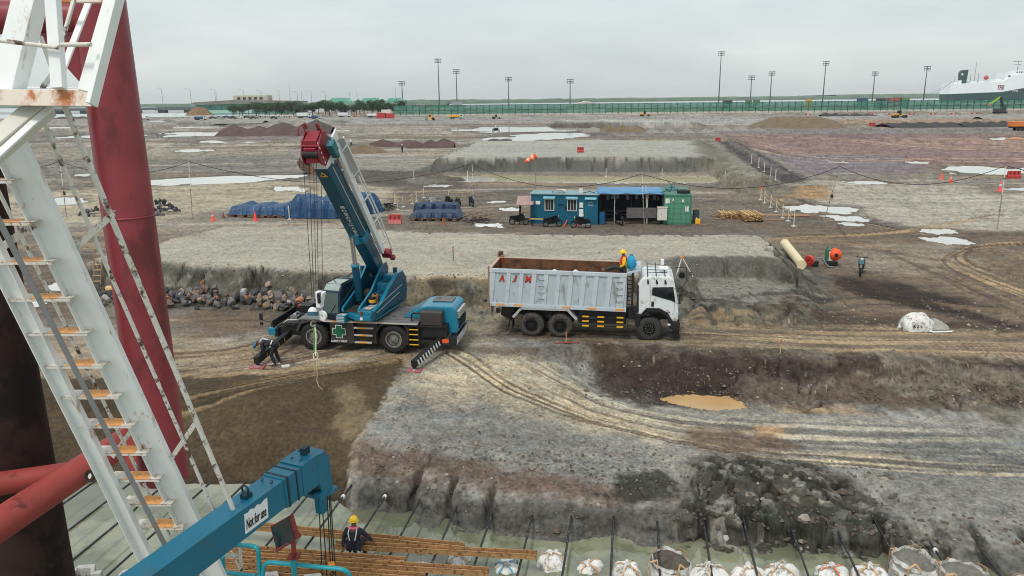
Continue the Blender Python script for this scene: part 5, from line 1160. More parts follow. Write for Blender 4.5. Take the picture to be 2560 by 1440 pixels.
# lift cylinder
ca = Vector(MU @ Vector((.35, -.12, 2.15))); cb = Vector(CF.M() @ (MBm @ Vector((3.0, -.12, -.45))))
ia = CF.M().inverted(); a_l = ia @ ca; b_l = ia @ cb; mid = a_l.lerp(b_l, .56)
MB().cyl(a_l, mid, .165, n=20).build('lift_cylinder', T_tealdk, crane); MB().cyl(mid, b_l, .095, n=16).build('cylinder_rod', T_chrome, crane); MB().ring(mid, b_l-a_l, .1, .19, .08, 20).build('cylinder_gland', T_teal, crane)
# rope falls and hook block
def crl(p): return ia @ Vector(p)
m = MB(); hz = AT(782, 735, 27.6)
for (x0, x1) in ((755, 780), (770, 784), (781, 790), (788, 796), (800, 806)):
    y0 = 400 if x0 < 790 else 430
    q1 = AT(x1, 735 if x1 < 800 else 700, 27.75); m.tube([crl(AT(x0+3, y0, 27.45)), crl(q1)], .011, 6)
m.tube([crl(AT(753, 350, 27.3)), crl(AT(752, 402, 27.4))], .012, 6); m.tube([crl(AT(750, 402, 27.4)), crl(AT(748, 420, 27.4))], .01, 6)
m.build('hoist_rope', M_rope, crane)
hk = bpy.data.objects.new('hook_block', None); S.collection.objects.link(hk); hk.parent = crane
m = MB(); b0 = crl(AT(799, 748, 27.7)); m.box(b0, (.22, .26, .62)); m.box(crl(AT(806, 745, 27.6)), (.10, .3, .5), (0, .25, 0)); m.build('block_body', T_white, hk, bevel=.03)
m = MB(); m.box(crl(AT(800, 744, 27.5)), (.09, .3, .38)); m.build('block_slot', T_blk, hk)
MB().ring(crl(AT(806, 789, 27.7)), (0.3, 1, 0), .06, .19, .1, 24).build('block_sheave', T_white, hk)
m = MB(); m.ell(crl(AT(782, 783, 27.7)), (.19, .19, .24), 16, 10); m.build('ball_weight', T_white, hk); MB().cyl(crl(AT(782, 779, 27.6)), crl(AT(782, 789, 27.6)), .198, n=18).build('ball_band', mat('band_blue', srgb(40, 90, 110), .5), hk)
m = MB(); hc = AT(784, 810, 27.7); m.tube([crl(hc+cr*math.cos(t)*.1+cu*math.sin(t)*.1) for t in np.linspace(.6, 5.6, 12)], .035, 8); m.tube([crl(AT(782, 797, 27.7)), crl(AT(783, 804, 27.7))], .04, 8); m.build('hook', T_rim, hk)
# sling hanging from the hook
sl_ = empty('lifting_sling', tuple(AT(785, 812, 27.7)), label='green and white webbing sling with a loose rope tail hanging from the crane hook', cat='sling')
def slq(x, y, z=27.7): return AT(x, y, z)-sl_.location
m = MB(); m.beam(slq(784, 812), slq(786, 882), .05, .012, up=cd); m.build('green_webbing', mat('green_webbing', srgb(60, 130, 58), .8, var=.15, scale=12), sl_)
m = MB(); m.beam(slq(787, 812), slq(790, 845), .05, .012, up=cd); m.beam(slq(790, 845), slq(789, 890), .04, .012, up=cd); m.tube([slq(789+6*math.cos(t), 890+9*math.sin(t)) for t in np.linspace(0, 2*PI, 12)], .018, 6)
m.build('white_webbing', mat('cream_webbing', srgb(206, 204, 178), .8, var=.15, scale=12), sl_)
m = MB(); m.tube([slq(786, 890), slq(783, 912), slq(788, 932), slq(793, 916), slq(790, 892)], .014, 6); m.tube([slq(791, 900), slq(793, 935), slq(792, 952), slq(797, 966), slq(806, 973, 27.75)], .014, 6); m.build('rope_tail', mat('hemp_rope', srgb(186, 168, 124), .8, var=.2, scale=20), sl_)
# things on the crane's deck
bk = empty('paint_bucket', tuple(MU @ Vector((.6, .62, 2.03))), label='black bucket with a yellow label on the crane walkway', cat='bucket')
MB().cyl((0, 0, 0), (0, 0, .36), .14, .16, 20).build('bucket_body', T_blk, bk); MB().cyl((0, 0, .12), (0, 0, .26), .157, .163, 20).build('bucket_label', T_yel, bk); MB().cyl((0, 0, .02), (0, 0, .12), .147, .156, 20).build('bucket_band', mat('bucket_blue', srgb(30, 50, 110), .5), bk)
jc = empty('jerry_can', tuple(MU @ Vector((.35, .66, 2.03))), label='brown jerry can behind the bucket on the crane walkway', cat='jerry can')
m = MB(); m.bx(-.14, .14, -.2, .2, 0, .42); m.build('can_body', mat('brown_plastic', srgb(150, 98, 52), .6, var=.2, scale=5), jc, bevel=.05); MB().cyl((0, -.1, .42), (0, -.1, .48), .04, n=12).build('can_cap', T_blk, jc)
# ================================================================== DUMP TRUCK
ta, tb_ = G(1328, 842), G(1622, 854)
TF = Frame(ta, tb_-ta); TF.o.z = 0.0; WB = (tb_-ta).length
truck = empty('dump_truck', tuple(TF.o), TF.rz, 'white three-axle dump truck with letters A J M on its ribbed grey body', 'dump truck')
K_body = mat('pale_grey_body', srgb(172, 184, 190), .5, var=.06, scale=2, dirt=srgb(136, 140, 136), dirt_amt=.40, dirt_scale=2.2, dirt_stretch=(1, 1, .35), bump=.004, bscale=6)
K_rib = mat('pale_grey_rib', srgb(184, 194, 200), .5, var=.05, scale=2, dirt=srgb(146, 146, 140), dirt_amt=.32, dirt_scale=3, dirt_stretch=(1, 1, .4))
K_in = mat('rusty_tub', srgb(108, 72, 48), .8, var=.25, scale=2, dirt=srgb(70, 50, 38), dirt_amt=.5, dirt_scale=2.5, bump=.01, bscale=8)
K_cab = mat('white_cab', srgb(216, 222, 222), .28, var=.03, dirt=srgb(160, 152, 136), dirt_amt=.36, dirt_scale=3, coat=.3, dirt_stretch=(1, 1, .6))
K_orr = mat('orange_reflector', srgb(224, 150, 66), .5, var=.06)
K_red = mat('letter_red', srgb(206, 52, 40), .5, var=.04)
WT = .56
for x in (0, 1.34):
    for y in (.06, 2.30): 
        w = wheel(truck, x, y, .56, WT, .30, T_tyremud, T_blk, 30)
        if y > 1: w.rotation_euler.z = PI; w.location.y = 2.42
wf = wheel(truck, WB, .10, .32, WT, .27, mat('dusty_tyre', srgb(52, 52, 50), .85, var=.3, scale=8, bump=.015, bscale=22), T_blk, 34)
m = MB()
for k in range(10): t = 2*PI*k/10; m.ell((math.cos(t)*.17, .03, math.sin(t)*.17), .016, 8, 6)
m.cyl((0, .05, 0), (0, .0, 0), .05, n=12); m.build('wheel_nuts', T_lgrey, wf)
w = wheel(truck, WB, 2.2, .32, WT, .27, T_tyremud, T_blk, 34); w.rotation_euler.z = PI; w.location.y = 2.40
# frame and running gear
m = MB(); m.bx(-1.2, 6.2, .75, 1.0, .85, 1.1); m.bx(-1.2, 6.2, 1.5, 1.75, .85, 1.1); m.bx(-.3, 1.7, .5, 2.0, .5, .62); m.cyl((0, .3, .56), (0, 2.2, .56), .09, n=12); m.cyl((1.34, .3, .56), (1.34, 2.2, .56), .09, n=12); m.cyl((WB, .3, .56), (WB, 2.2, .56), .07, n=12); m.build('chassis_frame', T_blk, truck, bevel=.01)
m = MB(); m.bx(2.15, 4.35, .28, .85, .68, 1.3); m.bx(2.3, 4.3, 1.5, 2.2, .6, 1.2); m.build('tool_boxes', T_blk, truck, bevel=.03)
for z in (.60, .82, 1.04):
    g_ = MB().bx(2.3, 4.3, .06, .10, z, z+.05).build('side_guard', T_blk, truck)
    for x in (2.36, 3.05, 3.92): MB().bx(x, x+.30, .05, .058, z-.01, z+.06).build('guard_reflector', K_orr if z < .5 else T_yel, g_)
m = MB(); m.bx(2.68, 3.0, .22, .275, .9, 1.02); m.build('number_plate', mat('dark_teal_plate', srgb(40, 62, 66), .5), truck)
# mudguards
m = MB(); pts = [(-.86, .93), (-.46, 1.38), (1.68, 1.38), (2.10, .93)]
for a, b in zip(pts[:-1], pts[1:]): m.beam((a[0], .3, a[1]), (b[0], .3, b[1]), .60, .025); m.beam((a[0], .02, a[1]-.02), (b[0], .02, b[1]-.02), .02, .11)
m.build('mudguard', mat('silver_guard', srgb(178, 182, 182), .45, var=.06, dirt=srgb(110, 108, 100), dirt_amt=.35), truck)
m = MB(); m.bx(-.92, -.88, .05, .6, .35, 1.0); m.beam((-.95, .3, 1.05), (-1.15, .35, .25), .5, .02, up=Vector((1, 0, 0))); m.build('mud_flap', T_blk, truck)
m = MB(); m.prism([(-1.5, .9), (-1.45, 1.35), (-.8, 1.35), (-.95, .6)], .4, 2.0); m.bx(-1.65, -1.45, .02, .12, 1.1, 1.32); m.build('tail_frame', T_blk, truck, bevel=.01)
# tipper body
x0b, x1b, zb, zt_ = -1.93, 4.33, 1.46, 3.20
def bedz(x, z): return z-.012*(x-x0b)                     # the body sits nose-down a touch
tub = bpy.data.objects.new('tipper_body', None); S.collection.objects.link(tub); tub.parent = truck
m = MB()
def slab_x(y0, y1, z0, z1, xa=x0b, xb=x1b): m.add([(xa, y0, bedz(xa, z0)), (xb, y0, bedz(xb, z0)), (xb, y1, bedz(xb, z0)), (xa, y1, bedz(xa, z0)), (xa, y0, bedz(xa, z1)), (xb, y0, bedz(xb, z1)), (xb, y1, bedz(xb, z1)), (xa, y1, bedz(xa, z1))], [(0, 3, 2, 1), (4, 5, 6, 7), (0, 1, 5, 4), (1, 2, 6, 5), (2, 3, 7, 6), (3, 0, 4, 7)])
slab_x(.06, .085, zb, zt_); m.build('side_wall', K_body, tub)
m = MB(); slab_x(2.40, 2.43, zb, zt_+.02); m.build('side_wall', K_body, tub)
m = MB(); slab_x(.088, .10, zb+.1, zt_-.01); slab_x(2.37, 2.395, zb+.1, zt_+.01); slab_x(.1, 2.38, zb+.05, zb+.12); slab_x(.1, 2.38, zb, zt_-.05, x1b-.05, x1b-.01); slab_x(.1, 2.38, zb, zt_, x0b+.03, x0b+.06); m.build('tub_lining', K_in, tub)
m = MB(); slab_x(.0, .06, zt_-.16, zt_); slab_x(.0, .06, zb-.03, zb+.13); slab_x(.02, .12, zt_, zt_+.012); m.build('top_rail', K_rib, tub, bevel=.008)
m = MB(); slab_x(2.36, 2.48, zt_+.02, zt_+.05); slab_x(-.0+.1, 2.4, zt_-.02, zt_+.04, x0b-.02, x0b+.08); m.build('far_rim', mat('worn_rim', srgb(190, 160, 138), .7, var=.2, scale=5), tub)
tops = [(215, 30), (392, 22), (532, 22), (667, 26), (795, 25), (927, 22), (1060, 25), (1195, 25), (1325, 25), (1465, 25), (1600, 35)]
for (zx, hw) in tops:
    xt = (1180+zx/4.267-1328)/54.6; h_ = hw/4.267/54.6*1.0; sh_ = -.13
    m = MB(); a = .17; P = []
    for y in (.015, .06):
        P += [(xt+sh_-h_, y, bedz(xt, zb+.12)), (xt+sh_+h_, y, bedz(xt, zb+.12)), (xt+h_, y, bedz(xt, zt_-.155)), (xt-h_, y, bedz(xt, zt_-.155))]
    m.add(P, [(0, 1, 2, 3), (7, 6, 5, 4), (0, 4, 5, 1), (1, 5, 6, 2), (2, 6, 7, 3), (3, 7, 4, 0)]); m.build('rib', K_rib, tub, bevel=.006)
for xc in (.48, 4.02):
    for k in range(4):
        z = 1.85+k*.3; st_ = MB(); st_.tube(corner([(xc-.13, .05, z), (xc-.12, -.03, z-.02), (xc+.12, -.03, z-.02), (xc+.13, .05, z)], 3, .04), .012, 6); st_.build('foothold', mat('dark_rung', srgb(70, 66, 62), .6), tub)
for zx in (295, 490, 1012, 1283, 1573):
    xt = (1180+zx/4.267-1328)/54.6; MB().bx(xt-.20, xt+.20, -.008, 0, bedz(xt, zb+.02), bedz(xt, zb+.10)).build('body_reflector', K_orr, tub)
for ch, zx, wm in (('A', 313, .8), ('J', 460, .7), ('M', 597, 1.0)):
    xt = (1180+zx/4.267-1328)/54.6; hh = .29; zz = bedz(xt, 2.62)
    for (mm_, yy, of, dz) in ((T_blk, .045, .05, .018), (K_red, .036, .015, 0)):
        text_mesh('letter_outline' if mm_ is T_blk else 'letter', ch, mm_, (xt-hh*.40-dz, yy, zz-dz), (1, 0, 0), (0, 0, 1), hh+2*dz, tub, .006, width=hh*wm+2*dz, font_shear=.2, off=of)
m = MB(); m.prism([(x0b-.09, zb-.05), (x0b-.02, zb-.05), (x0b-.0, zt_+.12), (x0b-.07, zt_+.12)], .0, .06); m.bx(x0b-.08, x0b, .06, 2.42, zb, zt_-.05); m.prism([(x0b-.09, zb-.05), (x0b-.02, zb-.05), (x0b+.12, zt_+.28), (x0b-.05, zt_+.28)], 2.40, 2.48); m.build('tailgate', mat('brown_edge', srgb(142, 106, 84), .7, var=.2, scale=4), tub, bevel=.01)
m = MB(); m.box((x0b+.12, 2.42, zt_+.24), (.22, .16, .2)); m.build('hinge_block', K_in, tub, bevel=.03)
m = MB(); m.prism([(x0b+.0, zt_), (x0b+.3, zt_+.18), (x0b+.3, zt_-.3), (x0b, zt_-.35)], 2.37, 2.385); m.build('inner_gusset', mat('orange_rust', srgb(176, 92, 56), .8, var=.15), tub)
# headboard
m = MB(); m.add([(x1b-.02, .2, 3.12), (x1b+.62, .25, 3.26), (x1b+.62, 2.3, 3.26), (x1b-.02, 2.35, 3.12), (x1b-.02, .2, 3.02), (x1b+.62, .25, 3.18), (x1b+.62, 2.3, 3.18), (x1b-.02, 2.35, 3.02)], [(0, 1, 2, 3), (7, 6, 5, 4), (0, 4, 5, 1), (1, 5, 6, 2), (2, 6, 7, 3), (3, 7, 4, 0)]); m.build('headboard', K_body, tub, bevel=.01)
m = MB()
for k in range(9): z = 1.4+k*.19; m.bx(x1b+.04, x1b+.30, .35, .39, z, z+.03)
m.bx(x1b+.02, x1b+.05, .3, 2.2, 1.3, 2.95); m.bx(x1b+.28, x1b+.30, .32, 2.2, 1.3, 2.6); m.build('front_lattice', T_blk, truck)
MB().cyl((x1b+.26, .12, 1.35), (x1b+.26, .12, 3.15), .045, n=12).build('exhaust_stack', T_blk, truck)
m = MB(); m.bx(x1b+.1, x1b+.5, .25, .9, .95, 1.4); m.bx(x1b+.08, x1b+.12, .08, .3, .3, .9); m.build('engine_gear', T_blk, truck, bevel=.02)
# cab
cx0, cx1 = 4.80, 6.62
m = MB(); pr_ = [(cx0, 1.20), (cx0+.02, 2.62), (cx0+.20, 2.92), (cx0+.5, 3.02), (cx1-.42, 3.02), (cx1-.22, 2.86), (cx1-.10, 2.35), (cx1+.02, 1.75), (cx1+.03, .95), (cx1-.25, .92), (cx1-.42, 1.25), (cx1-.75, 1.47), (cx1-1.4, 1.47), (cx1-1.62, 1.2)]
m.prism(pr_, .12, 2.42); kc = m.build('cab', K_cab, truck, bevel=.07)
m = MB(); m.prism([(5.46, 2.40), (5.47, 2.52), (6.38, 2.56), (6.50, 1.84), (6.30, 1.93), (5.95, 2.02), (5.62, 2.12), (5.46, 2.15)], .100, .125); m.build('door_window', mat('truck_glass', srgb(20, 30, 32), .06, var=.2, scale=1, spec=.9), kc, bevel=.01)
m = MB(); m.add([(cx1-.20, .25, 2.80), (cx1-.20, 2.3, 2.80), (cx1+.02, 2.3, 1.86), (cx1+.02, .25, 1.86), (cx1-.19, .25, 2.81), (cx1-.19, 2.3, 2.81), (cx1+.035, 2.3, 1.86), (cx1+.035, .25, 1.86)], [(3, 2, 1, 0), (4, 5, 6, 7), (0, 1, 5, 4), (1, 2, 6, 5), (2, 3, 7, 6), (3, 0, 4, 7)]); m.build('windscreen', M_glass, kc)
m = MB(); m.bx(5.38, 5.392, .112, .13, 1.5, 2.62); m.bx(6.46, 6.47, .112, .13, 1.1, 2.2); m.build('door_seam', T_deck, kc)
m = MB(); m.bx(5.44, 5.56, .10, .13, 1.62, 1.86); m.build('door_handle', T_blk, kc, bevel=.01)
m = MB(); m.prism([(5.36, 1.22), (5.22, 1.47), (cx1-1.38, 1.56), (cx1-.8, 1.56), (cx1-.45, 1.36), (cx1-.2, .98), (cx1+.04, .98), (cx1+.05, .62), (cx1-.35, .62), (cx1-.38, .9), (cx1-.5, 1.18), (cx1-.8, 1.38), (cx1-1.4, 1.38), (cx1-1.62, 1.12), (cx1-1.66, .7), (cx0-.05, .7), (cx0-.05, 1.3)], .07, .5); m.build('wheel_arch', T_blk, truck, bevel=.02)
m = MB(); m.bx(cx1-.18, cx1+.12, .05, 2.48, .52, .95); m.bx(cx1-.0, cx1+.08, .1, 2.4, .95, 1.1); m.build('bumper', T_blk, truck, bevel=.04)
m = MB(); m.box((cx1-.02, .13, 1.24), (.10, .10, .36)); m.build('headlight', mat('lamp_clear', srgb(196, 204, 206), .1, var=.15, scale=6, spec=.8), truck, bevel=.02)
m = MB(); m.bx(cx1-.42, cx1-.30, .055, .075, .78, .86); m.build('fog_lamp', T_white, truck)
m = MB(); m.prism([(cx0-.0, 1.32), (cx0+.10, 1.32), (cx0+.06, 2.6), (cx0, 2.62)], .10, .13); m.build('cab_rear_pillar', T_blk, kc)
text_mesh('door_lettering', 'GIGA', T_blk, (6.02, .108, 1.34), (1, 0, 0), (0, 0, 1), .075, kc, .003, width=.27, font_shear=.3, off=.02)
text_mesh('door_lettering', 'FVZ', K_red, (6.10, .108, 1.44), (1, 0, 0), (0, 0, 1), .04, kc, .003, width=.12)
m = MB(); m.bx(cx1-.5, cx1-.1, .06, .3, .34, .40); m.beam((cx1-.05, .15, .6), (cx1+.0, .15, .1), .02, .3); m.build('cab_steps', T_blk, truck)
# roof rack
rk = bpy.data.objects.new('roof_rack', None); S.collection.objects.link(rk); rk.parent = truck
for x in (5.28, 5.66, 6.04):
    m = MB(); m.tube(corner([(x, .10, 2.72), (x-.05, .20, 3.12), (x-.05, 2.2, 3.20)], 4, .1), .022, 8); m.beam((x, .09, 2.68), (x-.03, .18, 3.0), .09, .03); m.build('rack_hoop', T_blk, rk)
for y in (.28, .8, 1.4, 2.0): MB().tube([(5.2, y, 3.17), (6.1, y, 3.17)], .016, 6).build('rack_rail', T_blk, rk)
m = MB(); m.bx(5.75, 6.15, .7, 1.2, 3.19, 3.27); m.build('work_lamp', T_white, rk, bevel=.02); 
MB().bx(5.85, 6.0, 1.7, 1.85, 3.2, 3.45).build('roof_lamp', T_white, rk)
# mirrors
m = MB(); m.tube(corner([(cx1-.25, .15, 2.5), (cx1+.15, -.05, 2.55), (cx1+.12, -.05, 1.85), (cx1-.05, .12, 1.8)], 4, .06), .014, 6); m.box((cx1+.05, -.06, 2.1), (.07, .13, .46)); m.build('mirror', T_blk, truck, bevel=.01)
m = MB(); m.tube(corner([(cx1-.3, 2.2, 2.95), (cx1+.45, 2.3, 3.0), (cx1+.5, 2.3, 2.3), (cx1+.15, 2.35, 1.9)], 4, .1), .016, 6); m.ring((cx1+.25, 2.25, 2.6), (0, 1, .1), .09, .15, .04, 20); m.ring((cx1+.65, 2.25, 2.7), (0, 1, .1), .04, .08, .04, 16); m.box((cx1+.25, 2.3, 2.6), (.2, .04, .3)); m.build('mirror', T_blk, truck, bevel=.01)
# load: sacks in the tub
for (x, y, r_b, lab) in ((1.0, .55, .34, 'flat white sack in the truck body, left one'), (2.0, .55, .34, 'round white sack in the truck body, behind the ribs')):
    p = TF.M() @ Vector((x, y, 2.75)); o = MB().ell((0, 0, -.04), (r_b*1.0, .28, .40), 18, 12).build('white_sack', M_bag); o.location = p; o.rotation_euler.z = TF.rz
    me_ = o.data
    for v in me_.vertices: v.co *= 1+.12*math.sin(v.co.x*21+x)*math.cos(v.co.y*17)
    tag(o, lab, 'sack')
ld = MB(); 
for i in range(12):
    for j in range(5): pass
gx, gy = 26, 10; vs = [(x0b+.1+(x1b-x0b-.2)*i/gx, .11+2.25*j/gy, 2.15+.15*math.sin(i*.7+j)+.1*math.sin(i*1.9)*math.cos(j*1.3)) for j in range(gy+1) for i in range(gx+1)]
ld.add(vs, [(j*(gx+1)+i, j*(gx+1)+i+1, (j+1)*(gx+1)+i+1, (j+1)*(gx+1)+i) for j in range(gy) for i in range(gx)], True)
o = ld.build('soil_load', mat('load_soil', srgb(98, 74, 54), .95, var=.4, scale=4, bump=.03, bscale=12)); o.location = TF.o; o.rotation_euler.z = TF.rz; tag(o, 'brown soil load lying in the dump truck body', 'soil load')

# ================================================================== PEOPLE
def skin_obj(name, pts, edges, radii, m, par, sub=2, root=0, smooth=True):
    me = bpy.data.meshes.new(name); me.from_pydata([tuple(p) for p in pts], edges, []); me.materials.append(m)
    o = bpy.data.objects.new(name, me); S.collection.objects.link(o); o.parent = par
    md = o.modifiers.new('skin', 'SKIN'); md.use_smooth_shade = smooth
    sk = me.skin_vertices[0].data
    for i, r in enumerate(radii): sk[i].radius = (r, r) if not isinstance(r, tuple) else r; sk[i].use_root = (i == root)
    if sub: s2 = o.modifiers.new('sub', 'SUBSURF'); s2.levels = s2.render_levels = sub
    return o
K_skin = mat('brown_skin', srgb(112, 72, 54), .6, var=.08)
def person(loc, J, label, cols, rz=0., fingers=True, extras=None, helmet=None, sc=1., sub=2):
    """J: joints in local metres: pelvis, chest, neck, head, face(dir), sL, sR, eL, eR, wL, wR, hL, hR, kL, kR, aL, aR, tL, tR"""
    o = empty('person', tuple(loc), rz, label, 'person'); o.scale = (sc, sc, sc); V = {k: Vector(v) for k, v in J.items()}
    fd = V['face'].normalized(); up = (V['head']-V['neck']).normalized(); hs_ = fd.cross(up).normalized()
    pts = []; ed = []; rd = []
    def P(p, r, parent=None):
        pts.append(Vector(p)); rd.append(r)
        if parent is not None: ed.append((parent, len(pts)-1))
        return len(pts)-1
    pel = P(V['pelvis'], .13); mid = P(V['pelvis'].lerp(V['chest'], .5), .125, pel); ch = P(V['chest'], .14, mid); nk = P(V['neck'], .055, ch)
    jaw = P(V['head']-up*.045+fd*.015, .068, nk); hd_ = P(V['head']+up*.03, .092, jaw); P(V['head']+up*.085, .06, hd_); P(V['head']-up*.03+fd*.10, .014, jaw)
    for s_ in (-1, 1): P(V['head']+hs_*s_*.095, .014, hd_)
    for q in 'LR':
        s_ = P(V['s'+q], .062, ch); e = P(V['e'+q], .042, s_); w = P(V['w'+q], .028, e)
        d = (V['w'+q]-V['e'+q]).normalized(); pm = P(V['w'+q]+d*.06, (.036, .018), w)
        if fingers:
            sd_, u_ = basis(d)
            cd_ = (u_*-1)
            for k in range(4):
                b0 = V['w'+q]+d*.10+sd_*(k-1.5)*.021; ln = [.068, .078, .072, .055][k]
                f1 = P(b0, .0095, pm); f2 = P(b0+d*ln*.55+cd_*.012, .0085, f1); P(b0+d*ln*.8+cd_*.04, .0075, f2)
            th = P(V['w'+q]+d*.05+sd_*-.045, .011, pm); P(V['w'+q]+d*.09+sd_*-.062+cd_*.02, .009, th)
        else: P(V['w'+q]+d*.13, (.03, .015), pm)
        h = P(V['h'+q], .088, pel); k_ = P(V['k'+q], .058, h); a = P(V['a'+q], .038, k_); P(V['t'+q], .03, a)
    skin_obj('body', pts, ed, rd, K_skin, o, sub if fingers else 1)
    # jacket
    def chain(name, names, rads, m, sb=2):
        p = []; e = []; r = []
        idx_ = {}
        for (a, b) in names:
            for q in (a, b):
                if q not in idx_: idx_[q] = len(p); p.append(V[q] if q in V else q); r.append(rads[q])
            e.append((idx_[a], idx_[b]))
        return skin_obj(name, p, e, r, m, o, sb)
    V['mid'] = V['pelvis'].lerp(V['chest'], .5); V['cuL'] = V['wL']-(V['wL']-V['eL']).normalized()*.02; V['cuR'] = V['wR']-(V['wR']-V['eR']).normalized()*.02
    V['col'] = V['chest'].lerp(V['neck'], .7)
    chain('jacket', [('chest', 'mid'), ('mid', 'pelvis'), ('chest', 'col'), ('chest', 'sL'), ('sL', 'eL'), ('eL', 'cuL'), ('chest', 'sR'), ('sR', 'eR'), ('eR', 'cuR')],
          dict(chest=.165, mid=.155, pelvis=.15, col=.09, sL=.085, sR=.085, eL=.06, eR=.06, cuL=.046, cuR=.046), cols[0])
    chain('trousers', [('pelvis', 'hL'), ('hL', 'kL'), ('kL', 'aL'), ('pelvis', 'hR'), ('hR', 'kR'), ('kR', 'aR')], dict(pelvis=.155, hL=.11, hR=.11, kL=.08, kR=.08, aL=.062, aR=.062), cols[1])
    for q in 'LR':
        skin_obj('boot', [V['a'+q], V['a'+q]+(V['a'+q]-V['k'+q]).normalized()*.05, V['t'+q]], [(0, 1), (1, 2)], [.055, .052, .042], cols[2], o, 1)
    if helmet:
        m = MB(); n = 18; rows = 7; R3 = Matrix((hs_, fd, up)).transposed(); vs = []
        for j in range(rows):
            ph = PI/2*j/(rows-1)
            for i in range(n): t = 2*PI*i/n; vs.append(V['head']+up*.035+R3 @ Vector((math.cos(t)*.118*math.cos(ph), math.sin(t)*.142*math.cos(ph), .125*math.sin(ph))))
        m.add(vs, [(j*n+i, j*n+(i+1) % n, (j+1)*n+(i+1) % n, (j+1)*n+i) for j in range(rows-1) for i in range(n)], True)
        vs = []
        for (k, z) in ((1.0, .03), (1.18, .012), (1.18, .004), (1.0, .02)):
            for i in range(n): t = 2*PI*i/n; f_ = k+(.22*max(0, math.sin(t)) if k > 1 else 0); vs.append(V['head']+R3 @ Vector((math.cos(t)*.118*k, math.sin(t)*.142*f_, z+.0)))
        m.add(vs, [(j*n+i, ((j+1) % 4)*n+i, ((j+1) % 4)*n+(i+1) % n, j*n+(i+1) % n) for j in range(4) for i in range(n)], True)
        hmo = m.build('helmet', helmet, o)
        m = MB(); m.tube([V['head']+up*.036+R3 @ Vector((0, math.cos(t)*.146, math.sin(t)*.13)) for t in np.linspace(.1, PI-.1, 12)], .012, 6); m.build('helmet_ridge', helmet, hmo)
    if fingers:
        for s_ in (-1, 1): MB().ell(V['head']+fd*.083+hs_*s_*.032+up*.0, .011, 8, 6).build('eye', T_blk, o)
        MB().tube([V['head']-up*.065+fd*.080+hs_*-.022, V['head']-up*.067+fd*.088, V['head']-up*.065+fd*.080+hs_*.022], .006, 6).build('mouth', K_redlip, o)
    if extras: extras(o, V, fd, up, hs_)
    return o
K_redlip = mat('lip', srgb(90, 46, 42), .6)
C_navy = mat('navy_cloth', srgb(26, 34, 46), .85, var=.2, scale=14, bump=.01, bscale=26); C_dk = mat('dark_green_trousers', srgb(42, 54, 54), .85, var=.2, scale=14, bump=.008, bscale=30)
C_yel = mat('yellow_shirt', srgb(232, 184, 34), .8, var=.12, scale=10, bump=.008, bscale=30); C_boot = mat('boot_leather', srgb(52, 40, 34), .8, var=.2, scale=9)
C_hy = mat('helmet_yellow', srgb(240, 196, 36), .35, var=.03); C_hb = mat('helmet_blue', srgb(30, 110, 164), .35, var=.03); C_hw = mat('helmet_white', srgb(226, 228, 228), .4)
C_vest = mat('orange_red_vest', srgb(196, 66, 48), .7, var=.1); C_ref = mat('reflective_band', srgb(196, 200, 198), .4); C_pink = mat('pink_collar', srgb(214, 96, 128), .7)
C_brown = mat('tan_boot', srgb(132, 96, 74), .8, var=.15)
# 1 rider sitting on the tub's front rim, legs stretched to the rear; local x = truck forward, y = away
seat = TF.M() @ Vector((4.18, .55, 3.18))
def vest(o, V, fd, up, hs_):
    ax = (V['chest']-V['pelvis']).normalized()
    for s_ in (-1, 1):
        m = MB(); base_ = V['chest']+hs_*s_*.09; m.tube([base_+up*.16-fd*.10, base_+up*.17+fd*.04, base_+up*.05+fd*.16, V['pelvis']+hs_*s_*.10+fd*.15+up*.12], [.03, .035, .038, .035], 8); m.build('vest_strap', C_vest, o)
person(seat, dict(pelvis=(0, 0, .12), chest=(.03, 0, .47), neck=(-.01, 0, .64), head=(-.05, 0, .78), face=(-1, -.25, -.08), sL=(.03, -.19, .55), sR=(.03, .19, .55), eL=(-.02, -.24, .27), eR=(-.02, .24, .27), wL=(-.20, -.14, .16), wR=(-.20, .14, .16),
    hL=(-.06, -.09, .10), hR=(-.06, .09, .10), kL=(-.46, -.16, .17), kR=(-.42, .05, .10), aL=(-.86, -.40, .06), aR=(-.80, -.20, .0), tL=(-1.0, -.44, .15), tR=(-.95, -.24, .1)),
    'worker in yellow shirt and yellow helmet sitting on the truck body front rim', (C_yel, C_dk, C_brown), rz=TF.rz, helmet=C_hy, extras=vest)
sk_ = empty('blue_backpack', tuple(TF.M() @ Vector((4.50, .60, 3.20))), TF.rz, 'bright blue sack behind the sitting worker on the truck', 'sack')
m = MB(); m.ell((0, 0, .32), (.22, .26, .36), 20, 14); 
o = m.build('sack_body', mat('blue_cloth', srgb(36, 146, 186), .8, var=.12, scale=8, bump=.015, bscale=16), sk_)
for v in o.data.vertices:
    v.co.x *= 1+.15*math.sin(v.co.z*9+v.co.y*12); v.co.z = max(v.co.z, .02)
MB().ring((0, 0, .66), (0, 0, 1), .03, .07, .06, 12).build('sack_tie', T_blk, sk_)
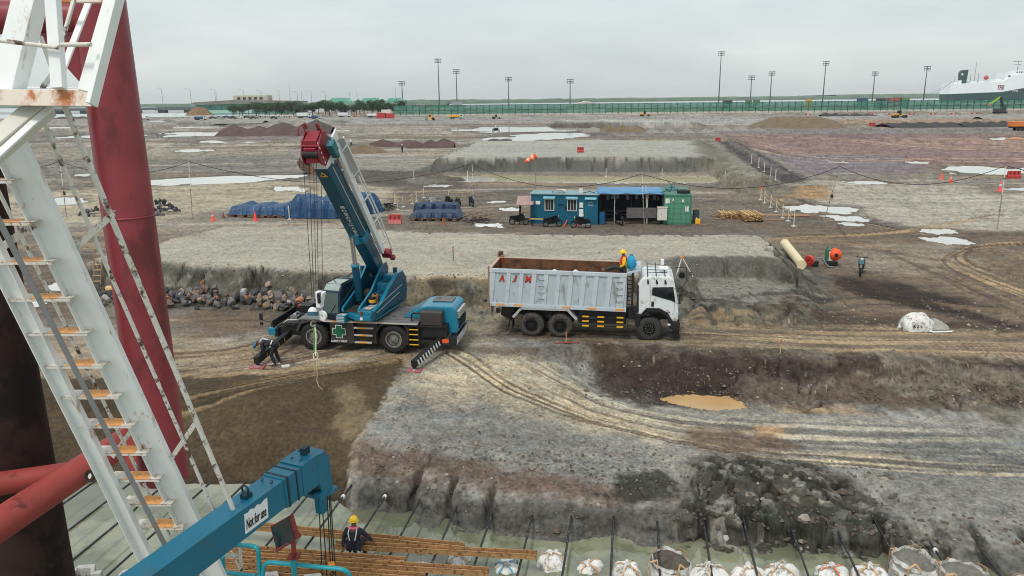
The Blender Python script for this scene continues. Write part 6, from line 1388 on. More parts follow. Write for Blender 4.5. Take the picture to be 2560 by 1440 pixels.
# 2 worker bending over at the front outrigger
wp = on(688, 912); 
def harness(o, V, fd, up, hs_):
    b = (V['chest']-V['pelvis']).normalized(); bk_ = (hs_.cross(b)).normalized(); bk_ = bk_ if bk_.z > -.1 or True else -bk_
    for s_ in (-1, 1):
        q = [V['chest']+hs_*s_*.10+bk_*k for k in (.16,)]
        m = MB(); m.tube([V['chest']+hs_*s_*.11+b*.12, V['chest']+hs_*s_*.09+b*.02+Vector((0, 0, .17)), V['pelvis'].lerp(V['chest'], .5)+Vector((0, 0, .165))+hs_*s_*.04], .018, 6); m.build('harness_strap', C_ref, o)
    m = MB(); m.ring(V['pelvis']+b*.10, b, .155, .175, .05, 20); m.build('belt', C_ref, o)
person(wp, dict(pelvis=(0, 0, .88), chest=(-.40, 0, 1.02), neck=(-.56, 0, 1.02), head=(-.67, 0, .96), face=(-.4, -.1, -.9), sL=(-.42, -.2, 1.02), sR=(-.42, .2, 1.02), eL=(-.42, -.26, .73), eR=(-.38, .24, .75), wL=(-.52, -.2, .48), wR=(-.5, .15, .50),
    hL=(0, -.1, .84), hR=(0, .1, .84), kL=(-.10, -.13, .46), kR=(.06, .14, .46), aL=(.04, -.15, .08), aR=(.18, .16, .08), tL=(-.14, -.17, .03), tR=(.0, .18, .03)),
    'worker in navy coverall and blue helmet bending over the front outrigger', (C_navy, C_navy, C_boot), rz=R(8), helmet=C_hb, extras=harness)
# 3 worker sitting on the H beam, back to us
wp = G(886, 1371, -.975)
def hivis(o, V, fd, up, hs_):
    for s_ in (-1, 1):
        m = MB(); m.tube([V['chest']+hs_*s_*.08+fd*.05+up*.14, V['chest']+hs_*s_*.10-fd*.06+up*.15, V['chest']+hs_*s_*.11-fd*.165+up*.02, V['pelvis'].lerp(V['chest'], .5)-fd*.16+hs_*s_*.07], .016, 6); m.build('harness_strap', C_ref, o)
    MB().tube([V['neck']+hs_*-.13-fd*.03-up*.03, V['neck']-fd*.12-up*.03, V['neck']+hs_*.13-fd*.03-up*.03], .035, 8).build('pink_collar', C_pink, o)
person(wp, dict(pelvis=(0, -.02, .12), chest=(0, .04, .46), neck=(.0, .07, .63), head=(-.0, .09, .77), face=(-.05, 1, -.25), sL=(-.2, .04, .52), sR=(.2, .04, .52), eL=(-.29, .02, .26), eR=(.36, .06, .36), wL=(-.30, -.06, .04), wR=(.50, .10, .18),
    hL=(-.1, .05, .10), hR=(.1, .05, .10), kL=(-.14, .42, .0), kR=(.14, .42, .0), aL=(-.14, .40, -.40), aR=(.14, .40, -.40), tL=(-.14, .53, -.46), tR=(.14, .53, -.46)),
    'worker in dark jacket and yellow helmet sitting on a rusty beam with back turned', (C_navy, C_navy, C_boot), rz=R(-6), helmet=C_hy, extras=hivis)
# small far figures
def walker(px, py, lab, c1, c2, hm, pose=0, rz=0.):
    p = on(px, py); st = [.16, .05, .22][pose]
    return person(p, dict(pelvis=(0, 0, .92), chest=(0, .02, 1.28), neck=(0, .02, 1.46), head=(0, .03, 1.6), face=(0, 1, 0), sL=(-.19, 0, 1.38), sR=(.19, 0, 1.38), eL=(-.26, -.04, 1.1), eR=(.26, .04, 1.1), wL=(-.24, .08, .88), wR=(.24, .10, .88),
        hL=(-.1, 0, .88), hR=(.1, 0, .88), kL=(-.11, st*.6, .48), kR=(.11, -st*.3, .48), aL=(-.11, st, .08), aR=(.11, -st, .08), tL=(-.11, st+.16, .03), tR=(.11, -st+.16, .03)), lab, (c1, c2, C_boot), rz=rz, fingers=False, helmet=hm, sub=1)
walker(878, 366, 'person in white vest standing behind the small gravel heap', mat('white_vest', srgb(214, 220, 226), .7), C_navy, C_hw, 0, .4)
walker(1006, 382, 'person in dark clothes and white helmet walking near the red-brown heaps', C_navy, C_navy, C_hw, 1, 1.2)
# ================================================================== SITE CABINS AND MIDDLE GROUND
def frame_at(p0, p1, z=None):
    a, b = G(*p0), G(*p1); f = Frame(a, b-a); f.L = (b-a).length; f.o.z = zat((a.x+b.x)/2, (a.y+b.y)/2) if z is None else z; return f
def root(name, f, label, cat, group=None): return empty(name, tuple(f.o), f.rz, label, cat, group)
B_blue = mat('container_teal', srgb(8, 92, 118), .5, var=.08, scale=1, dirt=srgb(22, 70, 84), dirt_amt=.25, dirt_scale=2)
B_grn = mat('container_green', srgb(92, 152, 126), .55, var=.1, scale=2, dirt=srgb(126, 128, 110), dirt_amt=.35, dirt_scale=2.5)
B_dark = mat('dark_interior', srgb(24, 34, 44), .8, var=.2)
B_paper = mat('white_paper', srgb(222, 222, 216), .7)
B_tarp = mat('blue_tarp', srgb(26, 66, 104), .45, var=.14, scale=1.5, dirt=srgb(70, 106, 136), dirt_amt=.3, dirt_scale=1.2, bump=.02, bscale=4)
B_tarpd = mat('navy_tarp', srgb(18, 44, 74), .5, var=.18, scale=1.5, dirt=srgb(50, 84, 118), dirt_amt=.25, dirt_scale=1.2, bump=.03, bscale=4)
B_wood = mat('raw_timber', srgb(206, 170, 118), .75, var=.2, scale=6, dirt=srgb(140, 104, 70), dirt_amt=.35, dirt_scale=7)
B_woodd = mat('brown_board', srgb(128, 98, 76), .8, var=.2, scale=4)
B_grey = mat('grey_board', srgb(96, 92, 90), .7, var=.2, scale=5, dirt=srgb(60, 56, 56), dirt_amt=.4)
B_white = mat('off_white', srgb(208, 206, 196), .6, var=.08, dirt=srgb(150, 142, 126), dirt_amt=.3)
def corr(mb, x0, x1, y, z0, z1, n, dpt=.035):             # corrugated wall, facing -y
    P = []; st = (x1-x0)/n
    for k in range(n): x = x0+k*st; P += [(x, y), (x+st*.25, y), (x+st*.4, y+dpt), (x+st*.85, y+dpt)]
    P.append((x1, y)); q = len(P); mb.add([(p[0], p[1], z) for z in (z0, z1) for p in P], [(i, i+1, q+i+1, q+i) for i in range(q-1)]); return mb
cf = frame_at((1328, 558), (1494, 562)); cab_ = root('site_office', cf, 'teal corrugated site office container with two windows and papers on its wall', 'site office'); Lc = cf.L; Hc = 2.62
m = MB(); corr(m, .1, Lc-.1, .02, .15, Hc-.12, 22); m.bx(.05, Lc-.05, .07, 2.4, .12, Hc-.1); m.build('wall', B_blue, cab_)
m = MB()
for x in (0, Lc-.14): m.bx(x, x+.14, 0, .14, 0, Hc); m.bx(x, x+.14, 2.3, 2.44, 0, Hc)
m.bx(.14, Lc-.14, 0, .1, 0, .15); m.bx(.14, Lc-.14, 0, .1, Hc-.12, Hc); m.build('frame', B_blue, cab_)
M_roofs = mat('striped_roof', srgb(150, 178, 184), .6, var=.2, scale=2, dirt=srgb(150, 120, 96), dirt_amt=.3, dirt_scale=2)
m = MB(); n = 30
for k in range(n): x = -.1+(Lc+.2)*k/n; m.bx(x, x+(Lc+.2)/n*.5, -.1, 2.5, Hc+.02, Hc+.085)
m.bx(-.1, Lc+.1, -.08, 2.5, Hc, Hc+.03); m.build('roof', M_roofs, cab_)
for x0 in (1.22, 3.22):
    w = MB(); w.bx(x0, x0+.86, -.03, .06, 1.18, 2.22); w_o = w.build('window', B_white, cab_); MB().bx(x0+.07, x0+.79, -.04, -.03, 1.25, 2.16).build('pane', M_glass, w_o)
    m = MB(); [m.bx(x0+.3+k*.24, x0+.33+k*.24, -.05, -.04, 1.2, 2.2) for k in range(2)]; m.build('window_bar', B_white, w_o)
    m = MB(); corr(m, x0-.1, x0+.96, -.32, 2.3, 2.34, 7); m.add([(x0-.1, -.3, 2.28), (x0+.96, -.3, 2.28), (x0+.96, 0, 2.44), (x0-.1, 0, 2.44), (x0-.1, -.3, 2.26), (x0+.96, -.3, 2.26), (x0+.96, 0, 2.42), (x0-.1, 0, 2.42)], [(0, 1, 2, 3), (7, 6, 5, 4), (0, 4, 5, 1), (1, 5, 6, 2), (2, 6, 7, 3), (3, 7, 4, 0)]); m.build('awning', mat('teal_awning', srgb(120, 176, 190), .5), w_o)
m = MB(); m.bx(4.88, 5.72, -.03, .03, .2, 2.2); d = m.build('door', B_blue, cab_); m = MB(); m.bx(4.86, 4.9, -.045, -.03, .15, 2.24); m.bx(5.7, 5.74, -.045, -.03, .15, 2.24); m.build('door_frame', mat('teal_trim', srgb(30, 120, 144), .5), d)
m = MB(); m.bx(5.05, 5.5, -.04, -.03, 1.9, 2.02); m.bx(5.05, 5.5, -.04, -.03, 1.65, 1.78); m.build('door_sign', mat('sign_grey', srgb(110, 150, 160), .5), d)
m = MB(); m.add([(4.8, -.3, 2.26), (5.8, -.3, 2.26), (5.8, 0, 2.42), (4.8, 0, 2.42)], [(0, 1, 2, 3)]); m.build('awning', mat('teal_awning', srgb(120, 176, 190), .5), d)
for (x, z, w, h) in ((.42, 1.72, .4, .3), (4.32, 1.5, .32, .45), (4.28, 1.05, .38, .32), (4.28, .72, .4, .3)): MB().bx(x, x+w, -.04, -.02, z, z+h).build('notice', B_paper, cab_)
m = MB(); m.bx(2.4, 2.9, -.08, 0, 1.72, 1.8); m.bx(3.0, 3.16, -.03, 0, 1.35, 1.6); m.build('cable_box', T_blk, cab_)
m = MB(); m.bx(2.1, 3.0, .6, 1.2, Hc+.09, Hc+.32); m.build('roof_unit', B_white, cab_, bevel=.03); m = MB(); m.bx(4.2, 4.55, .3, .5, Hc+.09, Hc+.5); m.build('roof_unit', B_white, cab_, bevel=.03)
m = MB(); m.tube(corner([(1.8, .5, Hc+.1), (2.0, .5, Hc+.35), (2.7, .5, Hc+.3), (2.9, .5, Hc+.1)], 4, .1), .03, 6); m.tube(corner([(4.6, .4, Hc+.15), (5.2, .4, Hc+.25), (5.6, .6, Hc+.1)], 4, .1), .04, 6); m.build('roof_hose', T_blk, cab_)
# green storage container, doors towards us
gf = frame_at((1657, 561), (1727, 562)); gc = root('storage_container', gf, 'pale green storage container with closed double doors facing the camera', 'container'); Lg = gf.L
m = MB(); m.bx(.04, Lg-.04, .06, 6.0, .12, 2.56); m.build('wall', B_grn, gc)
m = MB()
for x in (0, Lg-.12): m.bx(x, x+.12, 0, .14, 0, 2.6)
m.bx(.12, Lg-.12, 0, .12, 0, .16); m.bx(.12, Lg-.12, 0, .12, 2.46, 2.6); m.bx(0, Lg, .1, 6.05, 2.56, 2.6); m.build('frame', mat('container_green_dark', srgb(64, 118, 98), .55, var=.1), gc)
for q in range(2):
    x0 = .13+q*(Lg-.26)/2; x1 = x0+(Lg-.28)/2; dr = MB(); corr(dr, x0, x1, .02, .18, 2.44, 5, .03); d = dr.build('door', B_grn, gc)
    for u in (.3, .7): xx = x0+(x1-x0)*u; MB().cyl((xx, -.03, .12), (xx, -.03, 2.5), .022, n=8).build('lock_rod', B_grn, d)
    for z in (.5, .95, 1.4, 1.85): MB().bx(x0+.03, x1-.03, -.012, .0, z, z+.035).build('door_rib', mat('container_green_dark', srgb(64, 118, 98), .55), d)
for (x, z, w, h) in ((.15, 1.85, .38, .42), (.75, 2.05, .14, .2), (1.85, 1.15, .3, .45), (1.5, 1.95, .2, .25)): MB().bx(x, x+w, -.02, -.012, z, z+h).build('notice', B_paper, gc)
for (x, y, z, lab, tl) in ((.85, 3.6, 2.62, 'tyre lying on top of the green container, farther one with teal tread', .2), (1.75, 1.3, 2.62, 'black tyre lying flat at the front of the green container roof', 0)):
    o = MB().ring((0, 0, .12), (0, 0, 1), .28, .58, .24, 26).build('spare_tyre', mat('faded_tyre', srgb(78, 120, 122), .8, var=.3, scale=6) if tl else T_tyre, None, smooth=True, bevel=.05); o.location = gf.M() @ Vector((x, y, z)); o.rotation_euler = (tl, 0, 0); tag(o, lab, 'tyre')
# open shelter between the two
sf = frame_at((1497, 560), (1655, 561)); sh_ = root('open_shelter', sf, 'open work shelter roofed with a blue tarp between office and green container', 'shelter'); Ls = sf.L
for x in (.1, 1.35, 2.8, 4.2, 5.6): MB().cyl((x, .1, 0), (x, .1, 2.7), .03, n=8).build('post', B_white if x in (1.35, 4.2) else T_blk, sh_)
MB().cyl((4.2, -.0, -.0), (4.0, .05, 3.4), .035, n=8).build('pole', B_white, sh_)
m = MB(); gx, gy = 16, 8; vs = [(-.2+(Ls+.2)*i/gx, -.25+3.4*j/gy, 2.72+.22*math.sin(PI*j/gy*.8)+.05*math.sin(i*1.1)*math.cos(j)+(.04 if j else -.03)) for j in range(gy+1) for i in range(gx+1)]
m.add(vs, [(j*(gx+1)+i, j*(gx+1)+i+1, (j+1)*(gx+1)+i+1, (j+1)*(gx+1)+i) for j in range(gy) for i in range(gx)], True); ro = m.build('tarp_roof', mat('light_blue_tarp', srgb(72, 132, 174), .4, var=.12, scale=1.5, bump=.02, bscale=4), sh_)
sol = ro.modifiers.new('s', 'SOLIDIFY'); sol.thickness = .02
m = MB(); m.bx(-.1, Ls, -.2, -.14, 2.62, 2.68); [m.bx(x, x+.05, -.2, 3.1, 2.58, 2.64) for x in (0, 1.4, 2.8, 4.2, 5.6)]; m.build('roof_batten', B_woodd, sh_)
m = MB(); m.bx(0, Ls, 3.05, 3.15, 0, 2.7); m.bx(0, .05, .3, 3.1, 0, 2.6); m.bx(Ls-.06, Ls-.01, .3, 3.1, 0, 2.6); m.build('back_wall', mat('dark_navy_wall', srgb(18, 30, 44), .7, var=.15), sh_)
for k, (x, z) in enumerate(((.7, 1.9), (1.1, 1.95), (1.6, 2.0), (2.5, 1.9), (3.3, 1.95), (4.3, 2.0), (4.9, 1.9), (5.3, 1.85))): MB().bx(x, x+.26, 3.03, 3.05, z-.15, z+.25).build('notice', mat('dim_paper', srgb(150, 158, 160), .7), sh_)
m = MB(); m.bx(.4, 3.0, 1.9, 2.3, .85, .9); m.bx(.5, .55, 2, 2.2, 0, .85); m.bx(2.8, 2.85, 2, 2.2, 0, .85); m.bx(.2, 5.4, 2.5, 2.9, .45, .5); m.build('bench', B_grey, sh_)
t_ = empty('work_board', tuple(sf.M() @ Vector((2.4, -.05, 0))), sf.rz, 'dark grey board on legs standing under the shelter front', 'board'); m = MB(); m.bx(0, 2.6, 0, .06, .55, 1.45); m.build('panel', B_grey, t_); m = MB(); [m.bx(x, x+.05, 0, .05, 0, .56) for x in (0, 1.3, 2.55)]; m.build('leg', T_blk, t_)
t_ = empty('switch_cabinet', tuple(sf.M() @ Vector((5.05, -.35, 0))), sf.rz, 'white electric switch cabinet on legs left of the green container', 'cabinet'); m = MB(); m.bx(0, .82, 0, .4, .4, 1.5); m.bx(-.04, .86, -.05, .45, 1.5, 1.55); m.build('cabinet_body', B_white, t_, bevel=.01)
for x in (.02, .74): MB().bx(x, x+.06, .05, .1, 0, .4).build('leg', T_blk, t_)
MB().bx(.3, .36, -.012, 0, .9, .98).build('handle', T_blk, t_)
def barrel(f, x, y, col, lab, h=.9, r=.29):
    o = empty('plastic_barrel', tuple(f.M() @ Vector((x, y, 0))), 0, lab, 'barrel'); m = MB(); m.cyl((0, 0, .02), (0, 0, h), r, r*.96, 20)
    for z in (.3, .6): m.ring((0, 0, z), (0, 0, 1), r*.95, r*1.04, .04, 20)
    m.build('barrel_body', col, o); MB().cyl((0, 0, h), (0, 0, h+.03), r*.9, n=20).build('lid', T_blk, o)
barrel(sf, .28, -.1, mat('blue_plastic', srgb(24, 90, 132), .4), 'blue plastic barrel between office and shelter', 1.1)
barrel(gf, Lg+.45, .6, mat('dark_teal_plastic', srgb(40, 62, 70), .5), 'dark barrel right of the green container', 1.2)
yc = empty('yellow_can', tuple(gf.M() @ Vector((Lg+.35, -.25, 0))), gf.rz, 'yellow jerry can beside the green container', 'jerry can'); MB().bx(0, .42, 0, .3, .1, .55).build('can_body', T_yel, yc, bevel=.05); MB().cyl((.1, .15, .55), (.1, .15, .64), .05, n=10).build('cap', B_white, yc)
MB().bx(-.3, 1.0, -.1, .35, 0, .08).build('plank', B_woodd, yc)
# lean-to and bench at the left of the office
lf_ = frame_at((1298, 562), (1328, 562)); lt = root('lean_to', lf_, 'small lean-to with pinkish sheet roof at the left end of the office', 'lean-to')
m = MB(); m.add([(-.25, -.1, 1.75), (1.25, -.1, 1.8), (1.25, 2.6, 2.25), (-.25, 2.6, 2.2), (-.25, -.1, 1.71), (1.25, -.1, 1.76), (1.25, 2.6, 2.21), (-.25, 2.6, 2.16)], [(0, 1, 2, 3), (7, 6, 5, 4), (0, 4, 5, 1), (1, 5, 6, 2), (2, 6, 7, 3), (3, 7, 4, 0)]); m.build('roof', mat('pink_grey_sheet', srgb(164, 136, 128), .7, var=.1), lt)
for p in ((0, 0), (1.0, 0), (0, 1.2), (0, 2.3)): MB().bx(p[0], p[0]+.07, p[1], p[1]+.07, 0, 2.0 if p[1] > 2 else 1.8).build('post', T_blk, lt)
m = MB(); m.bx(0, 1.1, .2, .24, .5, .56); m.bx(0, 1.1, .2, .24, 1.0, 1.05); m.build('rail', B_woodd, lt)
bf = frame_at((1326, 566), (1366, 567)); be = root('bench', bf, 'yellowish plank bench in front of the office', 'bench'); MB().bx(0, bf.L, 0, .3, .62, .68).build('seat', mat('bench_yellow', srgb(186, 160, 96), .7), be)
for x in (.1, bf.L-.15): MB().bx(x, x+.06, .05, .25, 0, .62).build('leg', T_blk, be)
# ---- scooters
def make_bike(label, body, loc, rz, cat='motorcycle', grp='motorcycles parked around the site office'):
    o = empty('scooter', loc, rz, label, cat, grp)
    for x in (-.6, .62):
        w = MB().ring((x, 0, .29), (0, 1, 0), .20, .29, .09, 24).build('wheel', T_tyre, o, smooth=True); m = MB(); m.ring((x, 0, .29), (0, 1, 0), .03, .07, .1, 14); [m.beam((x, 0, .29), (x+.2*math.cos(k*PI/3), 0, .29+.2*math.sin(k*PI/3)), .02, .02) for k in range(6)]; m.build('spokes', T_rim, w)
    m = MB(); m.prism([(-.85, .62), (-.8, .72), (-.3, .70), (-.1, .45), (.15, .34), (.38, .45), (.46, .95), (.40, .95), (.28, .55), (.1, .28), (-.25, .28), (-.5, .42)], -.13, .13); m.prism([(.42, .5), (.5, .88), (.44, .95), (.36, .55)], -.16, .16); m.build('body_panel', body, o, bevel=.03)
    m = MB(); m.prism([(-.82, .73), (-.76, .80), (-.45, .83), (-.15, .78), (-.12, .72)], -.12, .12); m.build('seat', T_blk, o, bevel=.02)
    m = MB(); m.tube([(.62, .06, .29), (.45, .05, .9)], .025, 8); m.tube([(.62, -.06, .29), (.45, -.05, .9)], .025, 8); m.tube([(.36, -.33, 1.0), (.43, 0, .98), (.36, .33, 1.0)], .018, 8); m.build('handlebar', T_blk, o)
    m = MB(); m.tube([(-.1, .14, .3), (-.5, .17, .28), (-.85, .17, .38)], .045, 8); m.build('exhaust', T_rim, o)
    m = MB(); m.prism([(.36, .52), (.5, .62), (.74, .62), (.86, .5), (.72, .57), (.5, .57)], -.06, .06); m.prism([(-.85, .5), (-.9, .42), (-.7, .62), (-.5, .62)], -.07, .07); m.build('fender', body, o)
    for s_ in (-1, 1): MB().tube([(.40, s_*.2, 1.0), (.36, s_*.3, 1.18)], .012, 6).build('mirror', T_blk, o)
    MB().ell((.52, 0, .90), (.06, .09, .08), 10, 8).build('headlight', B_white, o); return o
bk_b = mat('scooter_black', srgb(30, 32, 36), .3, var=.1); bk_w = mat('scooter_white', srgb(190, 192, 194), .3); bk_g = mat('scooter_grey', srgb(90, 92, 94), .4)
b0_ = make_bike('black scooter parked by the lean-to left of the bench', bk_b, tuple(on(1297, 562)), R(-8))
def bike(px, py, rz, label, body=None):
    b = copy_tree(b0_); b.location = on(px, py); b.rotation_euler.z = rz; b['label'] = label
    if body:
        for ch in b.children:
            if ch.name.startswith(('body_panel', 'fender')): ch.data = ch.data.copy(); ch.data.materials[0] = body
    return b
bike(1381, 567, R(12), 'black scooter in front of the office left window'); bike(1452, 570, R(172), 'black scooter in front of the office door with a red hose behind')
bike(1545, 561, R(110), 'dark scooter standing inside the shelter mouth'); bike(1086, 515, R(150), 'pale scooter farthest left behind the navy tarp pile', bk_w); bike(1122, 514, R(120), 'dark scooter second from the left behind the navy tarp pile')
bike(1143, 518, R(70), 'grey scooter third from the left behind the navy tarp pile', bk_g); bike(1179, 516, R(110), 'dark scooter at the right end behind the tarp pile')
b_ = bike(2152, 684, R(-118), 'muddy grey motorcycle standing alone on the brown ground at right', bk_g); b_.scale = (1.15,)*3
MB().box((.5, 0, .75), (.1, .22, .2)).build('front_plate', mat('blue_grey', srgb(90, 140, 156), .5), b_)
h_ = MB().tube([on(1410, 568)+Vector((0, 0, .05)), on(1418, 562)+Vector((0, .3, .35)), on(1432, 559)+Vector((0, .5, .4)), on(1446, 566)+Vector((0, 0, .05))], .06, 8).build('red_hose', mat('pink_red_hose', srgb(204, 92, 76), .6)); tag(h_, 'pinkish red hose looped between the two scooters', 'hose')
# ---- tarped stacks
def tarp(p0, p1, depth, prof, label, m_, seed=0, sag=.08, name='tarped_stack', pal=True):
    f = frame_at(p0, p1); o = root(name, f, label, 'tarpaulin'); rnd = random.Random(seed); L_ = f.L; nx, ny = 60, 22
    xs = [q[0]*L_ for q in prof]; hs = [q[1] for q in prof]; vs = []
    for j in range(ny+1):
        v = j/ny
        for i in range(nx+1):
            u = i/nx; h = np.interp(u*L_, xs, hs); edge = min(1, min(v, 1-v)*7)*min(1, min(u, 1-u)*16)
            lowz = .28 if pal else .03
            z = lowz+(h-lowz)*(edge**.55)+sag*math.sin(u*23+seed)*math.sin(v*5+u*4)*edge+rnd.uniform(-.012, .012)
            if v > .14: z += (v-.14)*.06
            yy = v*depth+(.10*math.sin(u*31+seed)+.06*math.sin(u*57))*(1 if v < .1 else .3); xx = u*L_+.06*math.sin(v*12+i)*.4
            vs.append((xx, yy, max(z, .02)))
    mb = MB(); mb.add(vs, [(j*(nx+1)+i, j*(nx+1)+i+1, (j+1)*(nx+1)+i+1, (j+1)*(nx+1)+i) for j in range(ny) for i in range(nx)], False); c = mb.build('tarp_sheet', m_, o)
    sl2 = c.modifiers.new('s', 'SOLIDIFY'); sl2.thickness = .02
    if pal:
        m = MB(); [m.bx(x, x+L_/6-.35, .05, depth-.1, .06, .22) for x in [k*L_/6+.1 for k in range(6)]]; m.bx(0, L_, .02, .1, .22, .30); m.build('pallet', B_woodd, o)
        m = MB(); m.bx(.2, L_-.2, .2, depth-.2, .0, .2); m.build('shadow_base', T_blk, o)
    return o, f
tarp((566, 543), (716, 546), 3.6, [(0, .55), (.06, .95), (.2, 1.15), (.3, .9), (.36, .98), (.55, 1.15), (.63, .92), (.7, 1.0), (.9, 1.15), (1, .9)], 'three low pallet stacks under a blue tarp, leftmost tarp', B_tarp, 1)
tarp((706, 546), (842, 548), 4.0, [(0, .9), (.08, 1.5), (.25, 2.1), (.4, 1.7), (.55, 1.6), (.7, 1.75), (1, 1.7)], 'tall peaked blue tarp behind the crane ropes', B_tarp, 2, sag=.14, pal=False)
tarp((840, 547), (918, 545), 5.0, [(0, 1.7), (.5, 1.85), (.8, 1.8), (1, 1.4)], 'blue tarp partly hidden by the crane boom', B_tarpd, 3, sag=.1, pal=False)
tarp((912, 540), (962, 528), 5.5, [(0, 1.7), (.5, 1.9), (.8, 1.9), (1, 1.5)], 'boxy blue tarp to the right of the crane boom', B_tarp, 4, sag=.05, pal=False)
tarp((1022, 553), (1148, 554), 2.6, [(0, .45), (.05, .72), (.5, .8), (.94, .75), (1, .5)], 'navy tarp over a low pile, its lower front fold', B_tarpd, 5, sag=.04)
tarp((1030, 541), (1147, 542), 1.8, [(0, .9), (.06, 1.1), (.5, 1.18), (.94, 1.1), (1, .9)], 'navy tarp over a low pile, its upper rear fold', B_tarpd, 6, sag=.04, pal=False)
# junk pile of pipes and boards
jf = frame_at((1150, 560), (1216, 562)); jp = root('scaffold_pile', jf, 'jumbled pile of boards and scaffold pipes right of the navy tarp', 'scrap pile'); rnd = random.Random(5); m = MB()
for k in range(46):
    a = Vector((rnd.uniform(-.1, jf.L-.6), rnd.uniform(.2, 2.2), rnd.uniform(.1, .9))); d = Vector((rnd.uniform(.5, 1.3), rnd.uniform(.3, 1.2), rnd.uniform(-.1, .5))); m.beam(a, a+d, .07, .03)
m.build('boards', mat('grey_boards', srgb(150, 128, 112), .8, var=.35, scale=3), jp)
m = MB()
for k in range(26):
    a = Vector((rnd.uniform(0, jf.L-.6), rnd.uniform(0, 1.5), rnd.uniform(.05, .5))); d = Vector((rnd.uniform(-.8, 1.0), rnd.uniform(.2, 1.0), rnd.uniform(-.1, .3))); m.tube([a, a+d], .03, 5)
m.build('pipes', T_blk, jp)
w_ = MB(); c0 = on(1222, 562); n = 9; vs = [(0, 0, .05)]+[(math.cos(k*2*PI/n)*(.9+.5*(k % 2)), math.sin(k*2*PI/n)*(1.2+.8*((k+1) % 2)), .02+.03*(k % 3)) for k in range(n)]; w_.add(vs, [(0, 1+k, 1+(k+1) % n) for k in range(n)])
o = w_.build('white_sheet', M_tie); o.location = c0; tag(o, 'crumpled white sheet spread on the ground by the scrap pile', 'sheet'); o.modifiers.new('s', 'SOLIDIFY').thickness = .02
kf = frame_at((958, 528), (992, 526)); kp = root('rebar_heap', kf, 'dark tangle of steel bars beside the blue tarps', 'steel heap'); m = MB(); rnd = random.Random(8)
for k in range(40): a = Vector((rnd.uniform(0, .6), rnd.uniform(-.4, 1.5), rnd.uniform(.05, .7))); m.tube([a, a+Vector((rnd.uniform(.3, 1.0), rnd.uniform(-.3, .3), rnd.uniform(-.3, .1)))], .03, 5)
m.build('bars', T_blk, kp); m = MB(); 
for k in range(8): a = Vector((rnd.uniform(0, .8), rnd.uniform(-.4, .5), rnd.uniform(.2, .6))); m.beam(a, a+Vector((.3, .1, -.1)), .06, .04)
m.build('pale_ties', B_white, kp)
# timber stacks and boards
def timber(p0, p1, depth, h, label, seed):
    f = frame_at(p0, p1); o = root('timber_stack', f, label, 'timber'); rnd = random.Random(seed); L_ = f.L; n = int(L_/.11); m = MB()
    for r_ in range(int(h/.09)):
        for k in range(n): x = k*L_/n+rnd.uniform(-.02, .02); m.cur = rnd.randrange(2); m.bx(x, x+.08, rnd.uniform(-.25, .2)+r_*.03, depth+rnd.uniform(-.4, .3), .12+r_*.09, .12+r_*.09+rnd.uniform(.05, .085))
    m.cur = 0; m.build('beams', [B_wood, mat('raw_timber_dark', srgb(160, 124, 80), .8, var=.2, scale=6)], o); m = MB(); m.bx(.05, L_-.05, .05, depth-.1, 0, .13); m.build('bearer', T_blk, o); return o
o = timber((1804, 549), (1849, 549), 2.0, .48, 'smaller stack of pale sawn timber battens', 1); o = timber((1862, 556), (1909, 556), 3.2, .62, 'larger stack of pale sawn timber battens', 2)
for (p0, p1, w, lab) in (((1908, 541), (2026, 542), 1.1, 'long brown plywood board lying right of the timber stacks'), ((1780, 541), (1862, 540), .35, 'thin dark board lying behind the smaller timber stack'), ((1785, 549), (1960, 552), .3, 'long narrow board lying under the timber stacks')):
    f = frame_at(p0, p1); o = MB().bx(0, f.L, 0, w, .02, .08).build('board', mat('ply_board', srgb(150, 112, 84), .8, var=.15, scale=3)); o.location = f.o; o.rotation_euler.z = f.rz; tag(o, lab, 'board')
# ---- small site furniture
def cone(px, py, h, label, m_=None, ring=True):
    o = empty('traffic_cone', tuple(on(px, py)), 0, label, 'traffic cone'); m_ = m_ or mat('cone_orange', srgb(238, 96, 64), .5, var=.06)
    m = MB(); m.cyl((0, 0, .04), (0, 0, h), .15*h/.7, .03, 16); m.box((0, 0, .02), (.42*h/.7, .42*h/.7, .04)); m.build('cone_body', m_, o)
    if ring: MB().cyl((0, 0, h*.5), (0, 0, h*.68), .093*h/.7, .068*h/.7, 16).build('white_band', C_ref, o)
    return o
cone(533, 551, .82, 'orange cone left of the tarped pallets'); cone(639, 551, .85, 'orange-red cone in front of the low tarped pallets', mat('cone_red', srgb(238, 78, 76), .5), False); cone(559, 545, .6, 'dull brown cone at the corner of the low tarp', mat('cone_brown', srgb(118, 74, 56), .7), False)
cone(2353, 448, .95, 'orange cone nearest the big puddle, left of a pair', None, False); cone(2376, 456, 1.0, 'orange and white cone, right of a pair'); cone(2499, 478, 1.2, 'tall pinkish cone by the right puddle', mat('cone_pink', srgb(232, 92, 96), .5), True); cone(1108, 561, .6, 'small brown-orange cone in front of the navy tarp', mat('cone_dull', srgb(168, 84, 56), .7), False)
M_barr = mat('barrier_red', srgb(172, 50, 46), .5, var=.1); M_barw = mat('barrier_pale', srgb(206, 130, 122), .6, var=.2, scale=6)
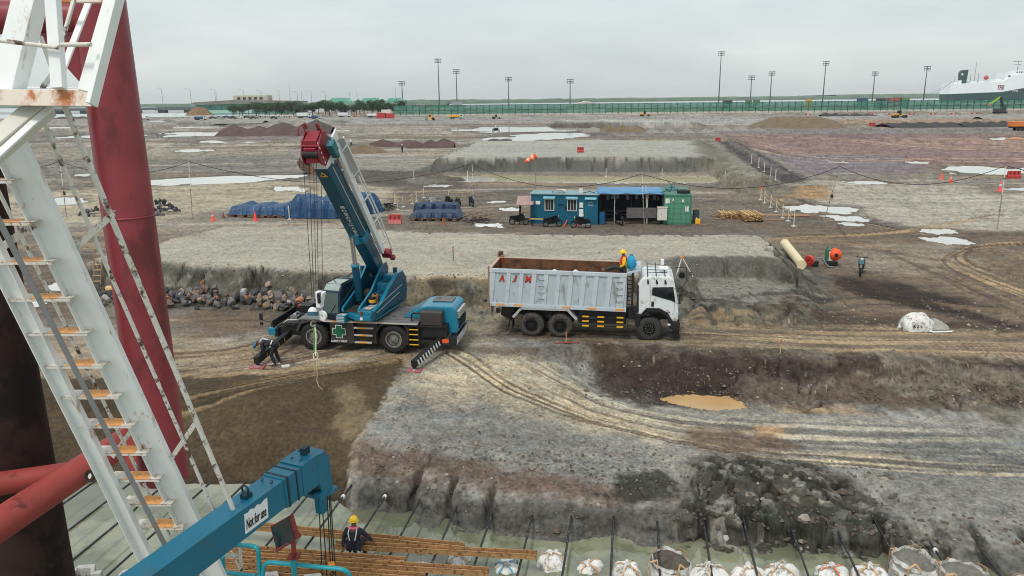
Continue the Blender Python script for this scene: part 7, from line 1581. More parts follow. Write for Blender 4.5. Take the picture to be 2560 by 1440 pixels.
def barrier(px, py, w, h, label, cols=(M_barr, M_barr), rz=0.):
    o = empty('water_barrier', tuple(on(px, py)), rz, label, 'barrier', None)
    m = MB(); m.prism([(-.28, 0), (-.28, h*.3), (-.12, h*.5), (-.08, h), (.08, h), (.12, h*.5), (.28, h*.3), (.28, 0)], -w/2, w/2, 'x'); m.build('barrier_body', cols[0], o, bevel=.03)
    m = MB(); m.bx(-w/2-.01, w/2+.01, -.3, -.27, .02, h*.3); m.build('lower_band', cols[1], o)
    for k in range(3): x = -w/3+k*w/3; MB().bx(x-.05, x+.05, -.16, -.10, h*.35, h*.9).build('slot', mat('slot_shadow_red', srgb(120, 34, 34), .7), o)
    return o
barrier(988, 559, 1.15, .85, 'faded red and pink plastic barrier left of the navy tarp', (mat('barrier_faded', srgb(172, 66, 60), .6, var=.15), M_barw))
barrier(1451, 382, 1.1, .9, 'red plastic barrier standing on the far gravel pad'); barrier(1795, 354, 1.3, 1.0, 'red plastic barrier at the far corner beyond the spoil ridge'); barrier(2533, 446, 1.7, 1.0, 'red plastic barrier at the right edge by the large puddle')
far_b = [(2180, 316, 'left of three'), (2208, 317, 'middle of three'), (2241, 318, 'right of three')]
for px, py, w in far_b: barrier(px, py, 2.2, 1.3, 'red barrier, %s, near the dark soil heaps' % w)
# rope posts
def posts(pl, h, label, grp, rope=True, cat='post'):
    pts = []
    for i, (px, py) in enumerate(pl):
        p = on(px, py); o = empty('rope_post', tuple(p), 0, label % ordn[i], cat, grp); MB().cyl((0, 0, .03), (0, 0, h), .035, n=10).build('post', B_white, o); MB().box((0, 0, .03), (.34, .34, .06)).build('post_base', B_white, o); pts.append(p+Vector((0, 0, h-.08)))
    if rope:
        for q, dz in (('upper', 0), ('lower', -.45)):
            m = MB(); P_ = []
            for a, b in zip(pts[:-1], pts[1:]):
                for k in range(6): t = k/6; P_.append(a.lerp(b, t)+Vector((0, 0, dz-.25*4*t*(1-t))))
            P_.append(pts[-1]+Vector((0, 0, dz))); o = m.tube(P_, .022, 5).build('barrier_rope', mat('yellow_rope', srgb(206, 178, 112), .7)); tag(o, '%s yellow rope strung along %s' % (q, grp), 'rope')
posts([(1901, 500), (1911, 508), (1926, 519), (1940, 530), (1956, 545), (1970, 553), (1984, 566)], 1.25, '%s white post from the back of the roped line near the timber', 'the roped posts right of the timber stacks')
posts([(994, 525), (987, 509), (1008, 518), (1031, 510), (1042, 504), (1060, 495)], 1.15, '%s white post of the roped line behind the tarps', 'the roped posts behind the tarps')
posts([(1122, 505), (1183, 499)], 1.2, '%s white post of the short rope behind the scooters', 'the short rope behind the scooters')
sb_ = on(1901, 500); o = MB().box((0, 0, 1.35), (.4, .06, .22)).build('small_sign', mat('orange_sign', srgb(204, 104, 60), .5)); o.location = sb_; tag(o, 'small orange sign on the last roped post', 'sign')
for i, (px, py, h, lab) in enumerate([(1035, 447, 1.1, 'white stake left of the pond'), (1169, 447, 1.1, 'white stake at the pond beside the cable pole'), (1515, 441, 1.2, 'white stake in the pond margin, middle'), (1655, 436, .8, 'short white stake at the far pond edge'), (1812, 452, 1.2, 'thin stake at the right end of the pond'), (1878, 413, 1.4, 'farthest white stake on the spoil ridge'), (1896, 423, 1.4, 'second farthest white stake on the spoil ridge'), (1910, 431, 1.4, 'middle white stake on the spoil ridge'), (1926, 444, 1.4, 'second nearest white stake on the spoil ridge'), (1938, 455, 1.3, 'nearest white stake on the spoil ridge'), (724, 549, 1.3, 'white stake with a tag in front of the blue tarps')]):
    o = empty('white_stake', tuple(on(px, py)), 0, lab, 'stake'); MB().cyl((0, 0, 0), (0, 0, h), .045, n=8).build('stake_rod', B_white, o); MB().box((0, 0, .03), (.3, .3, .06)).build('stake_foot', B_white, o)
for (px, py, h, lab, m_) in ((1415, 857, .5, 'short wooden stake by the truck rear wheels', B_wood), (1950, 884, .7, 'thin bamboo stake on the road edge at right', B_wood), (1133, 655, .9, 'thin dark rod standing on the gravel pad', T_blk)):
    p = on(px, py); o = MB().cyl((0, 0, -.1), (.02, 0, h), .022, n=8).build('stake', m_); o.location = p; tag(o, lab, 'stake'); c = MB().box((.0, -.02, h*.8), (.06, .04, .16)).build('stake_tip', mat('stake_cap', srgb(180, 110, 70), .7), o)
# windsock
wp_ = on(1338, 548); wsz = 3.95; ws = empty('windsock', (wp_.x, wp_.y, wp_.z), 0, 'orange and pale windsock on a thin mast behind the office', 'windsock'); tp = AT(1340, 388, ZC(wp_)*1.0)-Vector((wp_.x, wp_.y, wp_.z))
MB().cyl((0, 0, 0), tp, .03, n=8).build('mast', T_rim, ws)
W0 = tp+Vector((0, -.05, -.05)); W1 = W0+Vector((-.98, .1, -.55)); C1 = mat('sock_orange', srgb(244, 92, 48), .6); C2 = mat('sock_pale', srgb(240, 190, 160), .6)
for k in range(5):
    a = W0.lerp(W1, k/5); b = W0.lerp(W1, (k+1)/5); r0 = .27-.02*k; MB().cyl(a, b, r0, r0-.02, 18, caps=(k == 4)).build('sock_band', C2 if k in (1, 3) else C1, ws)
# cable line on poles
polesd = [((150, 404), (166, 541)), ((472, 404), (481, 549)), ((1180, 410), (1187, 520)), ((1605, 435), (1611, 566)), ((2100, 416), (2062, 545)), ((2515, 414), (2493, 573))]
tops_ = []; nm_ = ['far left, seen through the stair', 'left, standing on open gravel', 'behind the scrap pile', 'in front of the shelter', 'leaning, above the striped puddle', 'at the right edge']
for k, (tp_, bs_) in enumerate(polesd):
    b = on(*bs_); zc = ZC(b); t_ = AT(tp_[0], tp_[1], zc*1.0)
    if abs(t_.y-b.y) > 3: t_ = Vector((t_.x, b.y+(.5 if k == 4 else 0), t_.z))
    o = empty('cable_pole', tuple(b), 0, 'thin pole carrying the black cable, %s' % nm_[k], 'pole', 'thin poles carrying the cable'); T_ = t_-b
    MB().cyl((0, 0, 0), T_*.52, .038, n=8).build('lower_pole', T_rim, o); MB().cyl(T_*.5, T_, .024, n=8).build('upper_pole', B_white if k != 4 else T_rim, o)
    for f_ in (.3, .52, .8): MB().ring(T_*f_, T_, .02, .055, .07, 12).build('clamp', T_blk, o)
    if k in (0, 4): m = MB(); m.box(T_*.42+Vector((.05, 0, 0)), (.22, .08, .36)); m.build('pole_box', T_blk, o)
    tops_.append(t_)
cp_ = []
def sagc(a, b, s):
    return [a.lerp(b, t)-Vector((0, 0, s*4*t*(1-t))) for t in np.linspace(0, 1, 17)[:-1]]
lft = tops_[0]+Vector((-9, 0, -1.0)); cp_ += sagc(lft, tops_[0], .4); cp_ += sagc(tops_[0], tops_[1], 1.2); 
for k, s in ((1, 2.0), (2, 1.7), (3, 1.6), (4, 1.6)): cp_ += sagc(tops_[k], tops_[k+1], s)
cp_ += sagc(tops_[5], tops_[5]+Vector((8, 0, -1.4)), .2)
o = MB().tube(cp_, .028, 6).build('overhead_cable', T_blk); tag(o, 'black cable sagging from pole to pole across the whole site', 'cable')
a = tops_[3].lerp(tops_[4], .12)-Vector((0, 0, .62)); b = sf.M() @ Vector((5.2, .1, 2.75)); o = MB().tube([a, a+Vector((.5, 0, -.5)), a+Vector((.4, 0, -1.0)), b+Vector((.6, 0, .15)), b], .03, 6).build('feed_cable', T_blk); tag(o, 'short black cable dropping to the shelter roof', 'cable')
# right: big pipe, machine, reel, tripod, bag
pa_ = G(1962, 612, .35); pb_ = G(2004, 662, .30); o = empty('concrete_pipe', tuple(pa_), 0, 'long cream pipe lying on the brown ground at right', 'pipe'); MB().cyl((0, 0, .1), pb_-pa_, .30, n=24).build('pipe_shell', mat('cream_pipe', srgb(222, 208, 170), .7, var=.1, scale=3, dirt=srgb(150, 132, 104), dirt_amt=.3), o)
MB().ring((0, 0, .1), pb_-pa_, .2, .33, .12, 24).build('pipe_collar', mat('cream_pipe2', srgb(206, 190, 150), .7), o)
mf = frame_at((2064, 665), (2094, 666)); mc_ = root('generator_pump', mf, 'green framed pump unit with a bright orange cover on the brown ground', 'pump'); w_ = mf.L
m = MB(); m.bx(0, w_, 0, .7, 0, .28); m.build('skid', T_blk, mc_, bevel=.03); m = MB(); m.bx(.02, w_*.45, .05, .65, .28, 1.05); m.tube([(w_*.1, .3, 1.05), (w_*.1, .3, 1.25), (w_*.4, .3, 1.3)], .04, 8); m.build('engine', mat('pump_green', srgb(40, 108, 82), .5, var=.2), mc_, bevel=.03)
m = MB(); m.ell((w_*.72, .1, .75), (.42, .38, .42), 8, 6); m.build('orange_cover', mat('cover_orange', srgb(240, 84, 34), .5, var=.1), mc_); m = MB(); m.cyl((w_*.72, -.3, .78), (w_*.72, -.34, .78), .12, n=14); m.build('cover_cap', T_blk, mc_); m = MB(); m.bx(w_*.2, w_*.5, -.02, .05, .35, .95); m.build('cream_panel', B_white, mc_)
rf_ = frame_at((2016, 667), (2052, 668)); rr = root('hose_reel', rf_, 'red hose reel with grey hose beside the cream pipe', 'hose reel'); m = MB(); m.ring((.25, .3, .35), (1, .8, .3), .12, .36, .2, 20); m.build('reel', mat('reel_red', srgb(196, 62, 50), .5, var=.15), rr, smooth=False)
m = MB(); m.tube([(.45, .1, .1), (.55, .1, .55), (.95, .1, .6), (1.15, 0, .25), (1.35, -.1, .05), (1.6, -.1, .05)], .06, 8); m.build('hose', mat('hose_grey', srgb(110, 124, 126), .6), rr); m = MB(); m.box((.55, .2, .2), (.4, .35, .35)); m.build('motor', T_blk, rr, bevel=.05)
tpz = AT(1705, 641, 39.3); tr_ = empty('survey_tripod', tuple(tpz), 0, 'white surveying tripod standing behind the truck cab', 'tripod'); MB().cyl((0, 0, -.06), (0, 0, .02), .09, n=14).build('head', K_orr, tr_)
for (px, py) in ((1690, 690), (1694, 681), (1733, 693)):
    q = AT(px, py, 39.3)-tpz; MB().cyl((0, 0, -.03), q, .03, .02, 8).build('leg', B_white, tr_)
sbp = on(2290, 822); o = empty('white_sandbag', tuple(sbp), 0, 'torn white bulk bag lying on the brown ground spilling grey sand', 'bulk bag')
m = MB(); nu, nv = 30, 12; vs = []
for j in range(nv+1):
    for i in range(nu): th = 2*PI*i/nu; ph = PI/2*j/nv; k = 1+.08*math.sin(th*5+j*.6)+.05*math.sin(th*11); vs.append((math.cos(th)*.78*k*math.cos(ph)**.7, math.sin(th)*.55*k*math.cos(ph)**.7, .72*math.sin(ph)*(1+.12*math.sin(th*3))))
m.add(vs, [(j*nu+i, j*nu+(i+1) % nu, (j+1)*nu+(i+1) % nu, (j+1)*nu+i) for j in range(nv) for i in range(nu)], True); m.build('bag_body', M_bag, o)
m = MB(); vs = []
for j in range(9):
    for i in range(20): th = 2*PI*i/20; r_ = 1-j/8; vs.append((.95+math.cos(th)*.75*r_*(1+.1*math.sin(th*4)), .25+math.sin(th)*.6*r_, .42*(1-r_**1.3)+.02))
m.add(vs, [(j*20+i, j*20+(i+1) % 20, (j+1)*20+(i+1) % 20, (j+1)*20+i) for j in range(8) for i in range(20)], True); m.build('spilled_sand', mat('grey_sand', srgb(150, 146, 136), .9, var=.2, scale=6, bump=.01), o)
m = MB(); m.add([(.3, -.5, .03), (1.6, -.4, .02), (1.3, -.65, .03), (.4, -.72, .04)], [(0, 1, 2, 3)]); m.build('bag_flap', M_tie, o)
for k in range(3): text_mesh('bag_mark', ['A', 'Z', '1'][k], M_ink, (-.45+k*.18, -.56-.0*k, .22), (1, 0, 0), (0, .4, 1), .12, o, .02)
lad = empty('wooden_ladder', tuple(on(243, 724)), R(5), 'wooden ladder leaning on the gravel pad edge seen through the stair', 'ladder'); m = MB(); [m.beam((x, 0, 0), (x+.06, .75, 1.9), .06, .04) for x in (-.2, .22)]; m.build('ladder_rail', B_woodd, lad)
for k in range(6): t = .1+k*.16; MB().beam((-.2+.06*t, .75*t, 1.9*t), (.22+.06*t, .75*t, 1.9*t), .04, .04).build('rung', B_wood, lad)
o = MB().cyl((0, 0, .22), (.9, .1, .24), .2, n=18).build('drain_pipe', mat('yellow_pipe', srgb(206, 170, 110), .6)); o.location = on(256, 728); tag(o, 'short yellow and black pipe at the foot of the ladder', 'pipe'); MB().cyl((-.02, 0, .22), (.25, .02, .22), .21, n=18).build('black_end', T_blk, o)
# ---- rocks
def rock_mesh(seed):
    rnd = random.Random(seed); bm = bmesh.new(); bmesh.ops.create_icosphere(bm, subdivisions=2, radius=1)
    for _ in range(14):
        n_ = Vector((rnd.uniform(-1, 1), rnd.uniform(-1, 1), rnd.uniform(-1, 1))).normalized(); d_ = rnd.uniform(.38, .7)
        for v in bm.verts:
            k = v.co.dot(n_)
            if k > d_: v.co -= n_*(k-d_)
    for v in bm.verts: v.co += Vector((rnd.uniform(-1, 1), rnd.uniform(-1, 1), rnd.uniform(-1, 1)))*.03
    me = bpy.data.meshes.new('rock'); bm.to_mesh(me); bm.free(); return me
rk_meshes = [rock_mesh(k) for k in range(12)]
def rmat(nm, c): return mat(nm, srgb(*c), .85, var=.35, scale=3.5, bump=.02, bscale=8)
RM = [rmat('rock_grey', (104, 101, 100)), rmat('rock_dark', (72, 70, 72)), rmat('rock_brown', (110, 90, 80)), rmat('rock_tan', (144, 126, 108)), rmat('rock_orange', (170, 112, 78)), rmat('rock_light', (164, 160, 158))]
RMd = [rmat('rock_black', (56, 55, 58)), rmat('rock_slate', (88, 87, 90)), rmat('rock_ash', (122, 120, 118))]
def rocks(pl, lab, grp, mats, wts, size, seed, stack):
    rnd = random.Random(seed); labs = {}
    for (x, y, z, s) in pl:
        mi = rnd.choices(range(len(mats)), wts)[0]; me = rk_meshes[rnd.randrange(12)]; key = (me.name, mats[mi].name)
        if key not in labs: c = me.copy(); c.materials.clear(); c.materials.append(mats[mi]); labs[key] = c
        o = bpy.data.objects.new('rock', labs[key]); S.collection.objects.link(o); o.location = (x, y, z); o.rotation_euler = (rnd.uniform(0, 6), rnd.uniform(0, 6), rnd.uniform(0, 6)); o.scale = (s*rnd.uniform(.8, 1.25), s*rnd.uniform(.8, 1.2), s*rnd.uniform(.7, 1))
        tag(o, lab % mats[mi].name.split('_')[1], 'rock', grp % mats[mi].name.split('_')[1])
rnd = random.Random(77); pl = []
for k in range(270):
    u = rnd.random(); px = 245+u*540; cy = np.interp(px, [245, 400, 560, 700, 790], [752, 756, 752, 758, 766]); v = rnd.gauss(0, .5); v = max(-1, min(1, v)); p = on(px, cy+v*20)
    s = rnd.uniform(.14, .34); h = (1-v*v)*.30*rnd.random(); pl.append((p.x, p.y, p.z+s*.45+h, s))
rocks(pl, '%s boulder in the rock row along the gravel pad foot, left of the crane', '%s boulders of the rock row', RM, [6, 5, 4, 3, .5, 1.5], .3, 5, .3)
pl = []; c1 = on(395, 533); c2 = on(262, 535)
for k in range(110):
    c, R_, H_ = (c1, 2.3, 1.6) if k < 72 else (c2, 2.4, .9); a = rnd.uniform(0, 2*PI); r_ = math.sqrt(rnd.random()); s = rnd.uniform(.2, .36)
    pl.append((c.x+math.cos(a)*r_*R_, c.y+math.sin(a)*r_*R_*.8, c.z+(1-r_)*H_*.95+s*.3, s))
rocks(pl, '%s stone in the dark rock heap behind the red leg', '%s stones of the dark heap', RMd, [4, 4, 1], .3, 6, .3)
for (px, py, s, m_, lab) in ((1192, 1112, .11, RM[3], 'single tan stone on the grey slope'), (1817, 1352, .13, RM[5], 'pale round stone at the water edge below the rubble'), (1680, 1332, .09, RM[2], 'small reddish stone in the bank by a tie rod'), (1150, 1105, .07, RM[2], 'small brown stone left of the tan stone'), (672, 694, .3, RM[3], 'long pale stone on the gravel pad face')):
    p = on(px, py, -.8); c = rk_meshes[3].copy(); c.materials.append(m_); o = bpy.data.objects.new('rock', c); S.collection.objects.link(o); o.location = p+Vector((0, 0, s*.4)); o.scale = (s, s, s*.9); tag(o, lab, 'rock')
o = MB().box((0, 0, .03), (.32, .22, .06), (0, 0, .4)).build('white_block', B_white); o.location = on(714, 917); tag(o, 'small white block on the mud right of the bending worker', 'block')
o = MB().box((0, 0, .03), (.55, .06, .05), (0, 0, .2)).build('white_stick', B_white); o.location = on(684, 912); tag(o, 'short white stick by the bending worker feet', 'stick')
o = MB().beam((-.5, 0, .03), (.6, .05, .05), .10, .03).build('red_plank', mat('red_brown_strip', srgb(150, 74, 60), .8)); o.location = on(1415, 859); tag(o, 'flat reddish strip lying at the road edge below the truck', 'strip')
# drill rig / pontoon behind the boom
df = frame_at((745, 436), (885, 432)); dr = root('work_pontoon', df, 'brown and orange work pontoon with machinery half hidden behind the crane boom', 'pontoon'); D_ = df.L
m = MB(); m.prism([(0, 1.6), (.6, .5), (2.4, .2), (D_-2.6, .2), (D_-.6, 1.3), (D_, 2.0), (D_-.2, 2.1), (0, 2.0)], 0, 3); m.build('hull', mat('pontoon_rust', srgb(96, 78, 62), .8, var=.3, scale=1.5, dirt=srgb(60, 52, 44), dirt_amt=.4), dr, bevel=.05)
for q in ((1.0, 3.4, .5, 2.2, 2.0, 2.7), (D_-3.2, D_-1.0, .5, 2.2, 2.1, 3.0)): MB().bx(*q).build('deck_machinery', mat('machine_orange', srgb(196, 128, 48), .6, var=.3, scale=2), dr, bevel=.05)
m = MB(); m.bx(1.1, 3.2, .4, 1.8, 2.75, 3.1); m.build('red_canopy', M_barr, dr); m = MB(); m.bx(1.9, 3.4, -.4, .3, -.0, 1.2); m.build('brown_box', mat('brown_box', srgb(132, 84, 54), .7, var=.1), dr)
for k in range(5): x = .4+k*(D_-.8)/4; MB().cyl((x, .0, 1.7), (x, 0, 2.5), .06, n=8).build('rail_post', T_blk, dr)
m = MB(); m.cyl((D_-1.2, 1, 2.9), (D_-.8, 1, 3.4), .1, n=8); m.cyl((D_-.4, .5, 2.0), (D_-.1, .5, 2.6), .18, n=10); m.build('bollard', T_blk, dr)
# ================================================================== FAR FIELD
def words_ord(n):
    a = ['first', 'second', 'third', 'fourth', 'fifth', 'sixth', 'seventh', 'eighth', 'ninth', 'tenth', 'eleventh', 'twelfth', 'thirteenth', 'fourteenth', 'fifteenth', 'sixteenth', 'seventeenth', 'eighteenth', 'nineteenth']
    return a[n-1] if n < 20 else (['twentieth', 'thirtieth'][n//10-2] if n % 10 == 0 else ['twenty-', 'thirty-'][n//10-2]+a[n % 10-1])
def heap(px, py, wpx, hpx, label, col, seed=0, ridge=1.0, name='gravel_heap', flat_=0., grp=None, depth=None):
    p = on(px, py); zc = ZC(p); w = wpx/FP*zc; h = hpx/FP*zc*1.05; d = depth or max(w*.55, h*2.2); nx, ny = 44, 22
    c = p+Vector((0, d/2*.9, 0)); xs = np.linspace(-.5, .5, nx+1); ys = np.linspace(-.5, .5, ny+1); gxx, gyy = np.meshgrid(xs, ys)
    k = 3+seed % 3; prof = np.zeros_like(gxx)
    if ridge == 1.0: r_ = np.sqrt((gxx*2)**2+(gyy*2)**2); prof = np.clip(1-r_, 0, 1)
    else:
        rnd = random.Random(seed)
        for q in range(int(ridge)):
            cxq = -.5+(q+.5)/ridge; wq = .62/ridge+.10; hq = rnd.uniform(.6, 1.0) if q else .8; r_ = np.sqrt(((gxx-cxq)/wq)**2+(gyy*2)**2); prof = np.maximum(prof, hq*np.clip(1-r_, 0, 1)*1.25)
    if flat_: prof = np.minimum(prof*(1/(1-flat_)), 1)
    prof = prof*(1.12-.22*prof); prof = np.clip(prof+(fbm(gxx*w*.5+seed*7, gyy*w*.6, 4, seed)-.5)*.22*(prof > .02)*np.clip(prof*4, 0, 1), 0, 1.1)
    Zh = prof*h-.03; V_ = np.stack([gxx*w, gyy*d, Zh], -1).reshape(-1, 3); id_ = np.arange((nx+1)*(ny+1)).reshape(ny+1, nx+1)
    F_ = np.stack([id_[:-1, :-1], id_[:-1, 1:], id_[1:, 1:], id_[1:, :-1]], -1).reshape(-1, 4); me = np_mesh(name, V_, F_); me.materials.append(col)
    o = bpy.data.objects.new(name, me); S.collection.objects.link(o); o.location = c; return tag(o, label, 'heap', grp)
def hm(nm, c): return mat(nm, srgb(*c), .95, var=.3, scale=.6, dirt=tuple(q*.6 for q in srgb(*c)), dirt_amt=.35, dirt_scale=1.2, bump=.08, bscale=2)
H_red = hm('heap_red_brown', (88, 68, 64)); H_dk = hm('heap_dark', (78, 72, 68)); H_gr = hm('heap_grey', (138, 134, 126)); H_br = hm('heap_brown', (112, 96, 76)); H_bk = hm('heap_black', (58, 57, 58)); H_tan = hm('heap_tan', (122, 96, 68))
heap(660, 340, 250, 28, 'long red-brown soil heap left of the crane boom head', H_red, 1, 4); heap(740, 336, 170, 32, 'dark brown soil heap behind the crane boom head', H_dk, 2, 2); heap(905, 384, 130, 24, 'grey-brown cone heap right of the crane boom', H_br, 3)
heap(985, 367, 130, 19, 'red-brown heap left end of the row behind the far pad', H_red, 4, 2); heap(1075, 371, 120, 20, 'red-brown heap in the middle of the row behind the far pad', H_red, 5, 3); heap(1110, 361, 64, 16, 'dark olive cone heap at the right of the red-brown heaps', H_dk, 6)
heap(1190, 357, 60, 13, 'small grey heap at the back left corner of the far pad', H_gr, 7); heap(1250, 352, 60, 6, 'low dark heap on the back edge of the far pad', H_dk, 8, 2)
heap(1485, 331, 60, 15, 'grey heap, first from the left of the far heap row', H_gr, 9); heap(1560, 331, 110, 18, 'wide brown-grey heap, second of the far heap row', H_br, 10, 3)
for k, (px, w) in enumerate([(1633, 44), (1675, 42), (1720, 44), (1768, 44)]): heap(px, 333, w, 13, '%s pale cone heap of the far heap row' % ordn[k], H_gr, 11+k)
heap(1808, 328, 60, 14, 'grey cone heap left of the long trapezoid mound', H_gr, 16); heap(1852, 327, 50, 13, 'grey cone heap touching the long trapezoid mound', H_gr, 17)
heap(2040, 321, 250, 27, 'long flat-topped olive brown mound', H_br, 18, 1.0, 'gravel_mound', .45, depth=40)
heap(2350, 319, 230, 13, 'row of black soil heaps in front of the grader', H_bk, 19, 6); heap(2480, 318, 130, 14, 'black soil heaps left of the orange trailer', H_bk, 20, 4); heap(2080, 291, 50, 10, 'dark heap above the trapezoid mound', H_bk, 21, 2); heap(2150, 290, 90, 6, 'low dark heaps near the fence', H_bk, 22, 3)
heap(490, 289, 72, 22, 'tan earth mound in front of the green glass building', H_tan, 23, 1.0, 'earth_mound', .2); heap(590, 309, 130, 8, 'low grey bank in the left distance', H_gr, 24, 3, flat_=.3); heap(2515, 297, 110, 8, 'low grey bank under the excavator', H_gr, 25, 2, flat_=.3)
heap(1520, 293, 40, 6, 'small pale heap on the far flat pad', H_gr, 26); heap(180, 297, 100, 6, 'low rubble strip seen left of the red leg', H_dk, 27, 4)
# far ground behind the site and mangrove coast
M_forest = mat('mangrove', srgb(84, 104, 84), .95, var=.35, scale=.02, dirt=srgb(60, 80, 62), dirt_amt=.4, dirt_scale=.05, bump=1.5, bscale=.15)
def coast(xa, ya, xb, yb, hgt, label, name='far_forest', depth=300, n=260, seed=0):
    xs = np.linspace(0, 1, n); P0 = Vector((xa, ya, 0)); P1 = Vector((xb, yb, 0)); m = MB(); vs = []
    hh = hgt*(.82+.3*fbm(xs*60, xs*0, 4, seed)); rows = [(0, -2.1), (2, .55), (12, .9), (60, 1.0), (depth, .95), (depth, -.2)]
    for (dy, k) in rows:
        for i in range(n):
            p = P0.lerp(P1, xs[i]); jit = (_h(np.array([i]), np.array([int(dy)]), seed)[0]-.5); z = -2.05 if k < 0 else hh[i]*k*(1+.14*jit)-2; vs.append((p.x, p.y+dy+jit*6*(k > 0), z))
    m.add(vs, [(j*n+i, j*n+i+1, (j+1)*n+i+1, (j+1)*n+i) for j in range(len(rows)-1) for i in range(n-1)], True); o = m.build(name, M_forest); return tag(o, label, 'forest', None, 'stuff')
coast(-4500, 3400, 700, 3300, 12, 'low green mangrove shore along the left horizon', seed=1); coast(-600, 2900, 2200, 3700, 17, 'green mangrove headland across the water, middle', seed=2, depth=500); coast(1500, 3500, 7500, 4200, 22, 'green mangrove shore across the water, right', seed=3, depth=500)
coast(-700, 1500, -120, 1450, 8, 'bushy belt behind the green roofed buildings', seed=4, depth=60)
fg = MB().add([(-2200, 900, -.3), (2200, 900, -.3), (2200, 1080, -.3), (-60, 1250, -.3), (-2200, 1400, -.3)], [(0, 1, 2, 3, 4)]).build('port_yard', mat('port_paving', srgb(158, 160, 158), .9, var=.2, scale=.02)); tag(fg, kind='structure')
# green mesh fence
f0, f1 = G(985, 290, .3), G(2600, 274, .3); ffl = Frame(f0, f1-f0); FL = (f1-f0).length; ff = empty('green_fence', tuple(ffl.o), ffl.rz, 'long green mesh fence with dark posts along the port yard', 'fence')
FH = 7.4
fm = bpy.data.materials.new('green_mesh'); fm.use_nodes = True; t = fm.node_tree; b = t.nodes['Principled BSDF']; b.inputs['Roughness'].default_value = .8
c = N(t, 'ShaderNodeTexCoord'); mpn = N(t, 'ShaderNodeMapping'); mpn.inputs['Scale'].default_value = (.05, 1, .6); L(t, c.outputs['Object'], mpn.inputs[0]); nn_ = N(t, 'ShaderNodeTexNoise', Scale=3.0, Detail=5.0); L(t, mpn.outputs[0], nn_.inputs[0])
rr_ = N(t, 'ShaderNodeValToRGB'); rr_.color_ramp.elements[0].position = .38; rr_.color_ramp.elements[0].color = (*srgb(32, 96, 78), 1); rr_.color_ramp.elements[1].position = .66; rr_.color_ramp.elements[1].color = (*srgb(92, 150, 132), 1); L(t, nn_.outputs[0], rr_.inputs[0]); L(t, rr_.outputs[0], b.inputs['Base Color']); b.inputs['Alpha'].default_value = .86
m = MB(); n = 200; vs = [(FL*i/n, .04*math.sin(i*1.7), z) for z in (.9, FH) for i in range(n+1)]; m.add(vs, [(i, i+1, n+2+i, n+1+i) for i in range(n)]); m.build('mesh_panel', fm, ff)
m = MB(); m.bx(0, FL, -.15, .15, -.5, .95); m.build('concrete_plinth', mat('plinth', srgb(186, 184, 176), .8, var=.1), ff)
pm_ = MB().bx(-.16, .16, -.25, .1, 0, FH+.15).build('fence_post', mat('dark_green_post', srgb(24, 66, 54), .6), ff)
for k in range(1, 100): c = pm_.copy(); S.collection.objects.link(c); c.parent = ff; c.location.x = FL*k/99
for z in (FH-.1, FH*.5): MB().bx(0, FL, -.12, -.02, z-.07, z+.07).build('fence_rail', MATS['dark_green_post'], ff)
# light masts
def mast(px, ytop, ybase, zc, label, k=0):
    a = AT(px[0], ybase, zc); b = AT(px[1], ytop, zc); H_ = b.z-a.z; o = empty('light_mast', (a.x, a.y, a.z-3), 0, label, 'light mast', 'tall floodlight masts behind the fence'); r = .55*zc/600
    MB().cyl((0, 0, 0), (0, 0, H_+3), r*1.0, r*.45, 12).build('mast_pole', mat('mast_grey', srgb(78, 84, 88), .5), o); hw = 2.6*zc/600; ls = MB(); s_ = hw/3
    for zz in (0, -1.5*s_, -2.9*s_): ls.beam((-hw*.8, 0, H_+3+zz), (hw*.8, 0, H_+3+zz), .2*s_, .2*s_)
    ls.build('lamp_frame', MATS['mast_grey'], o); 
    for zz, q in ((.2, 5), (-1.4, 4), (-2.8, 4)):
        for i in range(q): x = -hw+2*hw*i/(q-1); MB().box((x*.85, -.3*s_, H_+3+zz*s_), (.9*s_, .5*s_, .7*s_), (.3, 0, x*.1)).build('lamp_head', mat('lamp_dark', srgb(52, 56, 60), .5), o)
    return o
for (pb, pt, yt, yb, zc, lab) in [(1099, 1096, 150, 275, 600, 'tall floodlight mast, left of the near pair at centre left'), (1143, 1141, 176, 272, 780, 'floodlight mast, right of the near pair at centre left'), (1272, 1271, 195, 270, 980, 'floodlight mast standing alone between the pair and the centre mast'), (1425, 1425, 200, 266, 1050, 'short floodlight mast at the picture centre'), (1796, 1802, 132, 262, 580, 'tallest floodlight mast, right of centre'), (1875, 1877, 191, 260, 1150, 'thin pale floodlight mast just right of the tallest one'), (1924, 1927, 181, 260, 980, 'slim floodlight mast, second right of the tallest one'),
    (2056, 2062, 156, 258, 720, 'floodlight mast above the trapezoid mound'), (2180, 2187, 181, 256, 950, 'floodlight mast left of the ship pair'), (2308, 2318, 168, 254, 800, 'floodlight mast nearest the ship'), (1007, 1006, 205, 262, 1100, 'small floodlight mast above the green roofs')]: mast((pb, pt), yt, yb, zc, lab)
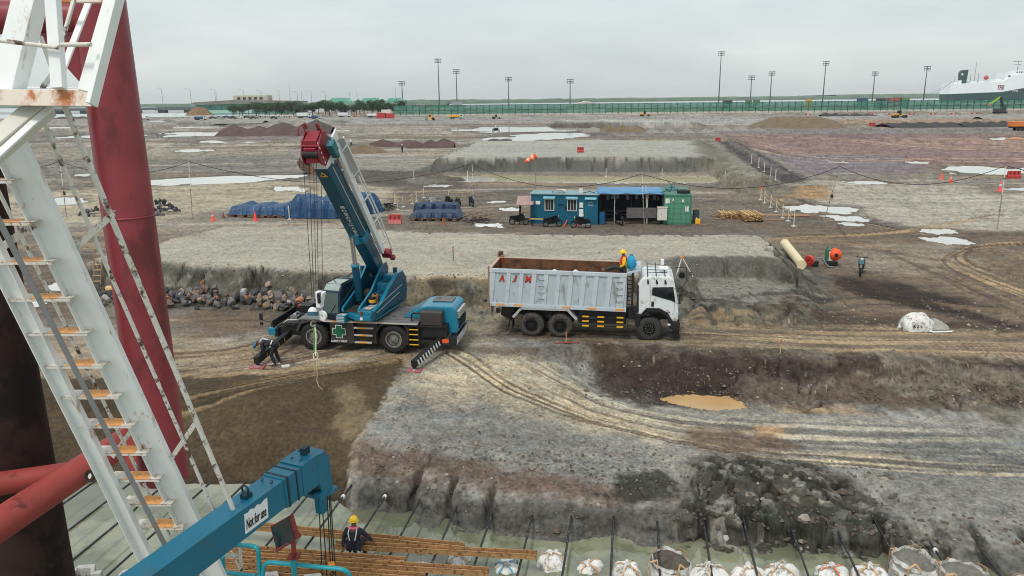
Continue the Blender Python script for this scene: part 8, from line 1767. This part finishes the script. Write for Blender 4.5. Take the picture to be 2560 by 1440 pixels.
# street lamps on the left
for i, (px, yt, zc) in enumerate([(408, 220, 800), (479, 222, 800), (540, 223, 820), (612, 224, 840), (655, 226, 860), (700, 225, 860), (745, 228, 880), (780, 227, 880), (815, 228, 900), (876, 230, 920)]):
    a = AT(px, 262, zc); b = AT(px-2, yt, zc); o = empty('street_lamp', (a.x, a.y, a.z-4), 0, 'thin curved street lamp on the left skyline, %s from the left' % ordn[i], 'street lamp', 'street lamps on the left skyline'); H_ = b.z-a.z+4
    MB().tube([(0, 0, 0), (0, 0, H_*.9), (-.6, 0, H_*.97), (-3.6, 0, H_)], [.3, .2, .18, .14], 6).build('lamp_pole', mat('lamp_pole_grey', srgb(130, 136, 138), .6), o); MB().box((-4.3, 0, H_), (1.8, .6, .3)).build('lamp_head', MATS['lamp_pole_grey'], o)
for (px, yt, zc, lab) in ((727, 212, 1000, 'thin lattice aerial mast left of the green roofs'), (990, 214, 1100, 'thin aerial mast by the third green roof'), (894, 226, 1100, 'slender pale mast between the green roofs'), (543, 228, 1000, 'short pale mast beside a street lamp'), (756, 226, 1050, 'slender mast right of the lattice aerial')):
    a = AT(px, 264, zc); b = AT(px, yt, zc); o = MB().cyl((0, 0, 0), (0, 0, b.z-a.z+3), .35, .15, 6).build('aerial_mast', MATS['lamp_pole_grey']); o.location = (a.x, a.y, a.z-3); tag(o, lab, 'aerial mast')
# buildings on the left
def bld(px0, px1, yt, yb, zc, label, name='building', dep=25): 
    a = AT(px0, yb, zc); b = AT(px1, yb, zc); t_ = AT(px0, yt, zc); o = empty(name, (a.x, a.y, min(a.z, 0)), 0, label, 'building'); return o, (b.x-a.x), t_.z-a.z+(a.z-min(a.z, 0))
gl_m = mat('green_glass', srgb(70, 122, 108), .25, var=.3, scale=.08, dirt=srgb(36, 70, 64), dirt_amt=.4, dirt_scale=.1)
o, w, h = bld(492, 745, 240, 293, 720, 'green glass terminal building with a pale rooftop block', 'terminal_building'); zb_ = 0
m = MB(); m.bx(0, w*.98, 0, 30, 0, h*.62); m.build('glass_wall', gl_m, o); m = MB(); m.prism([(-3, h*.66), (2, h*.58), (w+2, h*.64), (w+2, h*.72), (w*.4, h*.80), (0, h*.70)], -3, 32); m.build('roof', mat('dull_roof', srgb(118, 116, 110), .8, var=.2, scale=.1), o)
m = MB(); m.bx(w*.36, w*.70, 5, 20, h*.70, h*1.0); bl_ = m.build('rooftop_block', mat('cream_block', srgb(182, 174, 156), .8), o)
for k in range(5): x = w*(.40+.055*k); MB().bx(x, x+w*.03, 4.9, 5.0, h*.8, h*.92).build('window', M_glass, bl_)
for k in range(9): x = w*.03+k*w*.11; MB().bx(x, x+.5, -.3, 0, 0, h*.6).build('mullion', mat('mullion_green', srgb(30, 66, 58), .6), o)
MB().bx(w*.1, w*.55, -.5, -.3, h*.16, h*.32).build('pale_band', mat('pale_green', srgb(150, 190, 176), .5), o)
rg = mat('turquoise_roof', srgb(112, 176, 158), .6, var=.08, scale=.1)
for k, (p0, p1, yt, zc, lab) in enumerate([(826, 872, 245, 800, 'turquoise hipped roof building, left of three'), (905, 946, 245, 830, 'turquoise hipped roof building, middle of three'), (969, 1005, 245, 860, 'turquoise hipped roof building, right of three')]):
    o, w, h = bld(p0, p1, yt, 262, zc, lab, 'roofed_building'); m = MB(); m.prism([(-w*.08, h*.72), (w*.10, h), (w*.88, h), (w*1.06, h*.72)], 0, 18); m.build('roof', rg, o); MB().bx(0, w, 1, 17, -2, h*.72).build('wall', mat('pale_wall', srgb(170, 178, 170), .8), o); MB().bx(-w*.5, w*1.5, -4, -1, h*.60, h*.68).build('lower_roof', rg, o)
    for q in range(3): MB().bx(w*(.15+.28*q), w*(.28+.28*q), .85, .98, h*.3, h*.55).build('window', M_glass, o)
# bridge on the left
br = empty('road_bridge', tuple(AT(130, 268, 900)), 0, 'long low road bridge on piers over water in the left distance', 'bridge'); br.location.z = 0; Wb = 620*900/FP; 
MB().bx(-10, Wb, 0, 12, 3.2, 6.5).build('deck', mat('bridge_concrete', srgb(88, 98, 98), .8, var=.1, scale=.05), br)
for k in range(10): x = k*Wb/9.5; MB().bx(x, x+9, 2, 10, -2, 3.2).build('pier', mat('bridge_pier', srgb(70, 78, 78), .8), br)
lw = MB().add([(-700, 640, .02), (-225, 640, .02), (-225, 880, .02), (-700, 880, .02)], [(0, 1, 2, 3)]).build('lagoon', sea_m); tag(lw, kind='structure')
# trees
M_leaf = mat('tree_leaves', srgb(58, 84, 48), .8, var=.5, scale=.25, dirt=srgb(38, 58, 36), dirt_amt=.45, dirt_scale=.4); M_bark = mat('bark', srgb(92, 78, 64), .9)
def tree_mesh(seed):
    rnd = random.Random(seed); vs = []; fs = []
    blobs = [(rnd.uniform(-2.6, 2.6), rnd.uniform(-2.2, 2.2), rnd.uniform(3.4, 8.2), rnd.uniform(1.1, 2.2)) for _ in range(11)]
    for _ in range(1500):
        bx_, by_, bz_, br_ = rnd.choice(blobs); d = Vector((rnd.gauss(0, 1), rnd.gauss(0, 1), rnd.gauss(0, 1))).normalized()*br_*rnd.uniform(.55, 1.1); c = Vector((bx_, by_, bz_))+d*Vector((1, 1, .8)).length/1.6
        n_ = Vector((rnd.gauss(0, 1), rnd.gauss(0, 1), rnd.gauss(.3, 1))).normalized(); a, b = basis(n_); s = rnd.uniform(.18, .42); k = len(vs); vs += [c-a*s, c+b*s*.7, c+a*s, c-b*s*.7]; fs.append((k, k+1, k+2, k+3))
    me = bpy.data.meshes.new('crown'); me.from_pydata(vs, [], fs); me.materials.append(M_leaf)
    m = MB(); m.cyl((0, 0, -.5), (.2, 0, 4.5), .28, .16, 8)
    for b_ in blobs[:6]: m.cyl((.15, 0, rnd.uniform(2, 4)), (b_[0]*.7, b_[1]*.7, b_[2]), .11, .04, 6)
    t_ = m.build('trunk', M_bark); tm = t_.data; bpy.data.objects.remove(t_); return me, tm
tms = [tree_mesh(k) for k in range(5)]; rnd = random.Random(3); k = 0
tl_ = sorted([(585+i*13.2+rnd.uniform(-5, 5), rnd.uniform(560, 660), rnd.uniform(.75, 1.15)) for i in range(32)])
for i, (px, zc, s) in enumerate(tl_):
    a = AT(px, 285, zc); cm, tm = tms[rnd.randrange(5)]; hgt = 1.0 if px < 760 else 1.05; o = empty('tree', (a.x, a.y, 0), rnd.uniform(0, 6), 'dark green tree in the tree row left of the fence, %s from the left' % words_ord(i+1), 'tree', 'trees in the row left of the fence'); o.scale = (s*1.35, s*1.35, s*1.12*hgt)
    for nm_, me_ in (('crown', cm), ('trunk', tm)): c = bpy.data.objects.new(nm_, me_); S.collection.objects.link(c); c.parent = o
# vehicles and yard things, small in the picture
def vehicle(px, py, kind, colr, label, rz=0., s=1.):
    p = on(px, py); o = empty({'car': 'parked_car', 'truck': 'parked_truck', 'roller': 'road_roller', 'grader': 'motor_grader', 'excavator': 'excavator', 'trailer': 'tipper_trailer', 'van': 'box_truck'}[kind], tuple(p), rz, label, {'car': 'car', 'truck': 'truck', 'van': 'truck', 'roller': 'road roller', 'grader': 'grader', 'excavator': 'excavator', 'trailer': 'trailer'}[kind]); o.scale = (s, s, s)
    def wh(xs, r, ys=(0, 1.9)):
        for x in xs:
            for y in ys: MB().cyl((x, y, r), (x, y+.3, r), r, n=14).build('wheel', T_tyre, o)
    if kind == 'car':
        m = MB(); m.prism([(-2.2, .35), (-2.2, .9), (-1.4, 1.0), (-.8, 1.5), (.7, 1.5), (1.3, .98), (2.2, .85), (2.2, .35)], 0, 1.8); m.build('body', colr, o, bevel=.06); MB().prism([(-1.15, 1.05), (-.7, 1.42), (.6, 1.42), (1.0, 1.05)], -.01, 1.81).build('windows', M_glass, o); wh((-1.3, 1.35), .34, (-.02, 1.55))
    if kind in ('truck', 'van'):
        m = MB(); m.prism([(2.2, .6), (2.2, 2.6), (3.7, 2.6), (4.1, 1.6), (4.1, .6)], 0, 2.3); m.build('cab', B_white if kind == 'truck' else colr, o, bevel=.06); MB().prism([(2.7, 1.6), (2.7, 2.4), (3.6, 2.4), (3.9, 1.6)], -.01, 2.31).build('windows', M_glass, o)
        m = MB(); m.bx(-4, 2.0, 0, 2.4, 1.0, 2.9 if kind == 'van' else 2.3); m.build('cargo_body', colr, o, bevel=.05); MB().bx(-4, 4, .6, 1.8, .6, 1.0).build('chassis', T_blk, o); wh((-2.8, -1.5, 3.0), .5)
    if kind == 'roller':
        MB().cyl((-2.0, 0, .75), (-2.0, 2.1, .75), .75, n=20).build('drum', T_rim, o); wh((1.4,), .75); m = MB(); m.prism([(.0, .8), (.2, 1.7), (2.3, 1.5), (2.5, .8)], .2, 1.9); m.prism([(-2.9, .7), (-2.8, 1.1), (0, 1.2), (0, .7)], .1, 2.0); m.build('body', colr, o, bevel=.05); m = MB(); m.bx(-.8, .5, .4, 1.7, 1.2, 2.9); m.build('cab', colr, o, bevel=.05); MB().bx(-.85, .3, .35, 1.75, 1.8, 2.6).build('windows', M_glass, o)
    if kind == 'grader':
        wh((-2.2, -1.0, 2.6), .65); m = MB(); m.bx(-3, -.4, .4, 1.9, .9, 1.9); m.beam((-.4, 1.1, 1.6), (3.0, 1.1, 1.2), .4, .35); m.build('body', colr, o, bevel=.05); m = MB(); m.bx(-.6, .7, .5, 1.8, 1.4, 3.2); m.build('cab', T_blk, o); MB().beam((.6, -.4, .5), (1.2, 2.5, .5), .1, .7).build('blade', T_rim, o)
    if kind == 'excavator':
        for y in (0, 2.2): m = MB(); m.prism([(-2.0, .1), (-2.3, .5), (-2.0, .9), (2.0, .9), (2.3, .5), (2.0, .1)], y, y+.6); m.build('track', T_blk, o)
        m = MB(); m.bx(-2.4, 1.6, .2, 2.6, 1.0, 2.0); m.build('body', colr, o, bevel=.08); m = MB(); m.bx(.2, 1.5, .2, 1.3, 2.0, 3.2); m.build('cab', M_glass, o, bevel=.05)
        lime = mat('lime_boom', srgb(140, 190, 50), .5); MB().beam((1.2, 1.5, 1.8), (-.6, 1.5, 6.6), .5, .8).build('boom', T_blk, o); MB().beam((-.6, 1.5, 6.6), (-4.2, 1.5, 4.0), .4, .6).build('arm', lime, o); m = MB(); m.prism([(-4.4, 4.1), (-5.3, 3.6), (-5.2, 2.9), (-4.2, 3.2)], 1, 2); m.build('bucket', mat('bucket_tan', srgb(150, 120, 90), .7), o)
    if kind == 'trailer':
        m = MB(); m.bx(-4, 5, 0, 2.4, 1.4, 3.0); m.build('tub', colr, o, bevel=.04); [MB().bx(x, x+.15, -.06, 0, 1.4, 3.0).build('rib', colr, o) for x in np.arange(-3.6, 5, .9)]; MB().bx(-3.8, 5, .4, 2, .9, 1.4).build('chassis', T_blk, o); wh((-1.6, -.3), .55)
    return o
vy = mat('vehicle_yellow', srgb(224, 164, 40), .5, var=.1); vo = mat('vehicle_orange', srgb(216, 122, 56), .5, var=.1); vb = mat('vehicle_blue', srgb(50, 84, 118), .5); vw = mat('vehicle_white', srgb(214, 218, 218), .5); vk = mat('vehicle_dark', srgb(50, 54, 60), .5); vg = mat('vehicle_silver', srgb(150, 156, 160), .4)
vehicle(1076, 301, 'roller', vy, 'yellow road roller in front of the green fence', s=1.15); vehicle(1140, 297, 'truck', vy, 'yellow tipper truck in front of the green fence', s=1.0); vehicle(2250, 295, 'grader', vy, 'yellow and black grader beyond the black heaps', s=1.15)
vehicle(2505, 284, 'excavator', vk, 'dark excavator with a lime green arm near the fence', s=1.45); vehicle(2558, 327, 'trailer', vo, 'orange ribbed tipper trailer at the right edge', s=.92); vehicle(1612, 291, 'grader', vy, 'small yellow machine in front of the fence centre', s=1.0)
vehicle(1240, 298, 'grader', vk, 'dark machine between yellow truck and fence', s=.8)
vehicle(760, 295, 'van', vw, 'white box truck in front of the tree row', s=1.25); vehicle(860, 293, 'van', vw, 'white box container truck right of the tree row middle', s=1.1); vehicle(890, 292, 'truck', vo, 'orange bodied truck in front of the trees', s=.6); vehicle(935, 294, 'truck', vw, 'white tipper truck beside the red tanks', s=1.15); vehicle(357, 300, 'truck', vw, 'white truck just right of the red leg', s=1.0)
vehicle(500, 300, 'truck', vb, 'blue flatbed truck below the green glass building', s=1.0); vehicle(790, 297, 'truck', vb, 'blue flatbed truck right of the white box truck', s=.8)
cols = [(vk, 'dark'), (vg, 'silver'), (vb, 'blue'), (vk, 'dark'), (vw, 'white'), (vk, 'dark')]
for k in range(12): c, nm = cols[k % 6]; px = 530+k*17; vehicle(px, 297-(k % 3), 'car', c, '%s parked car in the far row below the trees, %s from the left' % (nm, words_ord(k+1)), s=1.15)
rt = on(965, 296); o = empty('red_tank', tuple(rt), 0, 'bright red tank cabins beside the white tipper truck', 'tank'); m = MB(); m.bx(-6, -.5, 0, 4, 0, 3.6); m.build('tank_body', M_barr, o, bevel=.1); m = MB(); m.bx(0, 5, 0, 4, 0, 3.2); m.build('second_body', M_barr, o, bevel=.1); MB().bx(-3, 3, 1, 4, 3.2, 5.5).build('white_block', B_white, o)
m = MB(); 
for k in range(14):
    p = on(652+k*6, 296); o = MB().ring((0, 0, 1.1), (0, 1, 0), .8, 1.1, 2.2, 18).build('culvert_ring', B_white); o.location = p; tag(o, 'white concrete ring in the far row in front of the white box truck', 'concrete ring', 'white concrete rings in a row')
for k in range(9):
    px = 2020+k*52; p = on(px, 288-k*.3); o = MB().bx(-1.6, 1.6, 0, .5, 0, .8).build('red_road_barrier', M_barr); o.location = p; MB().bx(-.6, .6, -.04, 0, .2, .6).build('white_band', B_white, o); tag(o, 'red and white road barrier along the fence foot, %s from the left' % ordn[k], 'barrier', 'red road barriers at the fence foot')
for (px, py, lab, c) in ((1240, 330, 'person riding a small motorcycle across the wet field', bk_b),):
    b = copy_tree(b0_); b.location = on(px, py); b.rotation_euler.z = .1; b['label'] = 'small motorcycle ridden across the wet field'; b.scale = (1.5,)*3
    p = on(px, py); person(p, dict(pelvis=(-.3, 0, 1.05), chest=(-.15, 0, 1.45), neck=(-.08, 0, 1.62), head=(-.05, 0, 1.78), face=(1, 0, 0), sL=(-.1, -.2, 1.5), sR=(-.1, .2, 1.5), eL=(.15, -.28, 1.3), eR=(.15, .28, 1.3), wL=(.4, -.3, 1.3), wR=(.4, .3, 1.3), hL=(-.25, -.12, 1.0), hR=(-.25, .12, 1.0), kL=(.15, -.18, .95), kR=(.15, .18, .95), aL=(.05, -.2, .5), aR=(.05, .2, .5), tL=(.2, -.2, .45), tR=(.2, .2, .45)), 'person in white top riding the small motorcycle', (MATS['white_vest'], C_navy, C_boot), fingers=False, helmet=C_hw, sub=1, sc=1.25)
# ship
sp = AT(2372, 262, 1150); sh2 = empty('cargo_ship', (sp.x, sp.y, -2), 0, 'white and dark green cargo ship with a green funnel at the right edge', 'ship'); k_ = 1150/FP
def sx_(px): return (px-2372)*k_
def sz_(py): return (276-py)*k_*.99
Wsh = mat('ship_white', srgb(232, 236, 236), .5, var=.05, scale=.05); Gsh = mat('ship_green', srgb(22, 62, 56), .5); 
m = MB(); m.prism([(0, sz_(228)), (-2, sz_(250)), (-2, sz_(252)), (sx_(2500), sz_(248)), (sx_(2560), sz_(238)), (sx_(2700), sz_(236)), (sx_(2700), sz_(206)), (sx_(2526), sz_(206)), (sx_(2500), sz_(222))], 0, 26); m.build('upper_hull', Wsh, sh2)
m = MB(); m.prism([(-2, sz_(252)), (0, sz_(290)), (sx_(2700), sz_(290)), (sx_(2700), sz_(236)), (sx_(2560), sz_(238)), (sx_(2500), sz_(248))], .1, 26); m.build('lower_hull', Gsh, sh2)
m = MB(); m.prism([(sx_(2402), sz_(226)), (sx_(2400), sz_(200)), (sx_(2404), sz_(194)), (sx_(2418), sz_(193)), (sx_(2416), sz_(226))], 8, 16); m.build('funnel', Gsh, sh2, bevel=.4); MB().cyl((sx_(2403), 7.8, sz_(204)), (sx_(2403), 8.0, sz_(204)), 1.6, n=14).build('funnel_disc', Wsh, sh2)
m = MB(); m.bx(sx_(2504), sx_(2700), 2, 24, sz_(224), sz_(202)); m.bx(sx_(2530), sx_(2700), 3, 23, sz_(204), sz_(196)); br_ = m.build('superstructure', Wsh, sh2)
for k in range(6): MB().bx(sx_(2512+k*9), sx_(2518+k*9), 1.9, 2.0, sz_(212), sz_(208)).build('window', M_glass, br_)
for k in range(12): MB().bx(sx_(2532+k*6), sx_(2536+k*6), 2.9, 3.0, sz_(202), sz_(199)).build('window', M_glass, br_)
for (x, y0, y1) in ((2437, 222, 174), (2541, 202, 170), (2446, 222, 200), (2427, 222, 202), (2388, 226, 208)): MB().cyl((sx_(x), 10, sz_(y0)), (sx_(x), 10, sz_(y1)), .5, .25, 8).build('ship_mast', T_rim, sh2)
m = MB(); m.beam((sx_(2528), 10, sz_(174)), (sx_(2552), 10, sz_(174)), .8, .8); m.beam((sx_(2532), 10, sz_(182)), (sx_(2549), 10, sz_(182)), .7, .7); m.build('radar_yard', T_rim, sh2)
MB().ell((sx_(2460), 4, sz_(213)), (3.6, 3, 3.4), 14, 10).build('lifeboat', mat('lifeboat_orange', srgb(186, 76, 56), .5), sh2)
m = MB()
for (x, w, h) in ((2380, 10, 6), (2392, 8, 9), (2422, 14, 6), (2447, 8, 8), (2472, 10, 6), (2484, 14, 12)): m.bx(sx_(x), sx_(x+w), 4, 20, sz_(228), sz_(228-h))
m.build('deck_houses', Wsh, sh2)
text_mesh('hull_lettering', 'TFSI', mat('hull_red', srgb(130, 40, 60), .6), (sx_(2487), -.3, sz_(243)), (1, 0, 0), (0, 0, 1), 14*k_*.8, sh2, .1, width=17*k_, font_shear=.2, off=.02)
text_mesh('hull_lettering', 'TFSI', Wsh, (sx_(2524), -.2, sz_(248)), (1, 0, 0), (0, 0, 1), 4*k_, sh2, .1, width=15*k_)
for k in range(2): o = MB().tube([(sx_(2378+k*6), 5, sz_(220)), (sx_(2352-k*8), 0, sz_(240)), (sx_(2340-k*14), 0, sz_(248))], .25, 5).build('mooring_line', T_rim, sh2)
# yard things seen over the fence
rnd = random.Random(12); ycol = [vb, vo, vy, vk, vg, mat('yard_green', srgb(92, 124, 84), .6), mat('yard_red', srgb(164, 84, 72), .6)]
for i, (px, w, h, ci, lab) in enumerate([(1820, 22, 4, 3, 'dark flat stack'), (1873, 14, 4, 5, 'dull green box'), (1893, 14, 4, 5, 'green tarp box'), (2023, 12, 5, 2, 'yellow container'), (2158, 24, 6, 0, 'blue containers'), (2205, 22, 5, 3, 'dark containers'), (2230, 16, 5, 6, 'red machinery'), (2243, 14, 7, 6, 'reddish truck body'), (2264, 20, 6, 5, 'olive green containers'), (1052, 22, 4, 4, 'pale shed'), (1142, 26, 8, 4, 'white roofed shed')]):
    yb = 265-(px-1000)*.0105+3; a = AT(px-w/2, yb, 680); k2 = 680/FP; o = empty('yard_container', (a.x, a.y, 0), 0, '%s standing behind the green fence' % lab, 'container'); ht = a.z+h*k2+1.5
    MB().bx(0, w*k2, 0, 4, 0, ht).build('container_box', ycol[ci], o, bevel=.1); MB().bx(-.2, w*k2+.2, -.2, 4.2, ht, ht+.3).build('container_roof', vg, o)
o = empty('gable_shed', tuple(AT(1415, 268, 640)), 0, 'low pale gable shed roof behind the fence at the picture centre', 'shed'); o.location.z = 0; m = MB(); m.prism([(0, 5), (18, 9.3), (36, 5), (36, 4.5), (0, 4.5)], 0, 20); m.build('roof', mat('pale_shed', srgb(196, 198, 194), .6), o); MB().bx(1, 35, 1, 19, 0, 4.5).build('wall', Wsh, o)
# ------------------------------------------------------------------ haze
hz_ = MB().bx(-5000, 5000, -60, 5200, -4.5, 60).build('haze', None); hz_.data.materials.clear()
hm_ = bpy.data.materials.new('haze_air'); hm_.use_nodes = True; t = hm_.node_tree; t.nodes.remove(t.nodes['Principled BSDF']); pv = N(t, 'ShaderNodeVolumePrincipled'); pv.inputs['Color'].default_value = (.9, .95, .96, 1); pv.inputs['Density'].default_value = .00009; pv.inputs['Anisotropy'].default_value = .2
L(t, pv.outputs[0], t.nodes['Material Output'].inputs['Volume']); hz_.data.materials.append(hm_); tag(hz_, kind='stuff')
